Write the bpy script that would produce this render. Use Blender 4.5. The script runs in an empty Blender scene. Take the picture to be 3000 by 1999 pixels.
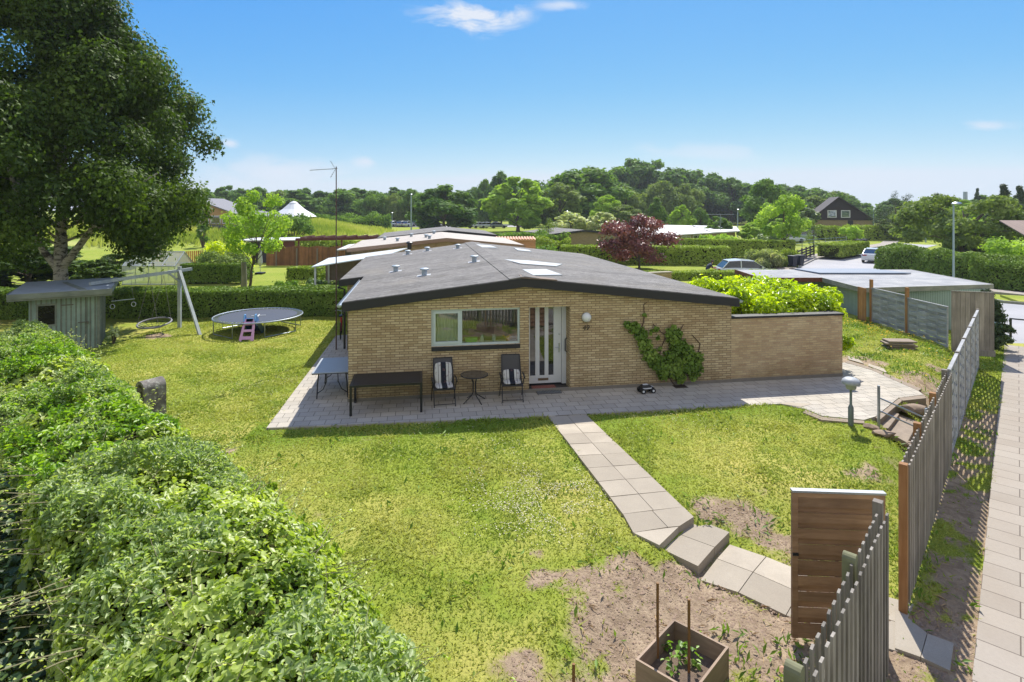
import bpy, math, random, time
import numpy as np
from mathutils import Vector, Matrix
T0 = time.time()
R = math.radians
SC = bpy.context.scene
COL = SC.collection
rng = np.random.default_rng(7)
random.seed(7)

# ---------------------------------------------------------------- camera, world, sun
F, CX, HY, HC = 1307.0, 1176.5, 478.0, 5.1      # focal length, centre, horizon, camera height (measuring frame 2353 px wide)
cam_d = bpy.data.cameras.new('camera'); cam = bpy.data.objects.new('camera', cam_d); COL.objects.link(cam)
cam_d.lens = 20.0; cam_d.sensor_width = 36.0; cam_d.clip_start = 0.1; cam_d.clip_end = 5000
cam.location = (0, 0, HC); cam.rotation_euler = (R(90), 0, 0)
cam_d.shift_y = -(784.0 - HY) / 2353.0
SC.camera = cam

SUN_EL, SUN_AZ = R(51.5), R(17.0)               # azimuth clockwise from +Y
world = bpy.data.worlds.new('World'); SC.world = world; world.use_nodes = True
wn = world.node_tree; wn.nodes.clear()
def WN(t, **k):
    n = wn.nodes.new(t)
    for a, b in k.items(): setattr(n, a, b)
    return n
sky = WN('ShaderNodeTexSky', sky_type='NISHITA', sun_disc=False, sun_elevation=SUN_EL, sun_rotation=SUN_AZ,
         altitude=0, air_density=0.75, dust_density=0.15, ozone_density=4.0)
bgs = WN('ShaderNodeBackground'); bgs.inputs[1].default_value = 0.12
wo = WN('ShaderNodeOutputWorld')
tc = WN('ShaderNodeTexCoord')
sep = WN('ShaderNodeSeparateXYZ'); wn.links.new(tc.outputs['Generated'], sep.inputs[0])
def wmath(op, a, b=None, clamp=False):
    n = WN('ShaderNodeMath', operation=op, use_clamp=clamp)
    for i, v in enumerate((a, b)):
        if v is None: continue
        if isinstance(v, (int, float)): n.inputs[i].default_value = v
        else: wn.links.new(v, n.inputs[i])
    return n.outputs[0]
# cloud plane coordinates: direction projected on a sheet overhead
zc = wmath('MAXIMUM', sep.outputs[2], 0.02)
az = wmath('DIVIDE', sep.outputs[0], sep.outputs[1])      # tan of azimuth (front half)
ez = wmath('DIVIDE', sep.outputs[2], sep.outputs[1])
cv = WN('ShaderNodeCombineXYZ'); wn.links.new(az, cv.inputs[0]); wn.links.new(wmath('MULTIPLY', ez, 2.6), cv.inputs[1])
nz = WN('ShaderNodeTexNoise'); nz.inputs['Scale'].default_value = 9.0; nz.inputs['Detail'].default_value = 9; nz.inputs['Roughness'].default_value = 0.6
nz.inputs['Distortion'].default_value = 0.5
wn.links.new(cv.outputs[0], nz.inputs['Vector'])
front = wmath('GREATER_THAN', sep.outputs[1], 0.05)
def blob(px, py, rx, ry, thr, amp):
    ax, ey = (px - CX) / F, (HY - py) / F
    dx = wmath('DIVIDE', wmath('SUBTRACT', az, ax), rx / F); dy = wmath('DIVIDE', wmath('SUBTRACT', ez, ey), ry / F)
    d = wmath('SQRT', wmath('ADD', wmath('MULTIPLY', dx, dx), wmath('MULTIPLY', dy, dy)))
    m = wmath('SUBTRACT', 1.0, d, True)
    s = wmath('SUBTRACT', wmath('ADD', nz.outputs[0], wmath('MULTIPLY', m, 0.45)), thr, False)
    s = wmath('MULTIPLY', wmath('MULTIPLY', s, 5.0, True), m, True)
    return wmath('MULTIPLY', wmath('MULTIPLY', s, amp), front)
acc = None
for b in [(1085, 38, 190, 62, 0.66, 2.1), (1290, 12, 120, 26, 0.72, 0.9), (640, 395, 260, 60, 0.60, 0.95), (840, 372, 60, 24, 0.66, 1.0), (1640, 350, 260, 40, 0.66, 0.6),
          (2265, 290, 120, 26, 0.62, 0.8), (1500, 345, 120, 30, 0.68, 0.5), (528, 330, 40, 22, 0.7, 1.0), (2000, 420, 500, 60, 0.62, 0.4), (1300, 410, 500, 50, 0.62, 0.35)]:
    o = blob(*b); acc = o if acc is None else wmath('MAXIMUM', acc, o)
acc = wmath('MULTIPLY', acc, 0.85, True)
sr = WN('ShaderNodeSeparateColor'); wn.links.new(sky.outputs[0], sr.inputs[0])
cc = WN('ShaderNodeCombineColor')                      # tone of this clear day: deep cyan blue above, pale at the horizon
for i_, (a_, g_) in enumerate(((0.255, 1.38), (0.841, 0.684), (3.5, 0.05))):
    wn.links.new(wmath('MINIMUM', wmath('MULTIPLY', wmath('POWER', sr.outputs[i_], g_), a_), (2.9, 3.35, 3.85)[i_]), cc.inputs[i_])
# clouds added in the unseen sky behind the viewpoint to lighten shaded fronts
nb = WN('ShaderNodeTexNoise'); nb.inputs['Scale'].default_value = 2.2; nb.inputs['Detail'].default_value = 7; nb.inputs['Roughness'].default_value = 0.55; wn.links.new(tc.outputs['Generated'], nb.inputs['Vector'])
back = wmath('MULTIPLY', wmath('SUBTRACT', 0.15, sep.outputs[1]), 3.0, True)
back = wmath('MULTIPLY', back, wmath('MULTIPLY', wmath('SUBTRACT', nb.outputs[0], 0.38), 7.0, True))
veil = wmath('MULTIPLY', wmath('SUBTRACT', 1.0, wmath('DIVIDE', sep.outputs[2], 0.2), True), 0.16)
mixv = WN('ShaderNodeMix', data_type='RGBA'); wn.links.new(veil, mixv.inputs[0]); wn.links.new(cc.outputs[0], mixv.inputs[6]); mixv.inputs[7].default_value = (3.0, 3.3, 3.75, 1)
mixb = WN('ShaderNodeMix', data_type='RGBA'); wn.links.new(back, mixb.inputs[0]); wn.links.new(mixv.outputs[2], mixb.inputs[6]); mixb.inputs[7].default_value = (3.9, 3.85, 3.75, 1)
mixw = WN('ShaderNodeMix', data_type='RGBA'); wn.links.new(acc, mixw.inputs[0])
wn.links.new(mixb.outputs[2], mixw.inputs[6]); mixw.inputs[7].default_value = (3.2, 3.45, 3.9, 1)
wn.links.new(mixw.outputs[2], bgs.inputs[0]); wn.links.new(bgs.outputs[0], wo.inputs[0])

sl = bpy.data.lights.new('sun', 'SUN'); sl.energy = 3.75; sl.angle = R(0.53); sl.color = (1.0, 0.95, 0.87)
so = bpy.data.objects.new('sun', sl); COL.objects.link(so)
sdir = Vector((math.sin(SUN_AZ) * math.cos(SUN_EL), math.cos(SUN_AZ) * math.cos(SUN_EL), math.sin(SUN_EL)))
so.rotation_euler = sdir.to_track_quat('Z', 'Y').to_euler(); so.location = (20, 40, 60)
SC.view_settings.view_transform = 'Standard'; SC.view_settings.look = 'None'; SC.view_settings.gamma = 1; SC.view_settings.exposure = 1.0
SC.cycles.max_bounces = 8; SC.cycles.transparent_max_bounces = 12; SC.cycles.diffuse_bounces = 3; SC.cycles.glossy_bounces = 3

# ---------------------------------------------------------------- measuring helpers
def W(px, py, z=0.0):
    Y = F * (HC - z) / (py - HY); return Vector(((px - CX) / F * Y, Y, z))
def WY(px, py, Y): return Vector(((px - CX) / F * Y, Y, HC - (py - HY) / F * Y))
def hx(r, g, b):
    f = lambda c: ((c / 255 + 0.055) / 1.055) ** 2.4 if c > 10 else c / 255 / 12.92
    return (f(r), f(g), f(b))
def vnoise(x, y, s, seed=0):
    x = np.asarray(x, float) / s; y = np.asarray(y, float) / s
    xi = np.floor(x).astype(np.int64); yi = np.floor(y).astype(np.int64); fx = x - xi; fy = y - yi
    fx = fx * fx * (3 - 2 * fx); fy = fy * fy * (3 - 2 * fy)
    def h(a, b):
        n = (a * 374761393 + b * 668265263 + seed * 974634777) & 0xffffffff
        n = ((n ^ (n >> 13)) * 1274126177) & 0xffffffff
        return ((n ^ (n >> 16)) & 0xffff) / 65535.0
    return (h(xi, yi) * (1 - fx) + h(xi + 1, yi) * fx) * (1 - fy) + (h(xi, yi + 1) * (1 - fx) + h(xi + 1, yi + 1) * fx) * fy
def sst(a, b, x):
    t = np.clip((np.asarray(x, float) - a) / (b - a), 0, 1); return t * t * (3 - 2 * t)
def pip(x, y, poly):
    x = np.asarray(x); y = np.asarray(y); c = np.zeros(x.shape, bool); n = len(poly)
    for i in range(n):
        x1, y1 = poly[i][:2]; x2, y2 = poly[(i + 1) % n][:2]
        cond = ((y1 > y) != (y2 > y)) & (x < (x2 - x1) * (y - y1) / ((y2 - y1) + 1e-12) + x1)
        c ^= cond
    return c

# ---------------------------------------------------------------- materials
def newmat(name):
    m = bpy.data.materials.new(name); m.use_nodes = True; nt = m.node_tree; nt.nodes.clear()
    out = nt.nodes.new('ShaderNodeOutputMaterial'); return m, nt, out
def N(nt, t, **k):
    n = nt.nodes.new(t)
    for a, b in k.items(): setattr(n, a, b)
    return n
def M_(nt, op, a, b=None, c=None, clamp=False):
    n = N(nt, 'ShaderNodeMath', operation=op, use_clamp=clamp)
    for i, v in enumerate((a, b, c)):
        if v is None: continue
        if isinstance(v, (int, float)): n.inputs[i].default_value = v
        else: nt.links.new(v, n.inputs[i])
    return n.outputs[0]
def mixc(nt, fac, a, b, mode='MIX'):
    n = N(nt, 'ShaderNodeMix', data_type='RGBA', blend_type=mode)
    for i, v in ((0, fac), (6, a), (7, b)):
        if isinstance(v, (int, float)): n.inputs[i].default_value = v
        elif isinstance(v, tuple): n.inputs[i].default_value = (*v[:3], 1)
        else: nt.links.new(v, n.inputs[i])
    return n.outputs[2]
def noise(nt, vec, scale, detail=4, rough=0.55, dist=0.0):
    n = N(nt, 'ShaderNodeTexNoise'); n.inputs['Scale'].default_value = scale; n.inputs['Detail'].default_value = detail
    n.inputs['Roughness'].default_value = rough; n.inputs['Distortion'].default_value = dist
    nt.links.new(vec, n.inputs['Vector']); return n.outputs[0]
def ramp(nt, fac, pts):
    n = N(nt, 'ShaderNodeValToRGB'); e = n.color_ramp.elements
    while len(e) < len(pts): e.new(0.5)
    for i, (p, c) in enumerate(pts):
        e[i].position = p; e[i].color = (*c[:3], 1) if isinstance(c, tuple) else (c, c, c, 1)
    nt.links.new(fac, n.inputs[0]); return n.outputs[0]
def coords(nt, which='Object', scale=None):
    t = N(nt, 'ShaderNodeTexCoord').outputs[which]
    if scale:
        m = N(nt, 'ShaderNodeMapping'); m.inputs['Scale'].default_value = scale; nt.links.new(t, m.inputs[0]); t = m.outputs[0]
    return t
def bump(nt, h, strength, dist):
    n = N(nt, 'ShaderNodeBump'); n.inputs['Strength'].default_value = strength; n.inputs['Distance'].default_value = dist
    nt.links.new(h, n.inputs['Height']); return n.outputs[0]
def princ(nt, out, col, rough=0.6, metal=0.0, spec=0.5, normal=None, **k):
    p = N(nt, 'ShaderNodeBsdfPrincipled')
    for key, v in (('Base Color', col), ('Roughness', rough), ('Metallic', metal), ('Specular IOR Level', spec)):
        if isinstance(v, tuple): p.inputs[key].default_value = (*v[:3], 1)
        elif isinstance(v, (int, float)): p.inputs[key].default_value = v
        else: nt.links.new(v, p.inputs[key])
    if normal is not None: nt.links.new(normal, p.inputs['Normal'])
    for a, b in k.items(): p.inputs[a].default_value = b
    if out is not None: nt.links.new(p.outputs[0], out.inputs[0])
    return p
def m_plain(name, col, rough=0.6, metal=0.0, var=0.25, scale=6.0, bs=0.1, spec=0.5, stretch=None, **k):
    m, nt, out = newmat(name); v = coords(nt, 'Object', stretch)
    n = noise(nt, v, scale, 5, 0.6)
    f = M_(nt, 'MULTIPLY_ADD', n, var * 2, 1 - var)
    c = mixc(nt, 1.0, col, f, 'MULTIPLY')
    nrm = bump(nt, noise(nt, v, scale * 6, 3), bs, 0.01) if bs else None
    princ(nt, out, c, rough, metal, spec, nrm, **k); return m
def m_wood(name, c1, c2, rough=0.75, grain=(1, 1, 0.12), scale=14, knots=True):
    m, nt, out = newmat(name); v = coords(nt, 'Object', grain)
    n = noise(nt, v, scale, 8, 0.65, 0.6); n2 = noise(nt, coords(nt, 'Object'), 1.7, 3)
    c = mixc(nt, ramp(nt, n, [(0.3, 0.0), (0.7, 1.0)]), c1, c2)
    c = mixc(nt, ramp(nt, n2, [(0.35, 0.0), (0.65, 0.45)]), c, tuple(x * 0.6 for x in c1))
    ri = N(nt, 'ShaderNodeNewGeometry').outputs['Random Per Island']; c = mixc(nt, 1.0, c, M_(nt, 'MULTIPLY_ADD', ri, .5, .72), 'MULTIPLY')
    princ(nt, out, c, rough, 0, 0.3, bump(nt, n, 0.3, 0.01)); return m
def m_leaf(name, cols, transl=0.35, rough=0.45, gloss=0.5, big=1.2, tcol=None):
    """cols: darkest..lightest leaf colours picked per leaf by the attribute v"""
    m, nt, out = newmat(name)
    a = N(nt, 'ShaderNodeAttribute', attribute_name='v').outputs['Fac']
    n = noise(nt, coords(nt, 'Object'), big, 3)
    f = M_(nt, 'ADD', M_(nt, 'MULTIPLY', a, 0.6), M_(nt, 'MULTIPLY', ramp(nt, n, [(0.3, 0.0), (0.7, 1.0)]), 0.4))
    k = len(cols); c = ramp(nt, f, [(0.1 + 0.8 * i / (k - 1), cols[i]) for i in range(k)])
    p = princ(nt, None, c, rough, 0, gloss)
    t = N(nt, 'ShaderNodeBsdfTranslucent')
    tc_ = mixc(nt, 1.0, c, tcol or (1.5, 1.6, 0.5), 'MULTIPLY'); nt.links.new(tc_, t.inputs[0])
    mx = N(nt, 'ShaderNodeMixShader'); mx.inputs[0].default_value = transl
    nt.links.new(p.outputs[0], mx.inputs[1]); nt.links.new(t.outputs[0], mx.inputs[2]); nt.links.new(mx.outputs[0], out.inputs[0])
    return m
def m_brick(name, c1, c2, mort, bw=0.24, bh=0.067, ms=0.012, off=0.5, bumpd=0.008, rough=0.85, stain=None, planar=False, tone=0.5, damp=False):
    """masonry mapped on whichever local plane the face lies in; planar=True maps x,y"""
    m, nt, out = newmat(name)
    v = coords(nt, 'Object')
    s = N(nt, 'ShaderNodeSeparateXYZ'); nt.links.new(v, s.inputs[0])
    cb = N(nt, 'ShaderNodeCombineXYZ')
    if planar:
        nt.links.new(s.outputs[0], cb.inputs[0]); nt.links.new(s.outputs[1], cb.inputs[1])
    else:
        g = N(nt, 'ShaderNodeNewGeometry'); vt = N(nt, 'ShaderNodeVectorTransform', vector_type='NORMAL', convert_from='WORLD', convert_to='OBJECT')
        nt.links.new(g.outputs['True Normal'], vt.inputs[0]); s2 = N(nt, 'ShaderNodeSeparateXYZ'); nt.links.new(vt.outputs[0], s2.inputs[0])
        fx = M_(nt, 'GREATER_THAN', M_(nt, 'ABSOLUTE', s2.outputs[0]), 0.6)
        u = M_(nt, 'ADD', M_(nt, 'MULTIPLY', s.outputs[0], M_(nt, 'SUBTRACT', 1.0, fx)), M_(nt, 'MULTIPLY', s.outputs[1], fx))
        nt.links.new(u, cb.inputs[0]); nt.links.new(s.outputs[2], cb.inputs[1])
    b = N(nt, 'ShaderNodeTexBrick'); b.offset = off; b.squash = 1
    nt.links.new(cb.outputs[0], b.inputs['Vector'])
    b.inputs['Color1'].default_value = (*c1, 1); b.inputs['Color2'].default_value = (*c2, 1); b.inputs['Mortar'].default_value = (*mort, 1)
    b.inputs['Scale'].default_value = 1; b.inputs['Mortar Size'].default_value = ms; b.inputs['Mortar Smooth'].default_value = 0.3
    b.inputs['Brick Width'].default_value = bw; b.inputs['Row Height'].default_value = bh; b.inputs['Bias'].default_value = 0
    n1 = noise(nt, v, 0.7, 4); n2 = noise(nt, v, 22, 4)
    c = mixc(nt, 1.0, b.outputs[0], M_(nt, 'MULTIPLY_ADD', n2, tone, 1 - tone / 2), 'MULTIPLY')
    if stain: c = mixc(nt, ramp(nt, n1, [(0.4, 0.0), (0.68, 0.75)]), c, stain, 'MULTIPLY')
    if damp:
        dz = M_(nt, 'SUBTRACT', 1.0, M_(nt, 'MULTIPLY', M_(nt, 'ADD', s.outputs[2], M_(nt, 'MULTIPLY', M_(nt, 'SUBTRACT', noise(nt, v, 1.3, 5, .7), .5), -1.6)), 1.9), clamp=True)
        c = mixc(nt, M_(nt, 'MULTIPLY', dz, .55), c, (.62, .60, .52), 'MULTIPLY')
        c = mixc(nt, ramp(nt, noise(nt, v, 2.6, 5, .7), [(.52, 0.0), (.7, .5)]), c, (.74, .72, .70), 'MULTIPLY')
    h = M_(nt, 'SUBTRACT', M_(nt, 'MULTIPLY', n2, 0.35), b.outputs['Fac'])
    princ(nt, out, c, rough, 0, 0.25, bump(nt, h, 0.9, bumpd)); return m
def m_glass(name, tint=(0.9, 0.95, 0.95), refl=0.25, see=True, base=(0.01, 0.012, 0.014)):
    m, nt, out = newmat(name)
    g = N(nt, 'ShaderNodeBsdfGlossy'); g.inputs['Roughness'].default_value = 0.015; g.inputs[0].default_value = (0.9, 0.95, 1, 1)
    if see: t = N(nt, 'ShaderNodeBsdfTransparent'); t.inputs[0].default_value = (*tint, 1)
    else: t = N(nt, 'ShaderNodeBsdfDiffuse'); t.inputs[0].default_value = (*base, 1)
    lw = N(nt, 'ShaderNodeLayerWeight'); lw.inputs[0].default_value = 0.35
    f = M_(nt, 'ADD', M_(nt, 'MULTIPLY', lw.outputs['Facing'], 0.4), refl, clamp=True)
    mx = N(nt, 'ShaderNodeMixShader'); nt.links.new(f, mx.inputs[0]); nt.links.new(t.outputs[0], mx.inputs[1]); nt.links.new(g.outputs[0], mx.inputs[2])
    nt.links.new(mx.outputs[0], out.inputs[0]); return m

# ---------------------------------------------------------------- mesh builder
class MB:
    def __init__(s): s.v = []; s.f = []; s.m = []; s.mi = 0
    def add(s, vs, fs):
        o = len(s.v); s.v += [tuple(x) for x in vs]
        for f in fs: s.f.append(tuple(o + i for i in f)); s.m.append(s.mi)
        return s
    def box(s, x0, x1, y0, y1, z0, z1, rz=0, c=None):
        vs = [(x, y, z) for z in (z0, z1) for y in (y0, y1) for x in (x0, x1)]
        if rz or c:
            c = c or ((x0 + x1) / 2, (y0 + y1) / 2)
            cs, sn = math.cos(rz), math.sin(rz)
            vs = [(c[0] + (x - c[0]) * cs - (y - c[1]) * sn, c[1] + (x - c[0]) * sn + (y - c[1]) * cs, z) for x, y, z in vs]
        return s.add(vs, [(0, 2, 3, 1), (4, 5, 7, 6), (0, 1, 5, 4), (2, 6, 7, 3), (0, 4, 6, 2), (1, 3, 7, 5)])
    def bar(s, p, q, w, h=None, up=(0, 0, 1)):
        p, q = Vector(p), Vector(q); d = (q - p).normalized(); h = h or w
        u = Vector(up); a = d.cross(u)
        if a.length < 1e-3: a = d.cross(Vector((0, 1, 0)))
        a.normalize(); b = a.cross(d).normalized(); a *= w / 2; b *= h / 2
        vs = [p - a - b, p + a - b, p + a + b, p - a + b, q - a - b, q + a - b, q + a + b, q - a + b]
        return s.add(vs, [(3, 2, 1, 0), (4, 5, 6, 7), (0, 1, 5, 4), (1, 2, 6, 5), (2, 3, 7, 6), (3, 0, 4, 7)])
    def tube(s, pts, r, n=8, cap=True, closed=False):
        pts = [Vector(p) for p in pts]; k = len(pts)
        rs = r if isinstance(r, (list, tuple)) else [r] * k
        a = None; vs = []
        for i, p in enumerate(pts):
            if closed: d = pts[(i + 1) % k] - pts[i - 1]
            else: d = pts[min(i + 1, k - 1)] - pts[max(i - 1, 0)]
            d.normalize()
            if a is None:
                a = d.cross(Vector((0, 0, 1)))
                if a.length < 1e-3: a = d.cross(Vector((0, 1, 0)))
            a = a - d * a.dot(d)
            if a.length < 1e-6: a = d.orthogonal()
            a.normalize(); b = d.cross(a)
            for j in range(n):
                t = 2 * math.pi * j / n; vs.append(p + (a * math.cos(t) + b * math.sin(t)) * rs[i])
        fs = []
        for i in range(k if closed else k - 1):
            i2 = (i + 1) % k
            for j in range(n):
                fs.append((i * n + j, i * n + (j + 1) % n, i2 * n + (j + 1) % n, i2 * n + j))
        if cap and not closed: fs += [tuple(reversed(range(n))), tuple((k - 1) * n + j for j in range(n))]
        return s.add(vs, fs)
    def lathe(s, c, prof, n=24, axis='z'):
        vs = []; c = Vector(c)
        for r, h in prof:
            for j in range(n):
                t = 2 * math.pi * j / n; x, y = r * math.cos(t), r * math.sin(t)
                vs.append(c + (Vector((x, y, h)) if axis == 'z' else Vector((x, h, y)) if axis == 'y' else Vector((h, x, y))))
        k = len(prof); fs = [(i * n + j, i * n + (j + 1) % n, (i + 1) * n + (j + 1) % n, (i + 1) * n + j) for i in range(k - 1) for j in range(n)]
        if prof[0][0] > 1e-5: fs.append(tuple(reversed(range(n))))
        if prof[-1][0] > 1e-5: fs.append(tuple((k - 1) * n + j for j in range(n)))
        return s.add(vs, fs)
    def prism(s, poly, z0, z1):
        n = len(poly); vs = [(p[0], p[1], z0) for p in poly] + [(p[0], p[1], z1) for p in poly]
        return s.add(vs, [tuple(reversed(range(n))), tuple(range(n, 2 * n))] + [(i, (i + 1) % n, n + (i + 1) % n, n + i) for i in range(n)])
    def slab(s, top, dz):
        """polygon with its own z per vertex, extruded down by dz"""
        n = len(top); vs = [(p[0], p[1], p[2]) for p in top] + [(p[0], p[1], p[2] - dz) for p in top]
        return s.add(vs, [tuple(range(n)), tuple(reversed(range(n, 2 * n)))] + [(i, n + i, n + (i + 1) % n, (i + 1) % n) for i in range(n)])
    def wall(s, poly, y0, y1):
        """polygon in x,z extruded along y"""
        n = len(poly); vs = [(p[0], y0, p[1]) for p in poly] + [(p[0], y1, p[1]) for p in poly]
        return s.add(vs, [tuple(range(n)), tuple(reversed(range(n, 2 * n)))] + [(i, n + i, n + (i + 1) % n, (i + 1) % n) for i in range(n)])
    def build(s, name, mats, parent=None, world=True, smooth=False, bevel=0.0, data=None):
        me = bpy.data.meshes.new(name)
        vs = s.v
        if parent is not None and world:
            inv = WM(parent).inverted(); vs = [tuple(inv @ Vector(v)) for v in vs]
        me.from_pydata(vs, [], s.f); 
        mats = mats if isinstance(mats, (list, tuple)) else [mats]
        for m in mats: me.materials.append(m)
        if len(mats) > 1: me.polygons.foreach_set('material_index', s.m)
        import bmesh
        bm = bmesh.new(); bm.from_mesh(me); bmesh.ops.recalc_face_normals(bm, faces=bm.faces); bm.to_mesh(me); bm.free()
        if smooth:
            me.polygons.foreach_set('use_smooth', [True] * len(me.polygons)); me.set_sharp_from_angle(angle=R(40))
        me.update()
        o = bpy.data.objects.new(name, me); COL.objects.link(o)
        if parent is not None: o.parent = parent
        if bevel:
            b = o.modifiers.new('bevel', 'BEVEL'); b.width = bevel; b.segments = 2; b.limit_method = 'ANGLE'
        return o
def WM(o):
    m = Matrix.Translation(o.location) @ o.rotation_euler.to_matrix().to_4x4() @ Matrix.Diagonal((*o.scale, 1))
    return (WM(o.parent) @ m) if o.parent else m
def tag(o, label=None, cat=None, group=None, kind=None):
    for k, v in (('label', label), ('category', cat), ('group', group), ('kind', kind)):
        if v: o[k] = v
    return o
def thing(name, label, cat, loc=(0, 0, 0), rz=0.0, group=None):
    o = bpy.data.objects.new(name, None); COL.objects.link(o); o.location = loc; o.rotation_euler = (0, 0, rz)
    o.empty_display_size = 0.2
    return tag(o, label, cat, group)
def copy_tree(o, parent=None):
    c = o.copy(); COL.objects.link(c)
    if parent is not None: c.parent = parent
    for ch in [x for x in list(bpy.data.objects) if x.parent == o]: copy_tree(ch, c)
    return c
def np_mesh(name, V, faces, mats, parent=None, attr=None, midx=None, smooth=False):
    """V (n,3) array already in parent's space; faces list of (m,k) arrays"""
    me = bpy.data.meshes.new(name); me.vertices.add(len(V)); me.vertices.foreach_set('co', np.ascontiguousarray(V, np.float32).ravel())
    lv = np.concatenate([f.ravel() for f in faces]).astype(np.int32)
    cnt = np.concatenate([np.full(len(f), f.shape[1], np.int32) for f in faces])
    me.loops.add(len(lv)); me.loops.foreach_set('vertex_index', lv)
    me.polygons.add(len(cnt)); st = np.concatenate([[0], np.cumsum(cnt)[:-1]]).astype(np.int32)
    me.polygons.foreach_set('loop_start', st); me.polygons.foreach_set('loop_total', cnt)
    for m in (mats if isinstance(mats, (list, tuple)) else [mats]): me.materials.append(m)
    if midx is not None: me.polygons.foreach_set('material_index', midx.astype(np.int32))
    if smooth: me.polygons.foreach_set('use_smooth', np.ones(len(cnt), bool))
    me.update(calc_edges=True)
    for an, arr in (attr or {}).items():
        a = me.attributes.new(an, 'FLOAT', 'POINT'); a.data.foreach_set('value', np.ascontiguousarray(arr, np.float32))
    o = bpy.data.objects.new(name, me); COL.objects.link(o)
    if parent is not None: o.parent = parent
    return o
def unit(a): return a / (np.linalg.norm(a, axis=1, keepdims=True) + 1e-9)
def leaf_arrays(P, Nn, S, asp=0.55, shape='kite', T=None, v=None):
    n = len(P); Nn = unit(Nn)
    if T is None: T = unit(rng.normal(size=(n, 3)))
    T = unit(T - Nn * (T * Nn).sum(1, keepdims=True)); B = np.cross(Nn, T); S = np.asarray(S).reshape(-1, 1) * np.ones((n, 1))
    if v is None: v = rng.random(n)
    if shape == 'kite':
        L = [P - T * S * .5, P + B * S * asp * .5 + Nn * S * .1, P + T * S * .5, P - B * S * asp * .5 + Nn * S * .1]
        V = np.stack(L, 1).reshape(-1, 3); i = np.arange(n)[:, None] * 4
        Fa = [np.concatenate([i + [0, 1, 2], i + [0, 2, 3]])]; k = 4
    elif shape == 'leaf':
        up = Nn * S * .12
        L = [P - T * S * .5, P - T * S * .15 + B * S * asp * .5 + up, P + T * S * .2 + B * S * asp * .42 + up, P + T * S * .5 - up,
             P + T * S * .2 - B * S * asp * .42 + up, P - T * S * .15 - B * S * asp * .5 + up]
        V = np.stack(L, 1).reshape(-1, 3); i = np.arange(n)[:, None] * 6
        Fa = [np.concatenate([i + [0, 1, 2, 3], i + [0, 3, 4, 5]])]; k = 6
    else:   # ragged spray: three small blades sharing a base
        L = [P - T * S * .5, P + B * S * .5 + T * S * .1, P + T * S * .1 + B * S * .12, P + T * S * .6 + Nn * S * .1, P + T * S * .1 - B * S * .12, P - B * S * .5 + T * S * .05 + Nn * S * .12]
        V = np.stack(L, 1).reshape(-1, 3); i = np.arange(n)[:, None] * 6
        Fa = [np.concatenate([i + [0, 1, 2], i + [0, 2, 3], i + [0, 3, 4], i + [0, 4, 5]])]; k = 6
    return V, Fa, np.repeat(v, k)
def merge(parts):
    Vs, Fs, vs, o = [], {}, [], 0
    for V, Fa, v in parts:
        Vs.append(V); vs.append(v)
        for f in Fa: Fs.setdefault(f.shape[1], []).append(f + o)
        o += len(V)
    return np.concatenate(Vs), [np.concatenate(x) for x in Fs.values()], np.concatenate(vs)
# ================================================================ TERRAIN
FA = np.array([5.27, 7.66]); FD = np.array([0.671, 0.741]); FN = np.array([-0.741, 0.671])   # fence line along the public path
HA = Vector((-4.29, 14.9, 0)); HR = math.atan(0.1598)                                         # house corner and heading
hu = Vector((math.cos(HR), math.sin(HR), 0)); hv = Vector((-math.sin(HR), math.cos(HR), 0))
def HL(u, v, z=0): return HA + hu * u + hv * v + Vector((0, 0, z))
def to_h(x, y):
    dx, dy = np.asarray(x) - HA.x, np.asarray(y) - HA.y
    return dx * hu.x + dy * hu.y, dx * hv.x + dy * hv.y
def fdist(x, y): return (np.asarray(x) - FA[0]) * FN[0] + (np.asarray(y) - FA[1]) * FN[1]
def gz(x, y):
    x = np.asarray(x, float); y = np.asarray(y, float)
    d = fdist(x, y)
    h = -0.33 * (1 - sst(0.3, 1.3, d))
    t = (x - 2.33) * 0.76 - (y - 8.71) * 0.65
    h = np.minimum(h, -0.085 * np.clip((13.9 - y) / 4.6, 0, 1) - 0.23 * sst(-0.3, 0.75, t) * (1 - sst(9.2, 11.2, y)))
    h = np.minimum(h, -0.6 * sst(16.4, 20, x) * sst(18, 25, y))
    r = np.sqrt(((x + 60) / 42) ** 2 + ((y - 104) / 44) ** 2)
    h = h + 2.9 * sst(0, 0.62, 1 - r)
    h = h + 2.2 * sst(0, 1, 1 - np.sqrt(((x - 78) / 34) ** 2 + ((y - 122) / 34) ** 2))
    return h - 0.02 + (vnoise(x, y, 0.9, 3) - 0.5) * 0.035 + (vnoise(x, y, 0.25, 5) - .5) * 0.012
def gzf(x, y): return float(gz(x, y))
def G(px, py, dz=0.0):
    """ground point seen at a pixel (iterated on the terrain)"""
    z = 0.0
    for _ in range(12): p = W(px, py, z); z = gzf(p.x, p.y)
    return Vector((p.x, p.y, z + dz))
c6 = lambda x, y: (1176.5 + x * .4502, 862.7 + y * .4502)
c5 = lambda x, y: (1725.5 + x * .3495, 1019.6 + y * .3495)

patio_px = [(612, 985), (1258, 957), (1348, 953), (1500, 944), (1700, 933), (1795, 929), (1850, 941), (1890, 957), (1985, 966), (2012, 958), (2065, 915), (2122, 908), (2108, 898), (2000, 850), (1940, 834)]
patio = [W(x, y, 0) for x, y in patio_px] + [HL(14.3, 1.0), HL(0.1, 8.5), W(772, 772, 0)]
patio2 = [(p.x, p.y) for p in patio]

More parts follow.
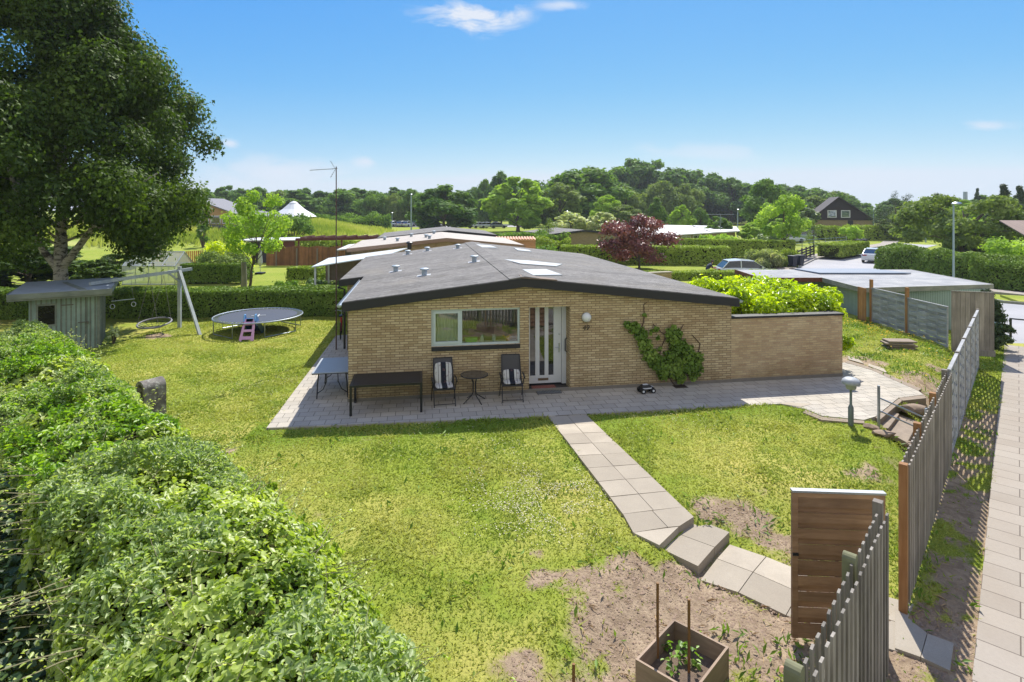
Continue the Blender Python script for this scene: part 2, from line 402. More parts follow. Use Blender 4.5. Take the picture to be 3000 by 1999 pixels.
blobs = [(1580, 1430, 1.25, 1), (1360, 1590, 0.5, .85), (1450, 1480, .7, .9), (1440, 1290, .35, .8), (1750, 1480, 1.4, 1), (1700, 1330, .7, .9), (1900, 1480, 1.2, 1), (1640, 1165, .4, .8), (1730, 1210, .55, .8), (1790, 1260, .55, .85),
         (1760, 1130, .25, .5), (1960, 832, .9, .8), (2120, 880, 1.0, .9), (2150, 925, .9, .95), (2090, 860, .8, .7), (2085, 1010, .55, .9), (2060, 1060, .6, .7), (2130, 1010, .5, 1), (365, 772, .45, .9),
         (1240, 1275, .15, .7), (1200, 1520, .35, .7), (1230, 1440, .2, .6), (530, 1035, .25, .9), (2060, 1560, 1.0, .9), (2000, 1080, .4, .5), (1990, 1180, .5, .6), (2150, 850, .6, .6), (1380, 1400, .35, .6), (1250, 1330, .2, .5)]
def dirt_of(x, y):
    a = np.zeros_like(np.asarray(x, float))
    for px, py, r, s in blobs:
        p = G(px, py); a = np.maximum(a, s * (1 - np.sqrt(((x - p.x)) ** 2 + ((y - p.y)) ** 2) / (r * 1.8)))
    n = vnoise(x, y, 0.8, 11) * .5 + vnoise(x, y, 0.3, 12) * .32 + vnoise(x, y, 0.12, 13) * .18
    a = sst(0.0, 0.7, a + (n - 0.5) * 1.3 - 0.12)
    d = fdist(x, y)
    strip = (d < 0.15) & (d > -2.1) & (y < 15)
    a = np.where(strip, np.maximum(a, sst(0.3, 0.5, n) * .95), a)
    u, v = to_h(x, y)
    a = np.maximum(a, sst(.62, .7, vnoise(x, y, .5, 31) * .7 + vnoise(x, y, .15, 32) * .3) * .25 * sst(11, 8, y))
    return np.clip(a, 0, 1)
PATHP = [tuple(W(*c6(*q), z)[:2]) for q, z in (((180, 205), 0), ((380, 200), 0), ((930, 728), -.1), ((1112, 800), -.2), ((1530, 1018), -.33), ((1398, 1225), -.33), ((950, 985), -.2), ((618, 803), -.1))]
def axis(lo, hi, step, far_lo, far_hi, g=1.16):
    a = list(np.arange(lo, hi, step)); s = step
    while a[-1] < far_hi: s = min(s * g, 60); a.append(a[-1] + s)
    s = step; b = [lo]
    while b[0] > far_lo: s = min(s * g, 60); b.insert(0, b[0] - s)
    return np.array(b[:-1] + a)
xs = axis(-17, 19, 0.13, -900, 900); ys = axis(3.0, 27, 0.13, -120, 1600)
XX, YY = np.meshgrid(xs, ys); ZZ = gz(XX, YY)
# keep the soil below everything laid on it
inp = pip(XX, YY, patio2); U_, V_ = to_h(XX, YY)
ZZ = np.where(inp | pip(XX, YY, PATHP), ZZ - 0.05, ZZ); STP = [tuple(W(*q, -.25)[:2]) for q in ((1985, 968), (2030, 930), (2068, 922), (2150, 985), (2125, 1050), (2060, 1035))]
ZZ = np.where(pip(XX, YY, STP), np.minimum(ZZ, -.46), ZZ)
ZZ = np.where((U_ > -1) & (U_ < 14.6) & (V_ > 0) & (V_ < 16), -0.1, ZZ)
nx, ny = len(xs), len(ys); I = np.arange(nx * ny).reshape(ny, nx)
quads = np.stack([I[:-1, :-1], I[:-1, 1:], I[1:, 1:], I[1:, :-1]], -1).reshape(-1, 4)
dirt = dirt_of(XX, YY)
tall = np.clip(sst(0.05, 1.0, ZZ) * sst(55, 65, YY), 0, 1)
lushA = (1 - sst(0.5, 1.6, -V_ - 1.6)) * (V_ < -1) * (U_ > -2) * (U_ < 12)
m, nt, out = newmat('ground')
P = coords(nt, 'Object')
ad = N(nt, 'ShaderNodeAttribute', attribute_name='dirt').outputs['Fac']; at_ = N(nt, 'ShaderNodeAttribute', attribute_name='tall').outputs['Fac']
al = N(nt, 'ShaderNodeAttribute', attribute_name='lush').outputs['Fac']
n1 = noise(nt, P, 0.28, 5, .6); n2 = noise(nt, P, 1.7, 5, .65, .4); n3 = noise(nt, P, 28, 5, .7); n4 = noise(nt, P, 90, 3, .7)
green = hx(136, 150, 56); dry = hx(180, 172, 94); lush = hx(114, 138, 46)
sp_ = N(nt, 'ShaderNodeSeparateXYZ'); nt.links.new(P, sp_.inputs[0]); fr_ = M_(nt, 'SUBTRACT', 1.0, M_(nt, 'MULTIPLY', M_(nt, 'SUBTRACT', sp_.outputs[1], 26.0), .07, clamp=True))
fr_ = M_(nt, 'ADD', M_(nt, 'MULTIPLY', fr_, .7), .3)
g = mixc(nt, M_(nt, 'MULTIPLY', ramp(nt, n1, [(0.42, 0.0), (0.66, 1.0)]), fr_), green, dry)
g = mixc(nt, M_(nt, 'MAXIMUM', al, ramp(nt, n2, [(0.5, 0.0), (0.7, 0.75)])), g, lush)
g = mixc(nt, 1.0, g, M_(nt, 'MULTIPLY_ADD', n3, 1.3, 0.28), 'MULTIPLY')
dc = mixc(nt, ramp(nt, n2, [(0.3, 0.0), (0.7, 1.0)]), hx(148, 130, 108), hx(178, 158, 132))
dc = mixc(nt, 1.0, dc, M_(nt, 'MULTIPLY_ADD', n3, .6, 0.7), 'MULTIPLY')
dc = mixc(nt, ramp(nt, noise(nt, P, 5.5, 6, .7, .8), [(0.42, 0.0), (0.6, .55)]), dc, hx(112, 94, 76)); dc = mixc(nt, ramp(nt, n4, [(0.68, 0.0), (0.76, .7)]), dc, hx(95, 78, 62))
dn = M_(nt, 'ADD', ad, M_(nt, 'MULTIPLY', M_(nt, 'SUBTRACT', n3, 0.5), 0.9))
c = mixc(nt, ramp(nt, dn, [(0.32, 0.0), (0.7, 1.0)]), g, dc)
mead = mixc(nt, ramp(nt, noise(nt, coords(nt, 'Object', (1, 2.2, 1)), 0.16, 6, .7), [(0.35, 0.0), (0.65, 1.0)]), hx(120, 140, 56), hx(172, 172, 110))
c = mixc(nt, at_, c, mead)
princ(nt, out, c, 0.95, 0, 0.1, bump(nt, M_(nt, 'ADD', n3, M_(nt, 'MULTIPLY', n4, .5)), 0.8, 0.03))
M_ground = m
ground = np_mesh('ground', np.stack([XX.ravel(), YY.ravel(), ZZ.ravel()], 1), [quads], M_ground, None,
                 {'dirt': dirt.ravel(), 'tall': tall.ravel(), 'lush': lushA.ravel()}, smooth=True)
tag(ground, kind='structure')

def struct(name, mb, mats, rz=0.0, org=(0, 0, 0), **k):
    o = thing(name, None, None, org, rz); ob = mb.build(name, mats, o, True, **k)
    mw = WM(o); ob.parent = None; ob.matrix_world = mw; bpy.data.objects.remove(o); ob.name = name
    return tag(ob, kind='structure')

# ---- terrace and paths
mtile = m_brick('terrace_tiles', hx(178, 171, 158), hx(164, 158, 147), hx(112, 108, 100), 0.36, 0.30, 0.008, 0.5, 0.006, 0.8, stain=(.86, .84, .8), planar=True, tone=.14)
mb = MB(); mb.slab([(p.x, p.y, 0.012) for p in patio], 0.16)
terrace = struct('terrace', mb, mtile, HR, tuple(HA))
m, nt, out = newmat('concrete_slab'); v = coords(nt)
a = N(nt, 'ShaderNodeNewGeometry').outputs['Random Per Island']
c = mixc(nt, a, hx(148, 139, 124), hx(178, 168, 151)); c = mixc(nt, ramp(nt, noise(nt, v, 1.6, 5, .6), [(.35, 0.), (.7, .5)]), c, hx(138, 129, 116))
c = mixc(nt, 1.0, c, M_(nt, 'MULTIPLY_ADD', noise(nt, v, 60, 4, .7), .5, .75), 'MULTIPLY')
princ(nt, out, c, .88, 0, .2, bump(nt, noise(nt, v, 90, 3), .4, .004)); M_slab = m
def slab_px(mb, pts, z, th=0.06, gap=0.008):
    P = [W(x, y, z) for x, y in pts]; c = sum(P, Vector()) / len(P)
    P = [p + (c - p).normalized() * gap for p in P]; mb.slab([tuple(p) for p in P], th)
mb = MB()
L0, L8 = W(*c6(180, 205), 0.0), W(*c6(565, 707), -0.07); R0, R8 = W(*c6(380, 200), 0.0), W(*c6(875, 670), -0.07)
for i in range(8):
    for j in range(2):
        q = []
        for (a_, b_) in ((i, j), (i + 1, j), (i + 1, j + 1), (i, j + 1)):
            l = L0.lerp(L8, a_ / 8); r = R0.lerp(R8, a_ / 8); q.append(l.lerp(r, b_ / 2))
        dz = random.uniform(-.004, .004); c = sum(q, Vector()) / 4
        q = [p + (c - p).normalized() * .008 + Vector((0, 0, dz + random.uniform(-.003, .003))) for p in q]
        mb.slab([tuple(p) for p in q], .06)
for pts in ([(565, 707), (715, 690), (795, 775), (618, 803)], [(715, 690), (875, 670), (930, 722), (855, 770), (795, 775)], [(618, 803), (795, 778), (852, 772), (752, 868)]):
    slab_px(mb, [c6(*p) for p in pts], -0.07, .13)
for pts in ([(858, 812), (932, 730), (1112, 800), (1035, 877)], [(768, 888), (858, 812), (1035, 877), (950, 975)]): slab_px(mb, [c6(*p) for p in pts], -0.19, .16)
lowq = [[(960, 1045), (1045, 935), (1230, 1004), (1155, 1108)], [(1045, 935), (1110, 862), (1297, 925), (1230, 1004)],
        [(1155, 1108), (1230, 1004), (1466, 1108), (1398, 1225)], [(1230, 1004), (1297, 925), (1530, 1018), (1466, 1108)]]
for pts in lowq: slab_px(mb, [c6(*p) for p in pts], -0.325, .05)
pa, pb, pc = W(*c6(1398, 1225), -.33), W(*c6(1466, 1108), -.33), W(*c6(1530, 1018), -.33); dd = Vector((0.62, -0.36, 0)).normalized() * .62
for k in range(2):
    for s, e in ((pa, pb), (pb, pc)):
        q = [s + dd * k, e + dd * k, e + dd * (k + 1), s + dd * (k + 1)]; c = sum(q, Vector()) / 4
        mb.slab([tuple(p + (c - p).normalized() * .008 + Vector((0, 0, .0))) for p in q], .05)
for pts in ([(945, 1075), (1160, 1245), (1115, 1405), (945, 1345)], [(1160, 1245), (1335, 1310), (1310, 1495), (1115, 1405)]): slab_px(mb, [c5(*p) for p in pts], -0.312, .05)
tag(mb.build('garden_path', M_slab), kind='structure')

PD = Vector((0.664, 0.747, 0)); PNr = Vector((0.747, -0.664, 0)); PO = Vector((5.29, 6.54, -0.325))
mpath = m_brick('public_path_slabs', hx(156, 148, 137), hx(147, 139, 128), hx(102, 93, 84), 0.84, 0.42, 0.008, 0.5, 0.004, 0.85, stain=(.9, .87, .84), planar=True, tone=.2)
mb = MB(); mb.slab([tuple(PO + PD * a + PNr * b) for a, b in ((-6, 0), (-6, 3.4), (21.5, 3.4), (21.5, 0))], .08)
struct('public_path', mb, mpath, math.atan2(PNr.y, PNr.x), tuple(PO))
# ---- road, pavement, verge
m, nt, out = newmat('asphalt'); v = coords(nt)
c = mixc(nt, ramp(nt, noise(nt, v, .35, 4), [(.3, 0.), (.7, 1.)]), hx(146, 146, 149), hx(162, 161, 163)); c = mixc(nt, 1., c, M_(nt, 'MULTIPLY_ADD', noise(nt, v, 45, 3), .4, .8), 'MULTIPLY')
princ(nt, out, c, .85, 0, .3); M_asph = m
zr = -0.585
def flat(name, pts, z, mat, th=.05):
    mb = MB(); mb.slab([(p[0], p[1], z) for p in pts], th); return tag(mb.build(name, mat), kind='structure')
road_l = [(19.5, 22.6), (22.3, 27), (23.8, 34), (25.0, 45), (26.6, 53), (33, 62), (48.9, 78.4), (59.4, 88), (66, 97), (84, 112)]
road_r = [(90, 106), (72, 94), (60, 82), (47, 68), (35.4, 55), (32.0, 47), (29.5, 39), (28.6, 34.5), (32, 31.4), (48, 22), (44, 14), (26, 20)]
flat('road', road_l + road_r, zr, M_asph)
M_pave = m_brick('pavement', hx(156, 148, 138), hx(146, 138, 130), hx(110, 102, 94), .8, .4, .01, .5, .004, .85, planar=True, tone=.15)
def strip(pts, w0, w1):
    a = []; b = []
    for i, p in enumerate(pts):
        q = Vector(pts[min(i + 1, len(pts) - 1)]) - Vector(pts[max(i - 1, 0)]); q.normalize(); n = Vector((-q.y, q.x))
        a.append(tuple(Vector(p) + n * w0)); b.append(tuple(Vector(p) + n * w1))
    return a + b[::-1]
flat('pavement', strip(road_l[3:], 0.12, 2.1), zr + .11, M_pave, .15)
flat('kerb', strip(road_l[3:], 0.0, 0.12), zr + .12, m_plain('kerb_stone', hx(140, 138, 132), .8), .2)
rr = [(47, 68), (36.5, 55), (33.0, 47), (30.6, 39.5), (30.0, 37.2), (33.5, 34.6), (49, 25.5)]
flat('pavement', strip([(36.2, 53), (33.6, 46), (31.8, 40), (33.6, 36.6), (50, 27.6)], -.8, .8), zr + .11, M_pave, .15)
flat('grass_verge', [(30.3, 34.0), (31.4, 36.6), (33.2, 35.8), (49.5, 26.6), (48.6, 23.6), (33, 31.9)], zr + .10, M_ground, .12)
flat('kerb', strip([(29.3, 36.5), (29.6, 34.2), (32.4, 31.6), (48.3, 22.6)], -.06, .06), zr + .11, bpy.data.materials['kerb_stone'], .2)
flat('driveway', [(24.5, 45), (26.6, 53), (20, 55), (12, 47), (13, 43), (20, 43)], zr + .06, M_asph, .05)
flat('car_park', [(-47, 150), (5, 150), (5, 175), (-47, 175)], 0.05, M_asph)

# ================================================================ HOUSE
ybrick = m_brick('yellow_brick', hx(206, 188, 150), hx(174, 152, 116), hx(140, 122, 96), 0.24, 0.067, 0.011, 0.5, 0.012, .85, stain=(.82, .76, .70), tone=.5, damp=True)
ybrick2 = m_brick('mixed_brick', hx(202, 182, 142), hx(176, 150, 118), hx(180, 162, 132), 0.24, 0.067, 0.010, 0.5, 0.010, .85, stain=(.80, .72, .66), tone=.5, damp=True)
m, nt, out = newmat('roof_felt'); v = coords(nt)
a = noise(nt, coords(nt, 'Object', (.45, 1.6, 1)), 4.0, 9, .8, .8); b = noise(nt, coords(nt, 'Object', (.5, 1.4, 1)), 17, 6, .85, .4)
c = mixc(nt, ramp(nt, a, [(.35, 0.), (.62, 1.)]), hx(88, 86, 84), hx(138, 135, 131)); c = mixc(nt, 1., c, ramp(nt, b, [(.36, .42), (.5, .95), (.66, 1.35)]), 'MULTIPLY')
c = mixc(nt, ramp(nt, noise(nt, v, .5, 4), [(.55, 0.), (.75, .35)]), c, hx(128, 120, 104))
s = N(nt, 'ShaderNodeSeparateXYZ'); nt.links.new(v, s.inputs[0])
seam = M_(nt, 'LESS_THAN', M_(nt, 'ABSOLUTE', M_(nt, 'SUBTRACT', M_(nt, 'FRACT', M_(nt, 'MULTIPLY', s.outputs[1], 0.52)), .5)), .006)
c = mixc(nt, M_(nt, 'MULTIPLY', seam, .6), c, hx(50, 48, 46))
ms_ = ramp(nt, noise(nt, coords(nt, 'Object', (.5, 1.3, 1)), 1.6, 7, .75, .6), [(.54, 0.), (.66, .55)]); c = mixc(nt, ms_, c, hx(74, 70, 58))
fl_ = N(nt, 'ShaderNodeMath', operation='FLOOR'); nt.links.new(M_(nt, 'MULTIPLY', s.outputs[1], 1.04), fl_.inputs[0]); wnn = N(nt, 'ShaderNodeTexWhiteNoise', noise_dimensions='1D'); nt.links.new(fl_.outputs[0], wnn.inputs['W']); c = mixc(nt, 1., c, M_(nt, 'MULTIPLY_ADD', wnn.outputs[0], .22, .89), 'MULTIPLY')
princ(nt, out, c, .9, 0, .25, bump(nt, M_(nt, 'ADD', a, M_(nt, 'MULTIPLY', b, .7)), 1.0, .025)); M_felt = m
M_black = m_plain('black_painted_board', hx(30, 30, 34), .6, var=.3, scale=9, bs=.2, stretch=(.2, 1, 1))
M_white = m_plain('white_paint', hx(206, 208, 208), .45, var=.06)
M_grey = m_plain('grey_frame', hx(142, 158, 160), .5, var=.1)
M_steel = m_plain('galvanised_steel', hx(165, 172, 178), .35, .85, var=.15)
M_blackm = m_plain('black_metal', hx(34, 35, 38), .45, .2, var=.15)
house = thing('brick_house', 'long low yellow brick house with flat pitched grey felt roof behind the terrace', 'house', tuple(HA), HR)
RU, RZ, RS = 4.67, 3.20, 0.113
rz_ = lambda u: RZ - RS * abs(u - RU)
wt = lambda u: rz_(u) - 0.15
mb = MB()
WX0, WX1, WZ0, WZ1 = 2.154, 4.568, 1.37, 2.365; DX0, DX1, DZ1 = 4.82, 5.98, 2.36
mb.wall([(0, 0), (WX0, 0), (WX0, wt(WX0)), (0, wt(0))], 0, .3)
mb.wall([(WX0, 0), (WX1, 0), (WX1, WZ0), (WX0, WZ0)], 0, .3)
mb.wall([(WX0, WZ1), (WX1, WZ1), (WX1, wt(WX1)), (WX0, wt(WX0))], 0, .3)
mb.wall([(WX1, 0), (DX0, 0), (DX0, wt(DX0)), (RU, wt(RU)), (WX1, wt(WX1))], 0, .3)
mb.wall([(DX0, DZ1), (DX1, DZ1), (DX1, wt(DX1)), (DX0, wt(DX0))], 0, .3)
mb.wall([(DX1, 0), (10.83, 0), (10.83, wt(10.83)), (DX1, wt(DX1))], 0, .3)
mb.box(0, .3, .3, 5.6, 0, wt(0) - .05)                   # left side wall
mb.box(-.72, .3, 5.6, 5.9, 0, wt(-.72) - .05); mb.box(-.72, -.42, 5.9, 14.7, 0, wt(-.72) - .05)
mb.box(10.53, 10.83, .3, 15.7, 0, wt(10.83) - .02); mb.wall([(-.42, 0), (10.53, 0), (10.53, 2.3), (RU, 2.95), (-.42, 2.3)], 15.4, 15.7)
mb.box(DX0 - .012, DX0 + .002, .3, .75, 0.0, DZ1); mb.box(DX1 - .002, DX1 + .25, .3, .75, 0, DZ1 + .2); mb.box(DX0 - .3, DX0 - .013, .3, .75, 0, DZ1 + .2)
mb.build('wall', ybrick, house, False)
mb = MB(); mb.box(-.02, 10.85, -.012, .05, 0.0, .10); mb.build('plinth', m_plain('grey_plinth', hx(120, 114, 104), .9, bs=.3), house, False)
def roofpoly(mb, uv, th=.2): mb.slab([(u, v, rz_(u)) for u, v in uv], th)
mb = MB()
roofpoly(mb, [(-.12, -.14), (RU, -.14), (RU, 5.45), (-.12, 5.45)]); roofpoly(mb, [(-.95, 5.45), (RU, 5.45), (RU, 16.1), (3.2, 15.6), (-.95, 14.9)])
roofpoly(mb, [(RU, -.14), (10.97, -.14), (10.97, 16.0), (RU, 16.1)])
roof = mb.build('roof', M_felt, house, False)
mb = MB()
for s in (-1, 1): mb.slab([(RU, -.17, RZ + .035), (RU + s * .42, -.17, rz_(RU + .42) + .02), (RU + s * .42, 16.1, rz_(RU + .42) + .02), (RU, 16.1, RZ + .035)], .03)
mb.build('ridge_cap', M_felt, roof, False)
mb = MB()
for u0, u1 in ((-.14, RU), (RU, 10.99)):
    mb.slab([(u0, -.17, rz_(u0) - .02), (u1, -.17, rz_(u1) - .02), (u1, -.142, rz_(u1) - .02), (u0, -.142, rz_(u0) - .02)], .235)
mb.slab([(-.97, 5.42, rz_(-.97) - .02), (-.13, 5.42, rz_(-.13) - .02), (-.13, 5.448, rz_(-.13) - .02), (-.97, 5.448, rz_(-.97) - .02)], .23)
mb.box(-.975, -.952, 5.42, 14.9, rz_(-.95) - .25, rz_(-.95) - .03); mb.box(-.145, -.122, -.14, 5.42, rz_(-.12) - .25, rz_(-.12) - .03)
mb.build('fascia', M_black, roof, False)
mb = MB()
mb.slab([(RU - .1, -.19, RZ + .02), (RU + .9, -.19, rz_(RU + .9) + .03), (RU + .85, .12, rz_(RU + .85) + .035), (RU - .1, .2, RZ + .04)], .03)
mb.build('flashing', m_plain('rusty_flashing', hx(112, 96, 84), .8, var=.5, scale=12), roof, False)
for (u, y0, y1) in ((-.21, -.15, 5.35), (11.05, -.15, 16)):
    mb = MB(); z = rz_(u) - .07
    prof = [(math.cos(t) * .065, math.sin(t) * .065) for t in np.linspace(math.pi, 2 * math.pi, 9)]
    vs = [(u + a, y, z + b) for y in (y0, y1) for a, b in prof] + [(u + a * .9, y, z + b * .9 + .004) for y in (y0, y1) for a, b in prof]
    fs = [(i, i + 1, 9 + i + 1, 9 + i) for i in range(8)] + [(18 + i, 18 + i + 1, 27 + i + 1, 27 + i) for i in range(8)] + [tuple(range(9))]
    mb.add(vs, fs); mb.build('gutter', M_steel, roof, False, smooth=True)
mb = MB(); mb.tube([(-1.02, 5.4, 2.3), (-.8, 5.5, 2.2), (-.8, 5.5, .1)], .04, 8); mb.build('downpipe', M_blackm, house, False)
M_vent = m_plain('light_vent_metal', hx(150, 162, 172), .5, .3)
M_led = m_plain('lead_patch', hx(168, 170, 172), .6, .1)
def on_roof(px, py):
    # intersect pixel ray with the roof planes
    best = None
    for Y in np.linspace(14, 34, 800):
        p = WY(px, py, Y); u, v = to_h(p.x, p.y)
        if p.z <= rz_(float(u)): return float(u), float(v)
    return 4.0, 10.0
for px, py, hgt in ((975, 633, .24), (909.5, 624, .22), (1090, 602, .24), (1052, 571, .2), (937, 585, .2), (982, 577, .19)):
    u, v = on_roof(px, py)
    mb = MB(); z = rz_(u); mb.tube([(u, v, z - .02), (u, v, z + hgt * .8)], .085, 12)
    vt = mb.build('roof_vent', M_vent, roof, False, smooth=True)
    mb = MB(); mb.lathe((u, v, z + hgt * .75), [(.0, .07), (.10, .06), (.15, .04), (.15, 0), (.09, 0)], 14); mb.build('vent_cap', M_vent, vt, False, smooth=True)
    mb = MB(); mb.slab([(u - .25, v - .2, rz_(u - .25) + .008), (u + .2, v - .2, rz_(u + .2) + .008), (u + .22, v + .2, rz_(u + .22) + .008), (u - .22, v + .18, rz_(u - .22) + .008)], .01); mb.build('flashing', M_led, vt, False)
u, v = on_roof(941, 572); mb = MB(); mb.lathe((u, v, rz_(u) - .02), [(.12, 0), (.12, .3), (.19, .31), (.19, .37), (.1, .43), (0, .44)], 16); mb.build('chimney', M_blackm, roof, False, smooth=True)
M_sky = m_plain('skylight_plastic', hx(160, 164, 165), .5, var=.25, scale=1.5)
for pts in (((1200, 622), (1255, 621), (1292, 634), (1225, 635)), ((1158, 598), (1215, 601), (1292, 609), (1278, 614), (1196, 608)), ((1094, 563), (1128, 566), (1143, 571), (1108, 570)), ((1180, 571), (1215, 576), (1222, 580), (1190, 577))):
    q = [on_roof(*p) for p in pts]; mb = MB(); mb.slab([(u, v, rz_(u) + .035) for u, v in q], .06); mb.build('skylight', M_sky, roof, False)
# ---- window
win = None
mb = MB(); y = .06
f = .055
mb.box(WX0, WX1, y, y + .09, WZ0, WZ0 + f); mb.box(WX0, WX1, y, y + .09, WZ1 - f, WZ1); mb.box(WX0, WX0 + f, y, y + .09, WZ0 + f, WZ1 - f); mb.box(WX1 - f, WX1, y, y + .09, WZ0 + f, WZ1 - f)
WM_ = 2.93; mb.box(WM_, WM_ + f, y, y + .09, WZ0 + f, WZ1 - f)
for a, b, c, d in ((WX0 + f, WM_, WZ0 + f, WZ0 + f + .06), (WX0 + f, WM_, WZ1 - f - .06, WZ1 - f)): mb.box(a, b, y - .015, y + .07, c, d)
for a, b in ((WX0 + f, WX0 + f + .06), (WM_ - .06, WM_)): mb.box(a, b, y - .0148, y + .07, WZ0 + f + .06, WZ1 - f - .06)
win = mb.build('window', m_plain('window_frame_paint', hx(184, 196, 194), .45, var=.06), house, False)
mb = MB(); mb.box(WX0 + f, WX1 - f, y + .035, y + .045, WZ0 + f, WZ1 - f); mb.build('pane', m_glass('window_glass', (.8, .82, .8), .10), win, False)
mb = MB(); mb.box(WX0 + .005, WX1 + .0, -.035, .06, WZ0 - .115, WZ0 - .002); mb.build('sill', M_black, win, False, bevel=.006)
mb = MB()   # room behind: lining, curtain folds
mb.box(WX0 - .5, WX1 + .02, .3, 2.2, WZ0 - .35, WZ0 - .30); mb.box(WX0 - .5, WX1 + .02, 2.2, 2.25, WZ0 - .3, WZ1 + .1); mb.box(WX0 - .55, WX0 - .5, .3, 2.2, WZ0 - .3, WZ1 + .1); mb.box(WX1 + .02, WX1 + .06, .3, 2.2, WZ0 - .3, WZ1 + .1); mb.box(WX0 - .5, WX1, .3, 2.2, WZ1 + .1, WZ1 + .15)
mb.build('room_lining', m_plain('interior_plaster', hx(150, 130, 104), .8, var=.2, scale=2), win, False)
def cloth(u0, u1, y, z0, z1, amp, k, n=80):
    vs = []
    for i in range(n + 1):
        t = i / n; u = u0 + (u1 - u0) * t; yy = y + amp * math.sin(k * t * 2 * math.pi) + amp * .4 * math.sin(k * 2.3 * t * 2 * math.pi + 1)
        vs += [(u, yy, z0), (u, yy, z1)]
    return vs, [(2 * i, 2 * i + 2, 2 * i + 3, 2 * i + 1) for i in range(n)]
mb = MB(); mb.add(*cloth(3.0, WX1 - .02, .75, WZ0 + .33, WZ1 + .02, .03, 17)); mb.build('curtain', m_plain('curtain_cloth', hx(150, 140, 132), .9, var=.15), win, False, smooth=True)
mb = MB(); mb.add(*cloth(WX0 + .02, 2.95, .26, WZ0 + .02, WZ1, .008, 9)); mb.build('curtain', m_plain('pale_blind', hx(196, 206, 200), .8, var=.25, scale=3), win, False, smooth=True)
mb = MB(); mb.box(WX0, WX1, .16, .42, WZ0 + .0, WZ0 + .03); mb.build('window_board', M_white, win, False)
for (u, w, h, colr, nm, lab, cat) in ((3.25, .3, .11, hx(90, 190, 50), 'plastic_tub', 'bright green plastic tub on the inner window sill', 'tub'), (4.28, .2, .2, hx(232, 170, 30), 'watering_can', 'yellow watering can on the inner window sill', 'watering can')):
    t = thing(nm, lab, cat, tuple(HL(u, .29, WZ0 + .03)), HR); mt = m_plain(nm + '_plastic', colr, .4, var=.08)
    mb = MB()
    if nm == 'plastic_tub':
        mb.add([(-w / 2, -.06, 0), (w / 2, -.06, 0), (w / 2, .06, 0), (-w / 2, .06, 0), (-w / 2 - .02, -.075, h), (w / 2 + .02, -.075, h), (w / 2 + .02, .075, h), (-w / 2 - .02, .075, h)], [(0, 1, 2, 3), (0, 1, 5, 4), (1, 2, 6, 5), (2, 3, 7, 6), (3, 0, 4, 7), (4, 5, 6, 7)]); mb.build('tub', mt, t, False)
        mb = MB(); mb.box(-w / 2 - .03, w / 2 + .03, -.08, .08, h, h + .015); mb.build('rim', mt, t, False)
    else:
        mb.lathe((0, 0, 0), [(.055, 0), (.06, .1), (.045, .13), (.0, .13)], 14); mb.tube([(-.05, 0, .04), (-.11, 0, .13), (-.15, 0, .15)], [.015, .011, .02], 8); mb.build('can', mt, t, False, smooth=True)
        mb = MB(); mb.tube([(.05, 0, .03), (.1, 0, .08), (.05, 0, .16), (0, 0, .13)], .009, 6); mb.build('handle', mt, t, False, smooth=True)
for u, lab in ((3.55, 'clear glass jar on the inner sill beside the green tub'), (3.88, 'clear glass jar in the middle of the inner window sill')):
    t = thing('glass_jar', lab, 'jar', tuple(HL(u, .28, WZ0 + .03)), HR, 'jars on the window sill')
    mb = MB(); mb.lathe((0, 0, 0), [(.05, 0), (.055, .02), (.055, .12), (.035, .15), (.035, .17)], 14); mb.build('jar', m_plain('pale_glass', hx(190, 200, 200), .1, var=.05, bs=0), t, False, smooth=True)
    mb = MB(); mb.lathe((0, 0, .17), [(.04, 0), (.04, .018), (0, .02)], 14); mb.build('lid', M_steel, t, False, smooth=True)
# ---- door
DY = .42; a = DX1 - DX0
l0, l1 = .06, a - .14; w = l1 - l0
mb = MB()
xs_ = [l0, l0 + .05, l0 + .205, l0 + .325, l0 + .475, l0 + .585, l0 + .735, l1]
for i in range(0, 8, 2): mb.box(xs_[i], xs_[i + 1], .02, .07, .12, DZ1 - .05)
for i in range(1, 7, 2): mb.box(xs_[i], xs_[i + 1], .022, .068, .12, .34); mb.box(xs_[i], xs_[i + 1], .022, .068, DZ1 - .09, DZ1 - .05)
door = mb.build('door', M_white, house, False); door.location = (DX0, DY, 0)
mb = MB()
mb.box(0.0, .05, 0, .1, .09, DZ1); mb.box(a - .13, a, 0.0, .1, .09, DZ1); mb.box(.05, a - .13, 0, .1, DZ1 - .04, DZ1)
mb.build('frame', M_white, door, False)
M_dglass = m_glass('door_glass', refl=.1, see=False, base=(.012, .010, .010))
for i in range(1, 7, 2): mb = MB(); mb.box(xs_[i], xs_[i + 1], .04, .05, .34, DZ1 - .09); mb.build('pane', M_dglass, door, False)
mb = MB(); mb.box(l1 - .085, l1 - .045, .005, .02, .98, 1.24); mb.tube([(l1 - .065, 0.015, 1.13), (l1 - .065, -.04, 1.13), (l1 - .19, -.04, 1.13)], .011, 8); mb.build('handle', M_steel, door, False, smooth=True)
mb = MB(); mb.lathe((l1 - .065, .012, 1.5), [(.0, -.01), (.022, -.008), (.022, .01)], 12, 'y'); mb.build('lock', M_steel, door, False, smooth=True)
mb = MB(); mb.box(l0 + .28, l0 + .58, .008, .02, .2, .265); mb.build('letter_slot', m_plain('brushed_brass', hx(120, 104, 84), .4, .6), door, False)
mb = MB(); mb.box(0, a, -.0, .12, 0.01, .09); mb.build('threshold', M_black, door, False)
mb = MB(); mb.tube([(a + .0, -.12, 1.02), (a - .06, -.12, 1.05), (a - .06, -.12, 1.38), (a, -.12, 1.41)], .016, 8); mb.build('grab_handle', M_blackm, door, False, smooth=True)
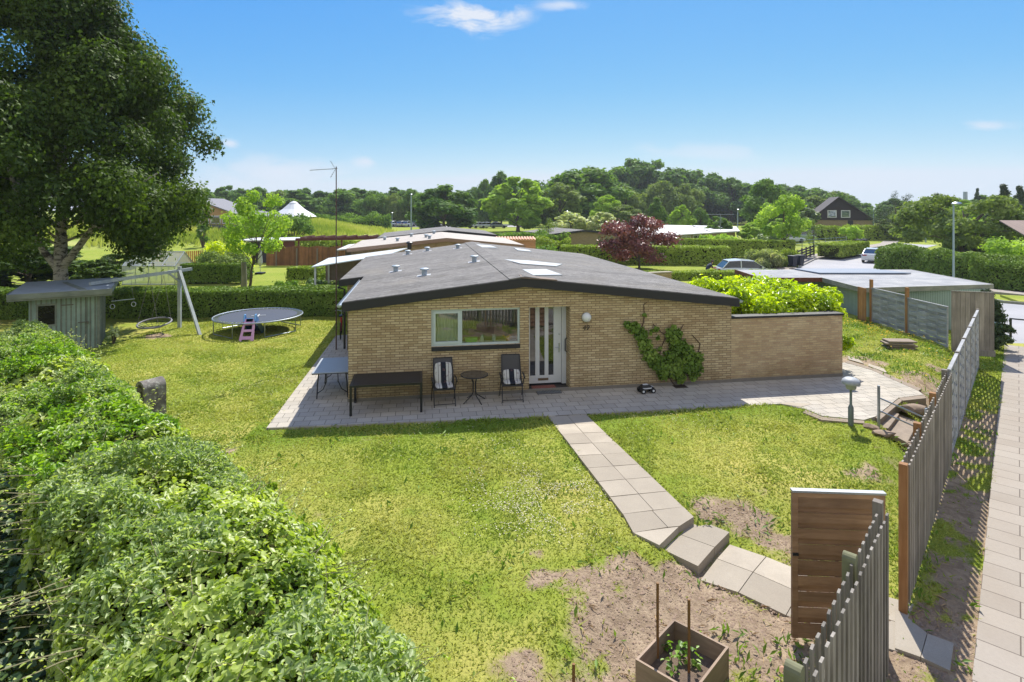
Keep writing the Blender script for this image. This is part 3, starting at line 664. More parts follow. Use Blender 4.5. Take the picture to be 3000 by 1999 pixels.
mb = MB(); mb.box(0.02, a - .02, -DY + .0, -.002, .0125, .06); mb.build('entrance_step', m_plain('dark_step_stone', hx(62, 58, 56), .85, bs=.3), house, False).location = (DX0, DY, 0)
t = thing('doormat', 'reddish brown ribbed doormat at the front door', 'doormat', tuple(HL(DX0 + .12, .05, .061)), HR)
mb = MB(); mb.box(0, .68, 0, .32, 0, .018); mb.build('mat', m_plain('red_mat', hx(126, 78, 70), .95, var=.4, scale=30, bs=.6), t, False)
mb = MB()
for i in range(14): mb.box(.02 + i * .047, .045 + i * .047, .01, .31, .018, .024)
mb.build('rib', m_plain('mat_ribs', hx(146, 92, 80), .95), t, False)
t = thing('boot_scraper', 'grey metal grate mat in front of the doormat', 'doormat', tuple(HL(DX0 + .2, -.2, .014)), HR)
mb = MB(); mb.box(0, .68, 0, .22, 0, .03); mb.build('base', m_plain('grate_grey', hx(96, 96, 98), .6, .4), t, False)
mb = MB()
for i in range(16): mb.box(.01 + i * .042, .03 + i * .042, .01, .21, .03, .04)
mb.build('grate', M_steel, t, False)
# lamp + number (fixed to the wall: parts of the house)
u0 = 6.45
mb = MB(); mb.lathe((u0, 0, 2.04), [(0, -.14), (.05, -.135), (.1, -.105), (.128, -.055), (.13, -.03), (.12, -.02), (.12, 0)], 28, 'y'); wl = mb.build('wall_lamp', m_plain('opal_glass', hx(214, 216, 216), .3, var=.03, bs=0), house, False, smooth=True)
mb = MB(); mb.lathe((u0, 0, 2.04), [(.138, -.03), (.142, -.015), (.138, 0)], 28, 'y'); mb.build('base', M_steel, wl, False, smooth=True)
cu = bpy.data.curves.new('txt', 'FONT'); cu.body = '49'; cu.size = .2; cu.extrude = .008; cu.align_x = 'CENTER'; cu.shear = .2
to = bpy.data.objects.new('txt', cu); COL.objects.link(to); dg = bpy.context.evaluated_depsgraph_get()
me = bpy.data.meshes.new_from_object(to.evaluated_get(dg)); bpy.data.objects.remove(to)
me.materials.clear(); me.materials.append(m_plain('dark_number', hx(60, 50, 42), .6))
no = bpy.data.objects.new('house_number', me); COL.objects.link(no); no.parent = house; no.location = (u0 - .02, -.012, 1.68); no.rotation_euler = (R(90), 0, 0)
# ---- low garden wall on the right
gw = thing('garden_wall', 'low yellow and red brick wall with dark coping joined to the right end of the house', 'wall', tuple(HL(10.83, 0)), HR)
mb = MB(); mb.box(0, 3.62, 0, .28, 0, 1.86); mb.box(3.34, 3.62, .28, 2.6, 0, 1.85); mb.build('wall', ybrick2, gw, False)
mb = MB(); mb.box(0.0, 3.65, -.03, .31, 1.86, 1.92); mb.box(3.31, 3.65, .31, 2.65, 1.86, 1.919); mb.build('coping', M_black, gw, False)
mb = MB(); mb.box(.02, 3.625, -.012, .0, 0, .11); mb.build('plinth', bpy.data.materials['grey_plinth'], gw, False)
# ================================================================ TERRACE FURNITURE
M_alu = m_plain('dark_aluminium', hx(44, 44, 46), .4, .4, var=.1)
M_slats = m_plain('black_table_slats', hx(40, 37, 35), .55, var=.25, scale=8, stretch=(.3, 1, 1))
# black garden table
a0, a1 = W(806, 957), W(968, 948); L = (a1 - a0).length; rz = math.atan2(a1.y - a0.y, a1.x - a0.x)
t = thing('garden_table', 'long black metal garden table against the brick wall left of the chairs', 'table', (a0.x, a0.y, .012), rz)
D = .95; Z = .74
mb = MB(); mb.box(-.03, L + .03, -.03, .02, Z - .05, Z); mb.box(-.03, L + .03, D - .02, D + .03, Z - .05, Z); mb.box(-.03, .02, .02, D - .02, Z - .05, Z); mb.box(L - .02, L + .03, .02, D - .02, Z - .05, Z)
mb.build('table_frame', M_alu, t, False)
mb = MB()
for i in range(9): y = .022 + i * (D - .044) / 9; mb.box(.021, L - .021, y, y + (D - .044) / 9 - .006, Z - .02, Z - .004)
mb.build('tabletop', M_slats, t, False)
for x in (0, L):
    for y in (0, D): mb = MB(); mb.box(x - .029, x + .029, y - .029, y + .029, 0, Z - .0505); mb.build('leg', M_alu, t, False)
# white table at the left corner
p = W(728, 918); q = W(797, 915)
t = thing('camping_table', 'pale grey glass topped table with bent metal legs at the left corner of the house', 'table', (p.x, p.y, .012), HR)
mb = MB(); mb.box(-.12, .90, -.1, 1.45, .69, .715); mb.build('tabletop', m_plain('pale_glass_top', hx(150, 156, 160), .5, .0, var=.08, bs=0), t, False, bevel=.01)
mb = MB(); mb.tube([(-.1, -.08, .68), (.88, -.08, .68), (.88, 1.43, .68), (-.1, 1.43, .68)], .016, 8, closed=True); mb.build('table_frame', M_blackm, t, False, smooth=True)
for x, y in ((0, 0), (.8, 0), (0, 1.32), (.8, 1.32)):
    mb = MB(); s = 1 if x < .4 else -1; mb.tube([(x, y, 0), (x + s * .02, y, .4), (x + s * .05, y, .67)], .017, 8)
    mb.tube([(x, y, .14), (x + s * .16, y, .24), (x + s * .25, y, .45), (x + s * .26, y, .67)], .012, 8); mb.build('leg', M_blackm, t, False, smooth=True)
# folding chairs
M_text = m_plain('dark_textilene', hx(70, 68, 68), .75, var=.12, scale=40)
m, nt, out = newmat('striped_cushion'); v = coords(nt); s_ = N(nt, 'ShaderNodeSeparateXYZ'); nt.links.new(v, s_.inputs[0])
ax = M_(nt, 'ABSOLUTE', s_.outputs[0]); c = mixc(nt, M_(nt, 'LESS_THAN', ax, .07), hx(186, 184, 178), hx(38, 40, 48))
c = mixc(nt, M_(nt, 'LESS_THAN', M_(nt, 'ABSOLUTE', M_(nt, 'SUBTRACT', ax, .135)), .008), c, hx(110, 108, 106))
c = mixc(nt, ramp(nt, noise(nt, v, 13, 2), [(.62, 0.), (.66, .5)]), c, hx(110, 84, 84))
princ(nt, out, c, .9, 0, .1, bump(nt, noise(nt, v, 9, 2), .6, .03)); M_cush = m
def cushion(name, w, h, th, mat, parent, loc, rot):
    mb = MB(); n = 14; vs = []
    for sgn in (1, -1):
        for i in range(n + 1):
            for j in range(n + 1):
                a, b = 2 * i / n - 1, 2 * j / n - 1
                # square -> rounded
                rr = 1 - .12 * (a * a) * (b * b); e = max(0, (1 - abs(a) ** 4)) * max(0, (1 - abs(b) ** 4))
                vs.append((a * w / 2 * rr, b * h / 2 * rr, sgn * th / 2 * (e ** .4)))
    k = (n + 1) ** 2; fs = []
    for i in range(n):
        for j in range(n):
            q = i * (n + 1) + j; fs.append((q, q + n + 1, q + n + 2, q + 1)); fs.append((k + q, k + q + 1, k + q + n + 2, k + q + n + 1))
    mb.add(vs, fs); o = mb.build(name, mat, parent, False, smooth=True); o.location = loc; o.rotation_euler = rot; return o
def chair(label, loc, rz):
    t = thing('folding_chair', label, 'chair', loc, rz, 'high backed folding chairs on the terrace')   # faces -y
    w = .27
    mb = MB()
    for s in (-1, 1): mb.tube([(s * w, -.30, .0), (s * w, -.12, .3), (s * w * .95, .14, .66), (s * w * .9, .34, 1.1)], .014, 8)
    mb.tube([(-w * .9, .34, 1.1), (w * .9, .34, 1.1)], .014, 8); mb.tube([(-w, -.27, .06), (w, -.27, .06)], .011, 8); mb.build('back_frame', M_alu, t, False, smooth=True)
    for s in (-1, 1):
        mb = MB(); mb.tube([(s * (w + .03), .30, 0), (s * (w + .03), .1, .3), (s * (w + .03), -.22, .62)], .013, 8); mb.build('leg', M_alu, t, False, smooth=True)
        mb = MB(); mb.tube([(s * (w + .04), -.28, .635), (s * (w + .04), -.1, .66), (s * (w + .04), .14, .655)], .02, 8); mb.build('armrest', M_alu, t, False, smooth=True)
    mb = MB(); mb.tube([(-w, -.25, .43), (w, -.25, .43)], .013, 8); mb.tube([(-w, .12, .41), (w, .12, .41)], .013, 8)
    for s in (-1, 1): mb.tube([(s * w, -.25, .43), (s * w, .12, .41)], .012, 8)
    mb.build('seat_frame', M_alu, t, False, smooth=True)
    mb = MB(); mb.slab([(-w, -.25, .446), (w, -.25, .446), (w, .12, .425), (-w, .12, .425)], .008); mb.build('seat', M_text, t, False)
    mb = MB(); mb.slab([(-w * .96, .125, .44), (w * .96, .125, .44), (w * .9, .335, 1.09), (-w * .9, .335, 1.09)], .01); mb.build('backrest', M_text, t, False)
    return t
c1 = chair('high backed folding chair with large striped cushion upright against its backrest', (*W(1020, 928)[:2], .012), HR + .06)
cs = thing('chair_cushion', 'black and white striped cushion standing against the backrest of the left chair', 'cushion', c1.location + Vector((0, 0, .45)), c1.rotation_euler.z, 'striped cushions on the chairs')
cushion('seat_pad', .46, .44, .07, M_cush, cs, (0, -.07, .045), (R(3), 0, 0)); cushion('back_pad', .46, .56, .08, M_cush, cs, (0, .14, .30), (R(72), 0, 0))
c2 = chair('high backed folding chair beside the front door with a slumped striped cushion', (*W(1176, 918)[:2], .012), HR - .05)
cs = thing('chair_cushion', 'black and white striped cushion slumped low on the seat of the right chair', 'cushion', c2.location + Vector((0, 0, .45)), c2.rotation_euler.z, 'striped cushions on the chairs')
cushion('seat_pad', .46, .44, .07, M_cush, cs, (0, -.07, .045), (R(2), 0, 0)); cushion('back_pad', .46, .3, .12, M_cush, cs, (0, .08, .17), (R(58), 0, 0))
p = W(1090, 924)
t = thing('bistro_table', 'small round glass topped bistro table between the two folding chairs', 'table', (p.x, p.y, .012), HR)
mb = MB(); mb.lathe((0, 0, .70), [(0, 0), (.35, 0), (.355, .008), (.35, .016), (0, .016)], 40); mb.build('tabletop', m_plain('ribbed_dark_glass', hx(66, 62, 56), .15, var=.3, scale=5, bs=0), t, False, smooth=True)
mb = MB(); mb.tube([(.355 * math.cos(a), .355 * math.sin(a), .706) for a in np.linspace(0, 2 * math.pi, 40)[:-1]], .014, 8, closed=True); mb.build('rim', M_blackm, t, False, smooth=True)
for k in range(4):
    a = k * math.pi / 2 + .5; mb = MB(); mb.tube([(r * math.cos(a), r * math.sin(a), z) for r, z in ((.2, .695), (.09, .62), (.045, .5), (.045, .25), (.09, .17), (.3, .03), (.34, 0.01))], .012, 8); mb.build('leg', M_blackm, t, False, smooth=True)
# black bin, red bicycle at the side of the house
p = HL(-.25, 4.6)
t = thing('waste_bin', 'black wheeled waste bin standing at the left side wall of the house', 'bin', (p.x, p.y, .0), HR)
mb = MB(); mb.add([(-.22, -.25, .04), (.22, -.25, .04), (.22, .25, .04), (-.22, .25, .04), (-.28, -.32, .95), (.28, -.32, .95), (.28, .32, .95), (-.28, .32, .95)], [(0, 1, 2, 3), (4, 5, 6, 7), (0, 1, 5, 4), (1, 2, 6, 5), (2, 3, 7, 6), (3, 0, 4, 7)]); mb.build('bin_body', M_blackm, t, False, bevel=.02)
mb = MB(); mb.box(-.3, .3, -.35, .33, .951, 1.0); mb.build('lid', M_blackm, t, False, bevel=.02)
for s in (-1, 1): mb = MB(); mb.lathe((s * .25, .27, .1), [(0, -.03), (.1, -.03), (.1, .03), (0, .03)], 16, 'x'); mb.build('wheel', M_blackm, t, False, smooth=True)
M_red = m_plain('red_bicycle_paint', hx(170, 20, 30), .35, .1, var=.1)
p = HL(-1.25, 8.0); t = thing('bicycle', 'red bicycle leaning at the left side wall of the house', 'bicycle', (p.x, p.y, -.02), HR + R(95))
mb = MB()
for q in ([(-.5, 0, .33), (-.3, 0, .85)], [(-.28, 0, .8), (.4, 0, .75)], [(-.15, 0, .3), (.4, 0, .7)], [(-.15, 0, .3), (-.3, 0, .85)], [(-.5, 0, .33), (-.15, 0, .3)], [(.4, 0, .8), (.52, 0, .33)]): mb.tube(q, .018, 8)
mb.build('bicycle_frame', M_red, t, False, smooth=True)
for x in (-.5, .52):
    mb = MB(); mb.tube([(x + .32 * math.cos(a), 0, .33 + .32 * math.sin(a)) for a in np.linspace(0, 2 * math.pi, 28)[:-1]], .02, 6, closed=True)
    for a in np.linspace(0, math.pi, 7)[:-1]: mb.tube([(x + .31 * math.cos(a), 0, .33 + .31 * math.sin(a)), (x - .31 * math.cos(a), 0, .33 - .31 * math.sin(a))], .003, 4)
    mb.build('wheel', M_blackm, t, False, smooth=True)
mb = MB(); mb.tube([(.35, -.25, .98), (.42, -.2, 1.0), (.4, 0, .95), (.42, .2, 1.0), (.35, .25, .98)], .013, 8); mb.tube([(.4, 0, .8), (.4, 0, .95)], .015, 8); mb.build('handlebar', M_steel, t, False, smooth=True)
mb = MB(); mb.box(-.42, -.2, -.07, .07, .86, .92); mb.build('saddle', M_blackm, t, False, bevel=.02)
# toy car on the tiles
p = W(1485, 903); t = thing('toy_truck', 'small black and white toy monster truck on the terrace by the wall', 'toy car', (p.x, p.y, .012), HR + .1)
mb = MB(); mb.add([(-.2, -.08, .09), (.2, -.08, .09), (.2, .08, .09), (-.2, .08, .09), (-.2, -.09, .15), (.2, -.09, .14), (.2, .09, .14), (-.2, .09, .15), (-.12, -.065, .22), (.06, -.065, .22), (.06, .065, .22), (-.12, .065, .22)],
 [(0, 1, 2, 3), (0, 1, 5, 4), (1, 2, 6, 5), (2, 3, 7, 6), (3, 0, 4, 7), (4, 5, 9, 8), (5, 6, 10, 9), (6, 7, 11, 10), (7, 4, 8, 11), (8, 9, 10, 11)]); mb.build('body', M_blackm, t, False, bevel=.01)
mb = MB(); mb.box(-.15, .12, -.093, -.088, .12, .15); mb.box(-.1, .04, -.04, .04, .22, .228); mb.box(.07, .19, -.05, .05, .15, .158); mb.build('decal', M_white, t, False)
for x in (-.15, .15):
    for y in (-.1, .1):
        mb = MB(); mb.lathe((x, y, .07), [(.03, -.035), (.07, -.035), (.072, 0), (.07, .035), (.03, .035)], 14, 'y'); wh = mb.build('wheel', M_blackm, t, False, smooth=True)
        mb = MB(); mb.lathe((x, y + (.03 if y > 0 else -.03), .07), [(0, -.008), (.032, -.008), (.032, .008), (0, .008)], 10, 'y'); mb.build('rim', M_white, wh, False)

# ================================================================ GARDEN OBJECTS
# mushroom lamp
p = W(1955, 976); t = thing('garden_lamp', 'grey mushroom shaped garden lamp on a post at the right end of the terrace', 'lamp', (p.x, p.y, gzf(p.x, p.y) - .02))
mb = MB(); mb.lathe((0, 0, 0), [(.06, 0), (.06, .44), (.035, .5), (.028, .52), (.028, .86)], 16); mb.build('post', m_plain('grey_lamp_post', hx(112, 122, 122), .5, .3), t, False, smooth=True)
mb = MB(); mb.lathe((0, 0, .86), [(.03, 0), (.1, .02), (.115, .05), (.115, .15)], 24); mb.build('diffuser', m_plain('ribbed_glass', hx(150, 154, 148), .3, bs=0), t, False, smooth=True)
mb = MB(); mb.lathe((0, 0, 1.0), [(.11, .0), (.19, .0), (.20, .03), (.18, .09), (.12, .135), (.0, .15)], 28); mb.build('lamp_shade', m_plain('grey_lamp_cap', hx(158, 162, 164), .55, var=.2, scale=8), t, False, smooth=True)
# handrail + stone steps
h0, h1 = W(2019, 985, -.05), W(2125, 1010, -.36)
h1 = Vector((W(2128, 968, .55 - .3).x, W(2128, 968, .25).y, -.36))
t = thing('handrail', 'grey steel handrail leading down the garden steps', 'handrail', tuple(h0))
for p_, top in ((h0, h0.z + 1.0), (h1, h1.z + .9)): mb = MB(); mb.box(p_.x - .022, p_.x + .022, p_.y - .022, p_.y + .022, p_.z - .1, top); mb.build('post', M_steel, t)
for dz in (.72, .42): mb = MB(); mb.tube([h0 + Vector((0, 0, dz)), h1 + Vector((0, 0, dz - .05))], .018, 8); mb.build('rail', M_steel, t, smooth=True)
M_stone = m_plain('weathered_step_stone', hx(136, 122, 106), .9, var=.35, scale=5, bs=.6)
M_rock = m_plain('field_stone', hx(134, 116, 98), .9, var=.45, scale=4, bs=.8)
c4 = lambda x, y: (1804 + x * .3002, 549 + y * .3002)
mb = MB()
for pts, z in (([(735, 1300), (875, 1340), (790, 1450), (640, 1425)], -.12), ([(875, 1340), (1020, 1400), (935, 1560), (790, 1480)], -.22), ([(1020, 1400), (1120, 1460), (1060, 1640), (930, 1575)], -.32)):
    mb.slab([tuple(W(*c4(*q), z)) for q in pts], .12)
tag(mb.build('garden_steps', M_stone, bevel=.01), kind='structure')
def rock(name, label, cat, p, s, group, rz=0, seed=0, mat=None):
    import bmesh
    bm = bmesh.new(); bmesh.ops.create_icosphere(bm, subdivisions=3, radius=1); r_ = np.random.default_rng(seed); ph = r_.random(6) * 6
    pl = [Vector(x).normalized() for x in r_.normal(size=(9, 3))]; th = .5 + .3 * r_.random(9)
    for v in bm.verts:
        for n, d in zip(pl, th):
            k = v.co.dot(n)
            if k > d: v.co -= n * (k - d) * .98
        v.co *= 1 + .05 * math.sin(5 * v.co.x + ph[0]) * math.sin(6 * v.co.y + ph[1])
        v.co = Vector((v.co.x * s[0], v.co.y * s[1], v.co.z * s[2]))
    me = bpy.data.meshes.new(name); bm.to_mesh(me); bm.free(); me.materials.append(mat or M_rock)
    me.polygons.foreach_set('use_smooth', [True] * len(me.polygons)); me.set_sharp_from_angle(angle=R(18))
    o = bpy.data.objects.new(name, me); COL.objects.link(o); o.location = p; o.rotation_euler = (0, 0, rz); return tag(o, label, cat, group)
for i, (px, py, s, lab) in enumerate([(2100, 948, (.42, .22, .16), 'large rough boulder beside the top of the garden steps'), (2140, 915, (.22, .2, .14), 'squared edge stone at the corner of the terrace'), (2132, 962, (.3, .16, .12), 'flat brown stone sunk in the bank right of the steps'),
        (2030, 1000, (.34, .16, .09), 'long flat brown stone at the foot of the handrail post'), (2100, 1030, (.3, .12, .07), 'low edging stone below the garden steps'), (2000, 985, (.2, .12, .08), 'small stone at the left edge of the garden steps')]):
    p = G(px, py); rock('stone', lab, 'stone', (p.x, p.y, p.z + s[2] * .3), s, 'stones around the garden steps', i * 1.1, i)
mb = MB()
for pts in ([(2012, 959), (2065, 916), (2074, 920), (2020, 966)], [(1850, 942), (1890, 958), (1986, 967), (1986, 973), (1888, 965), (1845, 948)], [(2066, 914), (2124, 908), (2128, 915), (2072, 921)], [(1942, 833), (2002, 850), (2007, 847), (1950, 829)], [(2002, 850), (2110, 898), (2117, 894), (2007, 846)]):
    mb.slab([tuple(W(x, y, .018)) for x, y in pts], .24)
tag(mb.build('terrace_edging', M_stone), kind='structure')
mb = MB()
for pts in ([(1790, 930), (1840, 938), (1870, 930), (1830, 925)], [(1950, 828), (1985, 838), (1975, 829), (1948, 820)], [(1995, 843), (2040, 860), (2030, 849), (1996, 838)]): mb.slab([tuple(G(x, y, .03)) for x, y in pts], .05)
tag(mb.build('loose_slabs', M_slab), kind='structure')
# stack of slabs on the right lawn
p = G(2066, 800); t = thing('slab_stack', 'small stack of grey paving slabs on the lawn in front of the grey fence', 'slab stack', tuple(p), R(-8))
for i, (dx, dy, r_) in enumerate(((0, 0, 0), (.08, .03, .05), (-.04, 0, -.04), (.05, .04, .06))): mb = MB(); mb.box(-.5 + dx, .45 + dx, -.25 + dy, .25 + dy, i * .075, i * .075 + .06, r_); mb.build('slab', M_stone, t, False, bevel=.006)
# concrete arch
p = G(347, 957); t = thing('concrete_arch', 'weathered concrete arch block standing on the lawn beside the hedge', 'concrete block', tuple(p), R(60))
r1, r0, H0 = .2, .135, .72; pr = [(-r1, 0)] + [(r1 * math.cos(a), H0 + r1 * math.sin(a)) for a in np.linspace(math.pi, 0, 15)] + [(r1, 0), (r0, 0)] + [(r0 * math.cos(a), H0 + r0 * math.sin(a)) for a in np.linspace(0, math.pi, 15)] + [(-r0, 0)]
mb = MB(); n = len(pr); half = n // 2; vs = [(x0, a, b) for x0 in (-.26, .26) for a, b in pr]; fs = []
for e in (0, n):
    for i in range(half - 1): fs.append((e + i, e + i + 1, e + n - 2 - i, e + n - 1 - i))
fs += [(i, (i + 1) % n, n + (i + 1) % n, n + i) for i in range(n)]
mb.add(vs, fs)
m, nt, out = newmat('weathered_concrete'); v = coords(nt); s_ = N(nt, 'ShaderNodeSeparateXYZ'); nt.links.new(v, s_.inputs[0])
lich = ramp(nt, noise(nt, v, 9, 4, .7), [(.55, 0.), (.62, .8)]); c = mixc(nt, ramp(nt, noise(nt, v, 4, 5), [(.35, 0.), (.65, 1.)]), hx(92, 86, 84), hx(140, 136, 128))
c = mixc(nt, lich, c, hx(172, 172, 160)); princ(nt, out, c, .95, 0, .1, bump(nt, noise(nt, v, 40, 4, .8), .8, .01)); mb.build('arch', m, t, False)
mb = MB(); mb.box(-.1, .2, -r0 + .002, r0 - .002, 0, .86); mb.build('infill', M_stone, t, False)
# trampoline
p = Vector((-10.6, 23.8, -.02)); t = thing('trampoline', 'round trampoline with dark mat on metal legs in front of the trimmed hedge', 'trampoline', tuple(p), .3)
Rr = 1.73; Zt = .62
ring = lambda r, z, n=48: [(r * math.cos(a), r * math.sin(a), z) for a in np.linspace(0, 2 * math.pi, n + 1)[:-1]]
mb = MB(); mb.tube(ring(Rr, Zt), .03, 8, closed=True); mb.build('ring_frame', M_steel, t, False, smooth=True)
mb = MB(); mb.lathe((0, 0, Zt - .012), [(0, -.02), (.6, -.012), (Rr - .22, .01), (Rr - .22, .016), (0, -.014)], 48); mb.build('jumping_mat', m_plain('dark_blue_mat', hx(58, 64, 78), .6, var=.12), t, False, smooth=True)
mb = MB()
for a in np.linspace(0, 2 * math.pi, 61)[:-1]: mb.tube([((Rr - .22) * math.cos(a), (Rr - .22) * math.sin(a), Zt), ((Rr - .02) * math.cos(a), (Rr - .02) * math.sin(a), Zt + .005)], .011, 5)
mb.build('springs', M_steel, t, False)
mb = MB(); mb.box(-.28, .28, -.02, .02, Zt - .0, Zt + .006); mb.box(-.02, .02, -.28, -.021, Zt, Zt + .006); mb.box(-.02, .02, .021, .28, Zt, Zt + .006); mb.build('cross_mark', M_white, t, False)
for k in range(4):
    a0_, a1_ = k * math.pi / 2 + .25, k * math.pi / 2 + 1.1; q = [(1.68 * math.cos(a0_), 1.68 * math.sin(a0_), Zt), (1.68 * math.cos(a0_), 1.68 * math.sin(a0_), .03), (1.68 * math.cos(a1_), 1.68 * math.sin(a1_), .03), (1.68 * math.cos(a1_), 1.68 * math.sin(a1_), Zt)]
    mb = MB(); mb.tube(q, .022, 8); mb.build('leg', M_steel, t, False)
# toddler slide ladder
p = W(566, 783); t = thing('play_slide', 'pink and blue plastic toddler slide in front of the trampoline', 'slide', (p.x, p.y, -.02), R(8))
M_pink = m_plain('pink_plastic', hx(200, 150, 186), .45, var=.08); M_blue = m_plain('blue_plastic', hx(40, 96, 150), .4, var=.08); M_lblue = m_plain('light_blue_plastic', hx(110, 160, 210), .45)
def lad(y, z): return y
mb = MB(); w0, w1 = .27, .2
P0, P1 = np.array([0, -.05, 0]), np.array([0, .42, .78])
def on(u, k, w=None): 
    q = P0 + (P1 - P0) * k; ww = w0 + (w1 - w0) * k; return Vector((u * ww, q[1], q[2]))
th = Vector((0, .03, -.02))
def panel(a, b, k0, k1):
    q = [on(a, k0), on(b, k0), on(b, k1), on(a, k1)]; vs = q + [x + th for x in q]; mb.add(vs, [(0, 1, 2, 3), (7, 6, 5, 4), (0, 4, 5, 1), (1, 5, 6, 2), (2, 6, 7, 3), (3, 7, 4, 0)])
panel(-1, -.62, 0, 1.0); panel(.62, 1, 0, 1.0)
for k0, k1 in ((.08, .22), (.42, .52), (.72, .86)): panel(-.62, .62, k0, k1)
mb.build('ladder', M_pink, t, False)
mb = MB()
for s in (-1, 1): mb.tube([(s * .2, .36, .68), (s * .2, .44, .92), (s * .2, .54, .92), (s * .2, .6, .75)], .03, 8)
mb.build('grip', M_lblue, t, False, smooth=True)
mb = MB()
q = [(.42, .78), (.62, .76), (1.1, .36), (1.55, .08), (1.75, .06)]
for i in range(4):
    (y0, z0), (y1, z1) = q[i], q[i + 1]; mb.add([(-.2, y0, z0), (.2, y0, z0), (.2, y1, z1), (-.2, y1, z1)], [(0, 1, 2, 3)])
    for s in (-1, 1): mb.add([(s * .2, y0, z0), (s * .2, y1, z1), (s * .22, y1, z1 + .1), (s * .22, y0, z0 + .1), (s * .24, y0, max(0, z0 - .3)), (s * .24, y1, max(0, z1 - .3))], [(0, 1, 2, 3), (3, 2, 5, 4)])
mb.build('slide_chute', M_blue, t, False)
# swing frame
M_gpaint = m_wood('weathered_white_timber', hx(150, 160, 158), hx(186, 190, 186), grain=(1, 1, .3))
A = Vector((-14.2, 24.3, 0)); B = Vector((-15.7, 21.15, 0)); top = 2.42
t = thing('swing_set', 'pale timber swing frame beside the garden shed', 'swing frame', (A.x, A.y, -.03))
mb = MB(); e = (A - B).normalized(); mb.bar(B + Vector((0, 0, 2.28)), A + e * .55 + Vector((0, 0, top + .02)), .1, .12); mb.build('top_beam', M_gpaint, t)
mb = MB(); mb.bar(A + Vector((0, 0, -.2)), A + Vector((0, 0, top + .18)), .12, .12, up=(0, 1, 0)); mb.build('post', M_gpaint, t)
mb = MB(); lp = W(461, 770); mb.bar(lp + Vector((0, 0, -.1)), A + Vector((.06, -.1, top + .0)), .11, .11); mb.build('leg', M_gpaint, t)
mb = MB(); mb.bar(A + e * -.5 + Vector((0, -.0, top - .04)), A + Vector((.02, -.06, top - .45)), .07, .07); mb.build('brace', M_gpaint, t)
M_rope = m_plain('grey_rope', hx(120, 116, 108), .9)
bc = Vector((-14.55, 23.15, .42)); t = thing('basket_swing', 'round black net basket swing hanging from the frame', 'swing', tuple(bc))
mb = MB(); mb.tube([bc + Vector((.6 * math.cos(a), .6 * math.sin(a), .10 * math.sin(a))) for a in np.linspace(0, 2 * math.pi, 41)[:-1]], .035, 8, closed=True); mb.build('ring', m_plain('grey_foam_ring', hx(120, 120, 126), .6), t, smooth=True)
mb = MB()
for rr_ in (.15, .28, .41, .52): mb.tube([bc + Vector((rr_ * math.cos(a), rr_ * math.sin(a), -.22 * (1 - (rr_ / .6) ** 2))) for a in np.linspace(0, 2 * math.pi, 25)[:-1]], .008, 5, closed=True)
for a in np.linspace(0, 2 * math.pi, 17)[:-1]: mb.tube([bc + Vector((r_ * math.cos(a), r_ * math.sin(a), -.22 * (1 - (r_ / .6) ** 2))) for r_ in (0, .2, .4, .58)], .008, 5)
mb.build('net', M_blackm, t)
for k in range(4):
    a = k * math.pi / 2 + .785; s = -1 if math.sin(a) * e.y + math.cos(a) * e.x < 0 else 1
    mb = MB(); mb.tube([bc + Vector((.6 * math.cos(a), .6 * math.sin(a), 0)), Vector((-14.55, 23.3, 2.3)) + e * s * .3], .008, 5); mb.build('rope', M_rope, t)
rc = B.lerp(A, .34) + Vector((0, 0, 1.5)); t = thing('trapeze_bar', 'wooden trapeze bar with two gymnastic rings hanging from the swing frame', 'trapeze', tuple(rc))
mb = MB(); mb.tube([rc - e * .34 + Vector((-.1, 0, 0)), rc + e * .34 + Vector((.1, 0, 0))], .018, 8); mb.build('bar', M_gpaint, t)
for s in (-1, 1):
    q = rc + e * s * .3 + Vector((s * .1, 0, 0)); mb = MB(); mb.tube([q, q + Vector((-s * .1, 0, .8))], .006, 5); mb.tube([q, q + Vector((0, 0, -.12))], .005, 5); mb.build('rope', M_rope, t)
    mb = MB(); mb.tube([q + Vector((.09 * math.cos(a), 0, -.21 + .09 * math.sin(a))) for a in np.linspace(0, 2 * math.pi, 21)[:-1]], .012, 6, closed=True); mb.build('ring', M_white, t, smooth=True)
# shed
M_green = m_wood('pale_green_board', hx(128, 148, 136), hx(160, 176, 164), grain=(1, 1, .15), scale=9)
M_trim = m_wood('grey_green_trim', hx(112, 118, 106), hx(140, 144, 130), grain=(.3, .3, 1), scale=9)
s0 = W(228, 797); t = thing('garden_shed', 'pale green timber garden shed with flat mossy roof under the birch', 'shed', (s0.x, s0.y, -.02), R(31))
Ws, Ds, Hs = 2.0, 2.2, 2.02
mb = MB(); mb.box(-Ws, 0, 0, Ds, 0, Hs)
mb.build('wall', M_green, t, False)
mb = MB()
for i in range(15):
    x = -Ws + .04 + i * .14
    if x > -.03: break
    if -1.82 < x < -1.22: mb.box(x, x + .045, -.016, 0, 0, .93); mb.box(x, x + .045, -.016, 0, 1.72, Hs); continue
    mb.box(x, x + .045, -.016, 0, 0, Hs)
for i in range(15): y = .05 + i * .15; mb.box(0, .016, y, y + .045, 0, Hs)
mb.box(-.06, .02, -.03, .0, 0, Hs)
mb.build('cover_strips', M_trim, t, False)
mb = MB(); mb.box(-1.80, -1.22, -.03, .0, .93, 1.72); sw = mb.build('window', M_trim, t, False)
mb = MB(); mb.box(-1.74, -1.28, -.036, -.031, .99, 1.66); mb.build('pane', m_glass('shed_glass', refl=.08, see=False, base=(.02, .02, .012)), sw, False)
mb = MB(); mb.box(-1.12, -1.105, -.022, -.017, .05, 1.9); mb.box(-.36, -.345, -.022, -.017, .05, 1.9)
for z in (.35, 1.62): mb.box(-1.12, -.75, -.03, -.017, z, z + .035)
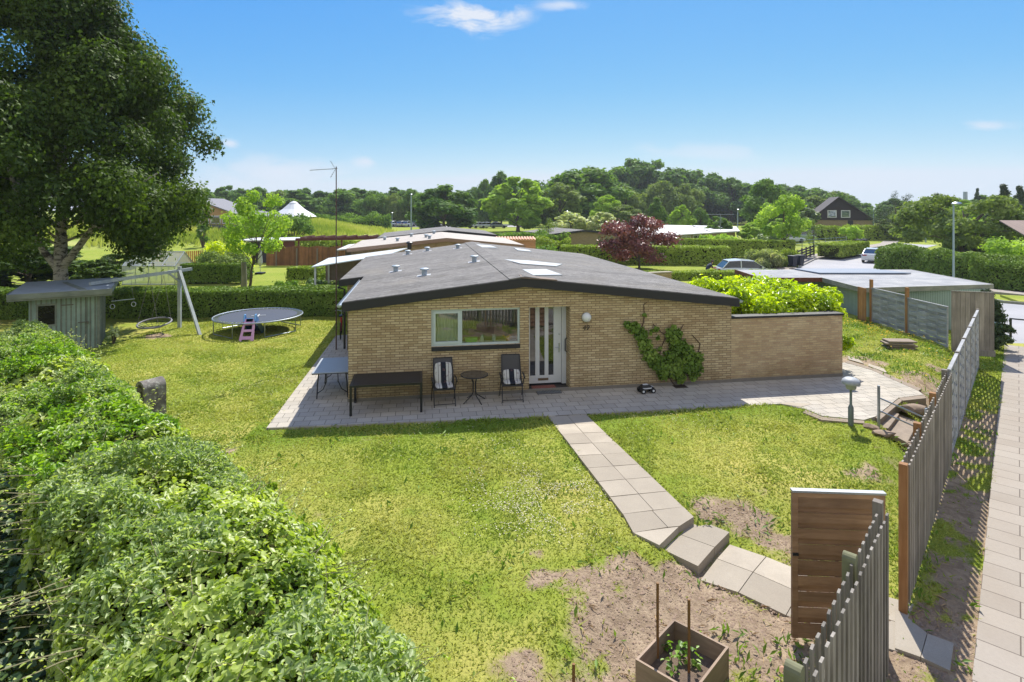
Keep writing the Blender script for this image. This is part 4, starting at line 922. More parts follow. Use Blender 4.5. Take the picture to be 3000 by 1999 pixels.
mb.box(-.62, -.34, -.034, -.018, .96, .99); mb.box(-.36, -.31, -.045, -.018, .9, 1.0); mb.build('door_hardware', m_plain('rusty_hinge', hx(96, 92, 80), .7), t, False)
mb = MB(); mb.slab([(-Ws - .5, -.38, 2.16), (.4, -.38, 2.16), (.4, Ds + .3, 2.28), (-Ws - .5, Ds + .3, 2.28)], .06); rf = mb.build('roof', m_plain('pale_roof_felt', hx(150, 158, 164), .85, var=.3, scale=3), t, False)
mb = MB(); mb.box(-Ws - .52, .42, -.405, -.382, 1.99, 2.17); mb.box(-Ws - .52, .42, -.36, -.33, 1.92, 2.095); mb.box(.402, .425, -.38, Ds + .3, 2.04, 2.2); mb.box(-Ws - .525, -Ws - .502, -.38, Ds + .3, 2.04, 2.2); mb.build('fascia', M_trim, rf, False)
mb = MB(); mb.slab([(-1.3, 1.8, 2.28), (-1.15, 1.8, 2.28), (-.35, -.2, 2.19), (-.55, -.2, 2.19)], .02); mb.build('lath', M_trim, rf, False)

# ================================================================ FENCES, GATE
M_pick = m_wood('weathered_picket', hx(112, 106, 98), hx(150, 144, 134), grain=(1, 1, .08), scale=16)
M_pick2 = m_wood('brown_fence_wood', hx(122, 115, 105), hx(160, 151, 140), grain=(1, 1, .08), scale=14)
M_warm = m_wood('warm_new_post', hx(150, 104, 62), hx(178, 134, 88), grain=(1, 1, .1), scale=14)
M_gfence = m_wood('grey_white_fence_wood', hx(140, 142, 144), hx(172, 172, 172), grain=(.15, .15, 1), scale=14)
FZ = -.34
def fp(s, off=0.0, z=0.0): return Vector((FA[0] + FD[0] * s + FN[0] * off, FA[1] + FD[1] * s + FN[1] * off, z))
fang = math.atan2(FD[1], FD[0])
def pickets(parent, s0, s1, ztop, mat, w=.075, pitch=.151, steps=None, name='pickets'):
    mb = MB(); s = s0; i = 0
    while s < s1 - w * .5:
        off = .045 if i % 2 == 0 else -.045; c = fp(s + w / 2, off); zt = (ztop(s) if callable(ztop) else ztop) + random.uniform(-.012, .012)
        mb.box(c.x - w / 2, c.x + w / 2, c.y - .011, c.y + .011, FZ + .08 + random.uniform(-.015, .015), zt, fang + random.uniform(-.06, .06), (c.x, c.y)); s += pitch / 2 + .012; i += 1
    mb.build(name, mat, parent)
    for z in (FZ + .35, FZ + 1.0, FZ + 1.62): mb = MB(); mb.bar(fp(s0, 0, z), fp(s1, 0, z), .06, .045); mb.build('rail', mat, parent)
def post(parent, s, top, mat, w=.095, rnd=False, off=0.0, bottom=None):
    c = fp(s, off); mb = MB(); b = FZ - .1 if bottom is None else bottom
    if rnd:
        pr = [(-w / 2, b), (w / 2, b)] + [(w / 2 * math.cos(a), top - w / 2 + w / 2 * math.sin(a)) for a in np.linspace(0, math.pi, 9)]
        n = len(pr); vs = []
        for y in (-w / 2, w / 2):
            for x, z in pr: vs.append((c.x + x * math.cos(fang) - y * math.sin(fang), c.y + x * math.sin(fang) + y * math.cos(fang), z))
        mb.add(vs, [tuple(range(n)), tuple(range(2 * n - 1, n - 1, -1))] + [(i, (i + 1) % n, n + (i + 1) % n, n + i) for i in range(n)])
    else: mb.box(c.x - w / 2, c.x + w / 2, c.y - w / 2, c.y + w / 2, b, top, fang, (c.x, c.y))
    return mb.build('post', mat, parent, bevel=.005)
t = thing('picket_fence', 'near weathered grey picket fence with a rounded green post, left of the gate opening', 'fence', tuple(fp(-1.4, 0, FZ)), 0)
pickets(t, -6.0, -1.42, 1.58, M_pick); post(t, -2.75, 1.66, m_plain('mossy_post', hx(112, 112, 84), .9, var=.4), .12, True, .075); post(t, -4.6, 1.66, bpy.data.materials['mossy_post'], .12, True, .07)
post(t, -1.40, 1.67, M_pick2, .10, off=.06)
t = thing('picket_fence', 'brown grey picket fence with warm brown square posts right of the gate opening', 'fence', tuple(fp(0, 0, FZ)), 0)
pickets(t, .06, 6.0, lambda s: 1.60, M_pick2)
for s, mt in ((0, M_warm), (1.9, M_warm), (3.9, M_warm), (5.95, M_pick2)): post(t, s, 1.66, mt, .10, off=.07 if s else 0)
def woven(parent, p, q, z0, z1, mat, ns=14, amp=.020, frame=.045, nb=3, name='woven_panel', cap=None):
    """horizontal slats woven round upright battens, inside a frame"""
    p, q = Vector(p), Vector(q); d = (q - p); L = d.length; d.normalize(); n = Vector((-d.y, d.x, 0)); mb = MB()
    at = lambda s, o, z: p + d * s + n * o + Vector((0, 0, z))
    mb.bar(at(0, 0, z0 + frame / 2), at(L, 0, z0 + frame / 2), frame, frame); 
    mb.bar(at(frame / 2, 0, z0 + frame), at(frame / 2, 0, z1 - frame), frame, frame, up=(0, 1, 0)); mb.bar(at(L - frame / 2, 0, z0 + frame), at(L - frame / 2, 0, z1 - frame), frame, frame, up=(0, 1, 0))
    bs = [L * (i + 1) / (nb + 1) for i in range(nb)]
    for b in bs: mb.bar(at(b, 0, z0 + frame), at(b, 0, z1 - frame), .018, .03, up=(0, 1, 0))
    pitch = (z1 - z0 - 2 * frame) / ns; N_ = 24
    for k in range(ns):
        z = z0 + frame + pitch * (k + .06); h = pitch * .95; vs = []
        for i in range(N_ + 1):
            s = frame + (L - 2 * frame) * i / N_; o = amp * math.sin(math.pi * (nb + 1) * i / N_ + (math.pi if k % 2 else 0))
            for dz, do in ((0, -.004), (0, .004), (h, .004), (h, -.004)): vs.append(at(s, o + do, z + dz))
        mb.add(vs, [(4 * i + a, 4 * i + (a + 1) % 4, 4 * i + 4 + (a + 1) % 4, 4 * i + 4 + a) for i in range(N_) for a in range(4)])
    o = mb.build(name, mat, parent)
    mb = MB(); mb.bar(at(-.01, 0, z1 - frame / 2), at(L + .01, 0, z1 - frame / 2), frame * 1.5, frame); mb.build('cap_rail', cap or mat, o)
    return o
t = thing('woven_fence', 'tall grey woven slat fence along the public path, beyond the pickets', 'fence', tuple(fp(6, 0, FZ)), 0)
for k in range(5):
    s = 6.03 + k * 1.92; woven(t, fp(s, 0), fp(s + 1.83, 0), FZ + .06, 1.66, M_gfence)
    post(t, s + 1.875, 1.69, M_pick2, .08)
# grey fence on the far side of the right lawn and its brown panel
t = thing('slat_fence', 'grey white horizontal slat fence with brown posts behind the right lawn', 'fence', (16.05, 25.4, 0), 0)
for (y0, y1) in ((25.35, 23.2), (23.05, 20.95)): woven(t, (16.05, y0, 0), (16.05, y1, 0), -.12, 1.62 - (25.4 - y1) * .035, M_gfence, ns=12, nb=3, amp=.028, cap=M_gfence)
for y, zt in ((25.42, 1.9), (23.12, 1.86)): mb = MB(); mb.box(16.0, 16.11, y - .055, y + .055, -.2, zt); mb.build('post', M_warm, t)
mb = MB()
for i in range(5): mb.box(15.86 - .05, 15.90 - .05, 25.45 + i * .12, 25.55 + i * .12, -.1, 1.5)
mb.build('board_panel', M_warm, t)
t = thing('board_fence', 'brown vertical board fence panel at the corner of the right lawn', 'fence', (16.2, 20.9, 0), 0)
b0, b1 = Vector((16.1, 20.85, 0)), Vector((17.35, 20.45, 0)); d_ = (b1 - b0).normalized(); mb = MB()
for i in range(9): p_ = b0 + d_ * (i * .145); q_ = b0 + d_ * (i * .145 + .138); mb.bar(p_ + Vector((0, 0, .97)) , q_ + Vector((0, 0, .97)), .022, 2.1)
mb.build('board_panel', M_pick2, t)
mb = MB(); mb.bar(b0 + Vector((0, 0, 2.045)), b0 + d_ * 1.31 + Vector((0, 0, 2.045)), .06, .04); mb.build('cap_rail', M_pick, t)
mb = MB(); mb.bar(b0 + Vector((0, -.03, -.15)), b0 + d_ * 1.31 + Vector((0, -.03, -.15)), .04, .2); mb.build('base_board', M_pick, t)
# gate, open into the garden
g1 = fp(-1.40, .12) ; g1.z = 0; g0 = Vector((W(1819, 1120, 1.6).x, W(1819, 1120, 1.6).y, 0)); g1 = Vector((W(2032, 1127, 1.6).x, W(2032, 1127, 1.6).y, 0))
t = thing('garden_gate', 'open brown slatted garden gate with a metal capped top', 'gate', (g1.x, g1.y, -.3))
GZ0, GZ1 = -.27, 1.58; dg_ = (g1 - g0).normalized(); Lg = (g1 - g0).length; ng = Vector((-dg_.y, dg_.x, 0))
M_gate = m_wood('brown_gate_boards', hx(132, 100, 74), hx(172, 138, 108), grain=(.12, .12, 1), scale=12)
ga = lambda s, o, z: g0 + dg_ * s + ng * o + Vector((0, 0, z))
mb = MB(); up_ = tuple(ng)
for s in (.035, Lg - .035): mb.bar(ga(s, 0, GZ0), ga(s, 0, GZ1 - .03), .045, .07, up=tuple(dg_))
mb.bar(ga(.07, 0, GZ0 + .035), ga(Lg - .07, 0, GZ0 + .035), .045, .06); mb.bar(ga(.07, 0, GZ1 - .065), ga(Lg - .07, 0, GZ1 - .065), .045, .07); mb.bar(ga(Lg / 2, .02, GZ0 + .06), ga(Lg / 2, .02, GZ1 - .1), .02, .04, up=tuple(dg_))
mb.build('gate_frame', M_gate, t)
mb = MB(); z = GZ0 + .08; nb_ = 17; ph_ = (GZ1 - .1 - z) / nb_
for k in range(nb_):
    a_ = z + k * ph_; o_ = -.018 if k % 2 == 0 else .010
    mb.bar(ga(.07, o_, a_ + ph_ * .5), ga(Lg - .07, o_, a_ + ph_ * .5), .012, ph_ * (1.2 if k % 2 == 0 else .96))
mb.build('gate_boards', M_gate, t)
mb = MB(); mb.bar(ga(-.005, 0, GZ1 - .015), ga(Lg + .005, 0, GZ1 - .015), .075, .025); mb.build('metal_cap', m_plain('metal_cap', hx(150, 154, 158), .45, .4, var=.15), t)
mb = MB(); mb.bar(ga(.0, -.03, .78), ga(.07, -.03, .78), .02, .03); mb.build('latch', M_blackm, t)
# planter box with stakes
pz = gzf(2.0, 6.5); bx = [W(1548, 1422, .0), W(1675, 1487, .0), None, W(1460, 1515, .0)]; bx[2] = bx[1] + bx[3] - bx[0]
t = thing('planter_box', 'square raised planter box of weathered boards on the bare soil', 'planter', (*((bx[0] + bx[2]) / 2)[:2], pz))
M_plank = m_wood('planter_plank', hx(132, 112, 94), hx(170, 148, 126), grain=(.2, .2, 1), scale=10)
cB = sum(bx, Vector()) / 4; ht = .0 - pz
for i in range(4):
    a_, b_ = bx[i], bx[(i + 1) % 4]; d_ = (b_ - a_).normalized(); n_ = (cB - (a_ + b_) / 2); n_ = (n_ - d_ * n_.dot(d_)).normalized() * .014
    off = .028 if i % 2 else 0; mb = MB(); mb.bar(a_ + n_ + d_ * off + Vector((0, 0, -ht / 2 - .02)), b_ + n_ - d_ * off + Vector((0, 0, -ht / 2 - .02)), .026, ht + .04); mb.build('side_board', M_plank, t)
mb = MB(); q = [cB.lerp(p_, .93) for p_ in bx]; mb.slab([(p_.x, p_.y, pz + .12) for p_ in q], .1); mb.build('soil', m_plain('planter_soil', hx(104, 88, 74), .95, var=.5, scale=20, bs=1.), t)
M_stake = m_wood('stake_wood', hx(112, 80, 48), hx(150, 112, 70), grain=(1, 1, .1))
for (px, py, ptop, lab) in ((1511, 1512, 1340, 'taller wooden stake at the back left of the planter box'), (1583, 1545, 1378, 'shorter wooden stake in the middle of the planter box')):
    p_ = W(px, py, pz + .12); z1 = HC - (ptop - HY) / F * p_.y; t = thing('garden_stake', lab, 'stake', (p_.x, p_.y, pz + .1), 0, 'stakes in the planter')
    mb = MB(); mb.add([(-.014, -.011, 0), (.014, -.011, 0), (.014, .011, 0), (-.014, .011, 0), (-.014, -.011, z1 - pz - .1), (.014, -.011, z1 - pz - .1), (.014, .011, z1 - pz - .1), (-.014, .011, z1 - pz - .1)], [(0, 1, 2, 3), (4, 5, 6, 7), (0, 1, 5, 4), (1, 2, 6, 5), (2, 3, 7, 6), (3, 0, 4, 7)]); mb.build('stake', M_stake, t, False)
p_ = G(1318, 1575); o = MB().box(-.016, .016, -.014, .014, 0, .24).build('garden_stake', M_stake); o.location = p_; tag(o, 'short wooden peg in the soil left of the planter box', 'stake', 'stakes in the planter')
rock('brick_piece', 'small pale broken brick piece lying on the soil by the fence', 'stone', G(1797, 1542) + Vector((0, 0, .02)), (.055, .035, .025), None, .6, 41, m_plain('broken_brick', hx(180, 140, 116), .9))
# garages
zg = 1.5; gt = thing('garage_row', 'row of low pale green timber garages with flat grey corrugated roofs by the street', 'garage', (16, 26, -.6))
m, nt, out = newmat('corrugated_roof'); v = coords(nt, 'Object'); s_ = N(nt, 'ShaderNodeSeparateXYZ'); nt.links.new(v, s_.inputs[0])
wv = M_(nt, 'SINE', M_(nt, 'MULTIPLY', s_.outputs[0], 36.0)); c = mixc(nt, ramp(nt, noise(nt, v, 1.2, 5, .6), [(.35, 0.), (.65, 1.)]), hx(132, 134, 138), hx(160, 160, 160))
princ(nt, out, c, .7, 0, .3, bump(nt, wv, .8, .03)); M_corr = m
GX0, GX1 = 16.35, 22.6
m, nt, out = newmat('green_cladding'); v = coords(nt); s_ = N(nt, 'ShaderNodeSeparateXYZ'); nt.links.new(v, s_.inputs[0])
g_ = M_(nt, 'GREATER_THAN', M_(nt, 'FRACT', M_(nt, 'MULTIPLY', M_(nt, 'ADD', s_.outputs[0], s_.outputs[1]), 9)), .82)
c = mixc(nt, M_(nt, 'MULTIPLY', g_, .6), mixc(nt, noise(nt, v, 2, 4), hx(126, 146, 136), hx(150, 166, 156)), hx(70, 82, 76)); princ(nt, out, c, .8, 0, .3); M_clad = m
mb = MB(); mb.box(GX0, GX1 - .35, 26.5, 32.2, -.7, zg - .2); mb.box(13.2, GX0 - .002, 29.8, 32.2, -.3, zg - .2); mb.build('wall', M_clad, gt)
mb = MB(); mb.slab([(GX0 - .35, 25.95, zg - .06), (GX1, 26.75, zg), (GX1 + .2, 32.6, zg + .06), (GX0 - .35, 32.6, zg + .06)], .08); mb.build('roof', M_corr, gt)
mb = MB(); mb.slab([(12.8, 29.3, zg + .0), (GX0 - .36, 29.3, zg + .0), (GX0 - .36, 32.6, zg + .06), (12.8, 32.6, zg + .06)], .08); mb.build('roof', M_corr, gt)
mb = MB(); mb.slab([(GX0 + .2, 30.6, zg + .11), (21.4, 30.5, zg + .12), (20.4, 32.5, zg + .14), (GX0 - .2, 32.55, zg + .13)], .06); mb.build('roof', m_plain('upper_grey_roof', hx(104, 116, 132), .6, .0, var=.2, stretch=(.2, 3, 1)), gt)
M_gf = m_wood('garage_fascia', hx(126, 128, 116), hx(152, 152, 140), grain=(.2, .2, 1))
mb = MB(); mb.bar((GX0 - .37, 25.93, zg - .16), (GX1 + .02, 26.73, zg - .1), .04, .22); mb.bar((GX0 - .38, 25.93, zg - .16), (GX0 - .38, 29.28, zg - .1), .04, .22); mb.bar((GX1 + .03, 26.75, zg - .1), (GX1 + .22, 32.6, zg - .04), .04, .22); mb.build('fascia', M_gf, gt)
mb = MB(); mb.bar((12.78, 29.27, zg - .1), (GX0 - .4, 29.27, zg - .1), .04, .22); mb.bar((12.77, 29.3, zg - .1), (12.77, 32.6, zg - .04), .04, .22); mb.build('fascia', m_wood('red_brown_fascia', hx(96, 56, 44), hx(120, 74, 58)), gt)
# antenna mast at the back left corner of the house
ab = HL(-1.12, 5.75); t = thing('antenna_mast', 'thin rusty television antenna mast rising beside the left eave of the house', 'antenna', (ab.x, ab.y, 0), HR)
zt = HC - (383 - HY) / F * ab.y; mb = MB(); mb.tube([(0, 0, 0), (0, 0, zt)], [.024, .018], 8); mb.build('mast', m_plain('rusty_mast', hx(92, 70, 66), .7, .3, var=.4, scale=14), t, False)
mb = MB(); zb_ = zt - .1; mb.tube([(.05, 0, zb_ + .03), (-.9, -.05, zb_ - .05)], .012, 6)
for i in range(9): x = -.12 - i * .09; mb.tube([(x, -.13, zb_ - .005), (x, .13, zb_ - .005)], .005, 5)
for s in (-1, 1):
    for k in range(4): mb.tube([(-.05 - .04 * k, -.18, zb_ + s * (.05 + .07 * k)), (-.05 - .04 * k, .18, zb_ + s * (.05 + .07 * k))], .006, 5)
    mb.tube([(-.03, 0, zb_), (-.2, 0, zb_ + s * .3)], .008, 5); mb.tube([(-.17, -.18, zb_ + s * .26), (-.17, .18, zb_ + s * .26)], .006, 5)
mb.build('aerial', M_steel, t, False)
# ================================================================ VEGETATION
M_bark = m_wood('bark', hx(70, 62, 52), hx(112, 100, 86), grain=(1, 1, .2), scale=8)
m, nt, out = newmat('birch_bark'); v = coords(nt, 'Object', (1, 1, 2.2))
c = mixc(nt, ramp(nt, noise(nt, v, 3.2, 6, .7, .5), [(.42, 0.), (.52, 1.)]), hx(64, 58, 52), hx(160, 154, 146)); princ(nt, out, c, .8, 0, .2, bump(nt, noise(nt, v, 12, 4), .5, .02)); M_birch = m
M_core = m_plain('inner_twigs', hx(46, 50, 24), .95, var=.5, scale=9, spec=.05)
LM = {
 'hedge': m_leaf('hedge_leaf', [hx(80, 106, 38), hx(126, 148, 62), hx(170, 184, 96), hx(214, 220, 156)], .4, .42, .5, 1.6),
 'weed': m_leaf('climber_leaf', [hx(80, 116, 30), hx(120, 156, 44), hx(160, 188, 64)], .38, .45, .5),
 'laurel': m_leaf('laurel_leaf', [hx(118, 146, 20), hx(174, 192, 28), hx(214, 220, 54)], .46, .3, .7, 1.5),
 'trim': m_leaf('trimmed_hedge_leaf', [hx(80, 106, 42), hx(108, 134, 54), hx(140, 160, 76)], .2, .6, .15),
 'trimy': m_leaf('light_hedge_leaf', [hx(110, 134, 48), hx(142, 162, 64), hx(174, 188, 94)], .2, .6, .15),
 'birch': m_leaf('birch_leaf', [hx(46, 64, 22), hx(62, 84, 28), hx(84, 106, 38), hx(108, 128, 56)], .32, .6, .2, .35),
 'dark': m_leaf('dark_tree_leaf', [hx(66, 96, 46), hx(92, 122, 58), hx(122, 150, 78)], .28, .7, .12, .25),
 'mid': m_leaf('green_tree_leaf', [hx(78, 108, 48), hx(106, 136, 60), hx(136, 162, 84)], .32, .7, .12, .3),
 'light': m_leaf('light_tree_leaf', [hx(118, 150, 58), hx(152, 180, 74), hx(182, 202, 104)], .36, .7, .12, .3),
 'olive': m_leaf('olive_tree_leaf', [hx(90, 110, 58), hx(120, 138, 76), hx(150, 164, 100)], .3, .7, .12, .3),
 'lime': m_leaf('lime_bush_leaf', [hx(150, 170, 10), hx(196, 206, 18), hx(222, 224, 44)], .42, .45, .4),
 'elder': m_leaf('flowering_leaf', [hx(120, 142, 84), hx(196, 202, 156), hx(238, 234, 206)], .3, .6, .2, .9),
 'maple': m_leaf('red_maple_leaf', [hx(84, 50, 48), hx(126, 72, 66), hx(160, 110, 98)], .2, .4, .5, .7, tcol=(1.3, .9, .8)),
 'conifer': m_leaf('conifer_needles', [hx(50, 66, 40), hx(68, 86, 50), hx(92, 108, 66)], .12, .6, .2, .4),
 'grassy': m_leaf('ornamental_grass', [hx(108, 130, 70), hx(150, 162, 112), hx(186, 186, 150)], .35, .6, .2),
 'pale': m_leaf('silver_leaf', [hx(80, 104, 60), hx(120, 142, 92), hx(168, 180, 140)], .3, .5, .3, .8),
}
def crown_leaves(clumps, n, S, shape='kite', droop=0.0, asp=.6, flat=.8, r=None, shell=.5):
    r = r or rng
    C = np.array([c[:3] for c in clumps]); Rr = np.array([c[3] for c in clumps]); pr = Rr ** 2 / (Rr ** 2).sum()
    idx = r.choice(len(C), n, p=pr); d = unit(r.normal(size=(n, 3))); rad = Rr[idx] * (shell + (1 - shell) * r.random(n) ** .6) * (1 + .15 * r.normal(size=n))
    P = C[idx] + d * rad[:, None] * np.array([1, 1, flat])
    if droop: P[:, 2] -= droop * r.random(n) ** 2 * 1.0
    Nn = d * .7 + np.array([0, 0, .35]) + r.normal(size=(n, 3)) * .45
    Tn = None
    if droop: Tn = r.normal(size=(n, 3)) * .5 + np.array([0, 0, -1.0])
    s = S * (.6 + .8 * r.random(n)); cl = r.random(len(C)); v = np.clip(cl[idx] * .6 + r.random(n) * .4, 0, 1)
    return leaf_arrays(P, Nn, s, asp, shape, Tn, v)
def env(kind, t):
    if kind == 'round': return math.sin(math.pi * min(1, .12 + .86 * t)) ** .62
    if kind == 'cone': return (1 - t) ** .75 * min(1, t * 6 + .35)
    if kind == 'column': return min(1, (1 - t) * 3.2) ** .6 * min(1, t * 8 + .4)
    if kind == 'flat': return math.sin(math.pi * min(1, .2 + .72 * t)) ** .5
    return 1
def clumps_for(kind, Rw, z0, z1, k, r, cr=(.2, .36), spread=(.45, .9)):
    out = []
    for i in range(k):
        t = (i + r.random()) / k; e = env(kind, t) * Rw; a = r.random() * 6.283; rho = e * (spread[0] + (spread[1] - spread[0]) * r.random() ** .6); c = (cr[0] + (cr[1] - cr[0]) * r.random()) * Rw * (.55 + .45 * env(kind, t))
        rho = max(0, min(rho, e - c * .5)); out.append((rho * math.cos(a), rho * math.sin(a), z0 + (z1 - z0) * t, c))
    return out
def limbs(mb, base, clumps, r0, split, nmax, r):
    """trunk to the crown's middle with limbs running out to a spread of clumps"""
    top = max(c[2] for c in clumps); zt = base[2] + (top - base[2]) * .8
    path = [Vector(base) + Vector((.25 * r0 * math.sin(k * 2.1) * k, .25 * r0 * math.cos(k * 1.7) * k, (zt - base[2]) * k / 7)) for k in range(8)]
    mb.tube(path, [r0 * (1.25 if k == 0 else 1 - k / 8.5) for k in range(8)], 9)
    sel = list(clumps); r.shuffle(sel)
    for c in sel[:nmax]:
        c = Vector(c[:3]); hh = min(max(split, base[2] + (c.z - base[2]) * (.3 + .35 * r.random())), zt * .95)
        kk = (hh - base[2]) / (zt - base[2]) * 7; i = int(min(6, kk)); s = path[i].lerp(path[i + 1], kk - i)
        mid = s.lerp(c, .5) + Vector((0, 0, .12 * (c - s).length)); rr_ = r0 * (.42 - .22 * (hh - base[2]) / (zt - base[2]))
        mb.tube([s, s.lerp(mid, .5) , mid, mid.lerp(c, .6), c], [rr_, rr_ * .8, rr_ * .6, rr_ * .4, rr_ * .15], 6)
def make_tree(name, label, cat, kind, Rw, H, z0, nleaf, S, leafmat, k=26, barkmat=None, r0=None, droop=0, seed=1, shape='kite', group=None, flat=.8, cr=(.2, .36), nl=12, asp=.6, loc=(0, 0, 0), shell=.4):
    r = np.random.default_rng(seed); t = thing(name, label, cat, loc, 0, group)
    cl = clumps_for(kind, Rw, z0, H - cr[0] * Rw * .6, k, r, cr); V, Fa, v = crown_leaves(cl, nleaf, S, shape, droop, asp, flat, r, shell)
    np_mesh('crown', V, Fa, leafmat, t, {'v': v})
    mb = MB(); limbs(mb, (0, 0, 0), cl, r0 or H * .02, z0 * .7, nl, r); mb.build('trunk', barkmat or M_bark, t, False, smooth=True)
    return t
def kids(o): return [x for x in bpy.data.objects if x.parent == o]
def clone(proto, label, loc, sx, sz, rz, matl=None, group=None, name=None, cat=None):
    c = copy_tree(proto); c.location = loc; c.scale = (sx, sx, sz); c.rotation_euler = (0, 0, rz); c['label'] = label
    if group: c['group'] = group
    if name: c.name = name
    if cat: c['category'] = cat
    if matl:
        for ch in kids(c):
            if ch.name.startswith('crown'): ch.material_slots[0].link = 'OBJECT'; ch.material_slots[0].material = matl
    return c
# ---- hedges
def hedge(name, label, pts, w, h, S, cover, mat, group=None, lump=.08, core=.12, shape='kite', asp=.6, round_=.1, gaps=False, cat='hedge', z=None, sz_fun=None, shoots=0, hid=None, topvar=0.0):
    pts = [np.array(p[:2], float) for p in pts]; base = pts[0]; z0 = gzf(*base) if z is None else z
    t = thing(name, label, cat, (base[0], base[1], z0), 0, group); parts = []
    for i in range(len(pts) - 1):
        p, q = pts[i], pts[i + 1]; d = q - p; d = d / np.linalg.norm(d); p = p - d * (w * .4 if i else 0); L = np.linalg.norm(q - p); n = np.array([-d[1], d[0]])
        for face in ('top', 'l', 'r', 'e0', 'e1'):
            if face == 'e0' and i > 0 or face == 'e1' and i < len(pts) - 2: continue
            if hid and face in hid: cv = cover * .3
            else: cv = cover
            A = {'top': L * w, 'l': L * h, 'r': L * h, 'e0': w * h, 'e1': w * h}[face]
            k = int(A * cv / (S * S * asp * .5)); a, b = rng.random(k), rng.random(k); dep = np.abs(rng.normal(size=k)) * lump * .8
            if face == 'top': s, o, zz = a * L, (b - .5) * w, h - dep * 1.0; nn = np.array([0, 0, 1.])
            elif face in 'lr': s, zz = a * L, b * h; o = (w / 2 - dep) * (1 if face == 'l' else -1); nn = np.array([*(n * (1 if face == 'l' else -1)), .25])
            else: o, zz = (a - .5) * w, b * h; s = dep if face == 'e0' else L - dep; nn = np.array([*(d * (-1 if face == 'e0' else 1)), .25])
            # round the shoulders
            e = np.clip((zz - (h - round_)) / max(round_, 1e-3), 0, 1); o = o * (1 - (round_ / w) * e ** 2) if face != 'top' else o
            if face == 'top': ee = np.clip((np.abs(o) - (w / 2 - round_)) / round_, 0, 1); zz = zz - round_ * .7 * ee ** 2
            X = p[0] + d[0] * s + n[0] * o; Y = p[1] + d[1] * s + n[1] * o
            lm = (vnoise(X * 1.0, Y + zz, lump * 6 + .15, 77) - .5) * 2 * lump
            if topvar: zz = zz * (1 + topvar * (vnoise(X, Y, 1.6, 21) - .5) * 2)
            P = np.stack([X, Y, zz + z0], 1) + nn * lm[:, None]
            if gaps and face in ('l', 'r', 'e0', 'e1'):
                keep = rng.random(k) < sst(.0, gaps, zz / h); P = P[keep]
            Nn = nn + rng.normal(size=P.shape) * .5; v = np.clip(.35 * vnoise(P[:, 0], P[:, 1] + P[:, 2], .5, 8) + .65 * rng.random(len(P)), 0, 1)
            ss = S * (.65 + .7 * rng.random(len(P))); V, Fa, vv = leaf_arrays(P - np.array([base[0], base[1], z0]), Nn, ss, asp, shape, None, v); parts.append((V, Fa, vv))
    V, Fa, v = merge(parts); np_mesh('foliage', V, Fa, mat, t, {'v': v})
    mb = MB()
    for i in range(len(pts) - 1):
        p, q = Vector((*pts[i], z0)), Vector((*pts[i + 1], z0)); zb = h * (.0 if not gaps else gaps * .7)
        hh = h - core - lump - h * topvar * .8; hh = hh if i % 2 == 0 else hh - .01
        mb.bar(p + Vector((0, 0, (hh + zb) / 2)), q + Vector((0, 0, (hh + zb) / 2)), max(.1, w - 2 * core - 2 * lump), hh - zb)
        if gaps:
            L = (q - p).length
            for s in np.arange(.1, L, .22):
                c = p.lerp(q, s / L); o = Vector((rng.normal() * w * .2, rng.normal() * w * .2, 0)); mb.tube([c + o * .4, c + o * 1.2 + Vector((0, 0, h * .35)), c + o * 1.6 + Vector((0, 0, h * .8))], [.02, .015, .01], 5)
    mb.build('branches', M_core, t); return t

# big foreground hedge
R0 = [(-.75, 3.0), (-3.05, 6.0), (-5.7, 8.8), (-8.8, 11.5), (-12.2, 14.5), (-15.6, 17.2)]
base = np.array(R0[0]); parts = []
HW = 2.6
def hedge_frame(s):
    seg = [np.linalg.norm(np.array(R0[i + 1]) - R0[i]) for i in range(len(R0) - 1)]; cum = np.concatenate([[0], np.cumsum(seg)])
    s = np.clip(s, 0, cum[-1] - 1e-6); i = np.clip(np.searchsorted(cum, s, side='right') - 1, 0, len(seg) - 1); f_ = (s - cum[i]) / np.array(seg)[i]
    A_ = np.array(R0)[i]; B_ = np.array(R0)[i + 1]; P = A_ + (B_ - A_) * f_[:, None]; d = (B_ - A_) / np.array(seg)[i][:, None]
    return P, d, cum[-1]
Ltot = hedge_frame(np.array([0.]))[2]
def hedge_top(X, Y): return 1.55 - .3 * sst(7.5, 10, Y) * (1 - sst(12.5, 15, Y)) + 0.20 * (vnoise(X, Y, 1.5, 41) - .5) * 2 + .18 * (vnoise(X, Y, .6, 42) - .5) * 2 + .15 * (vnoise(X, Y, .25, 43) - .5) * 2
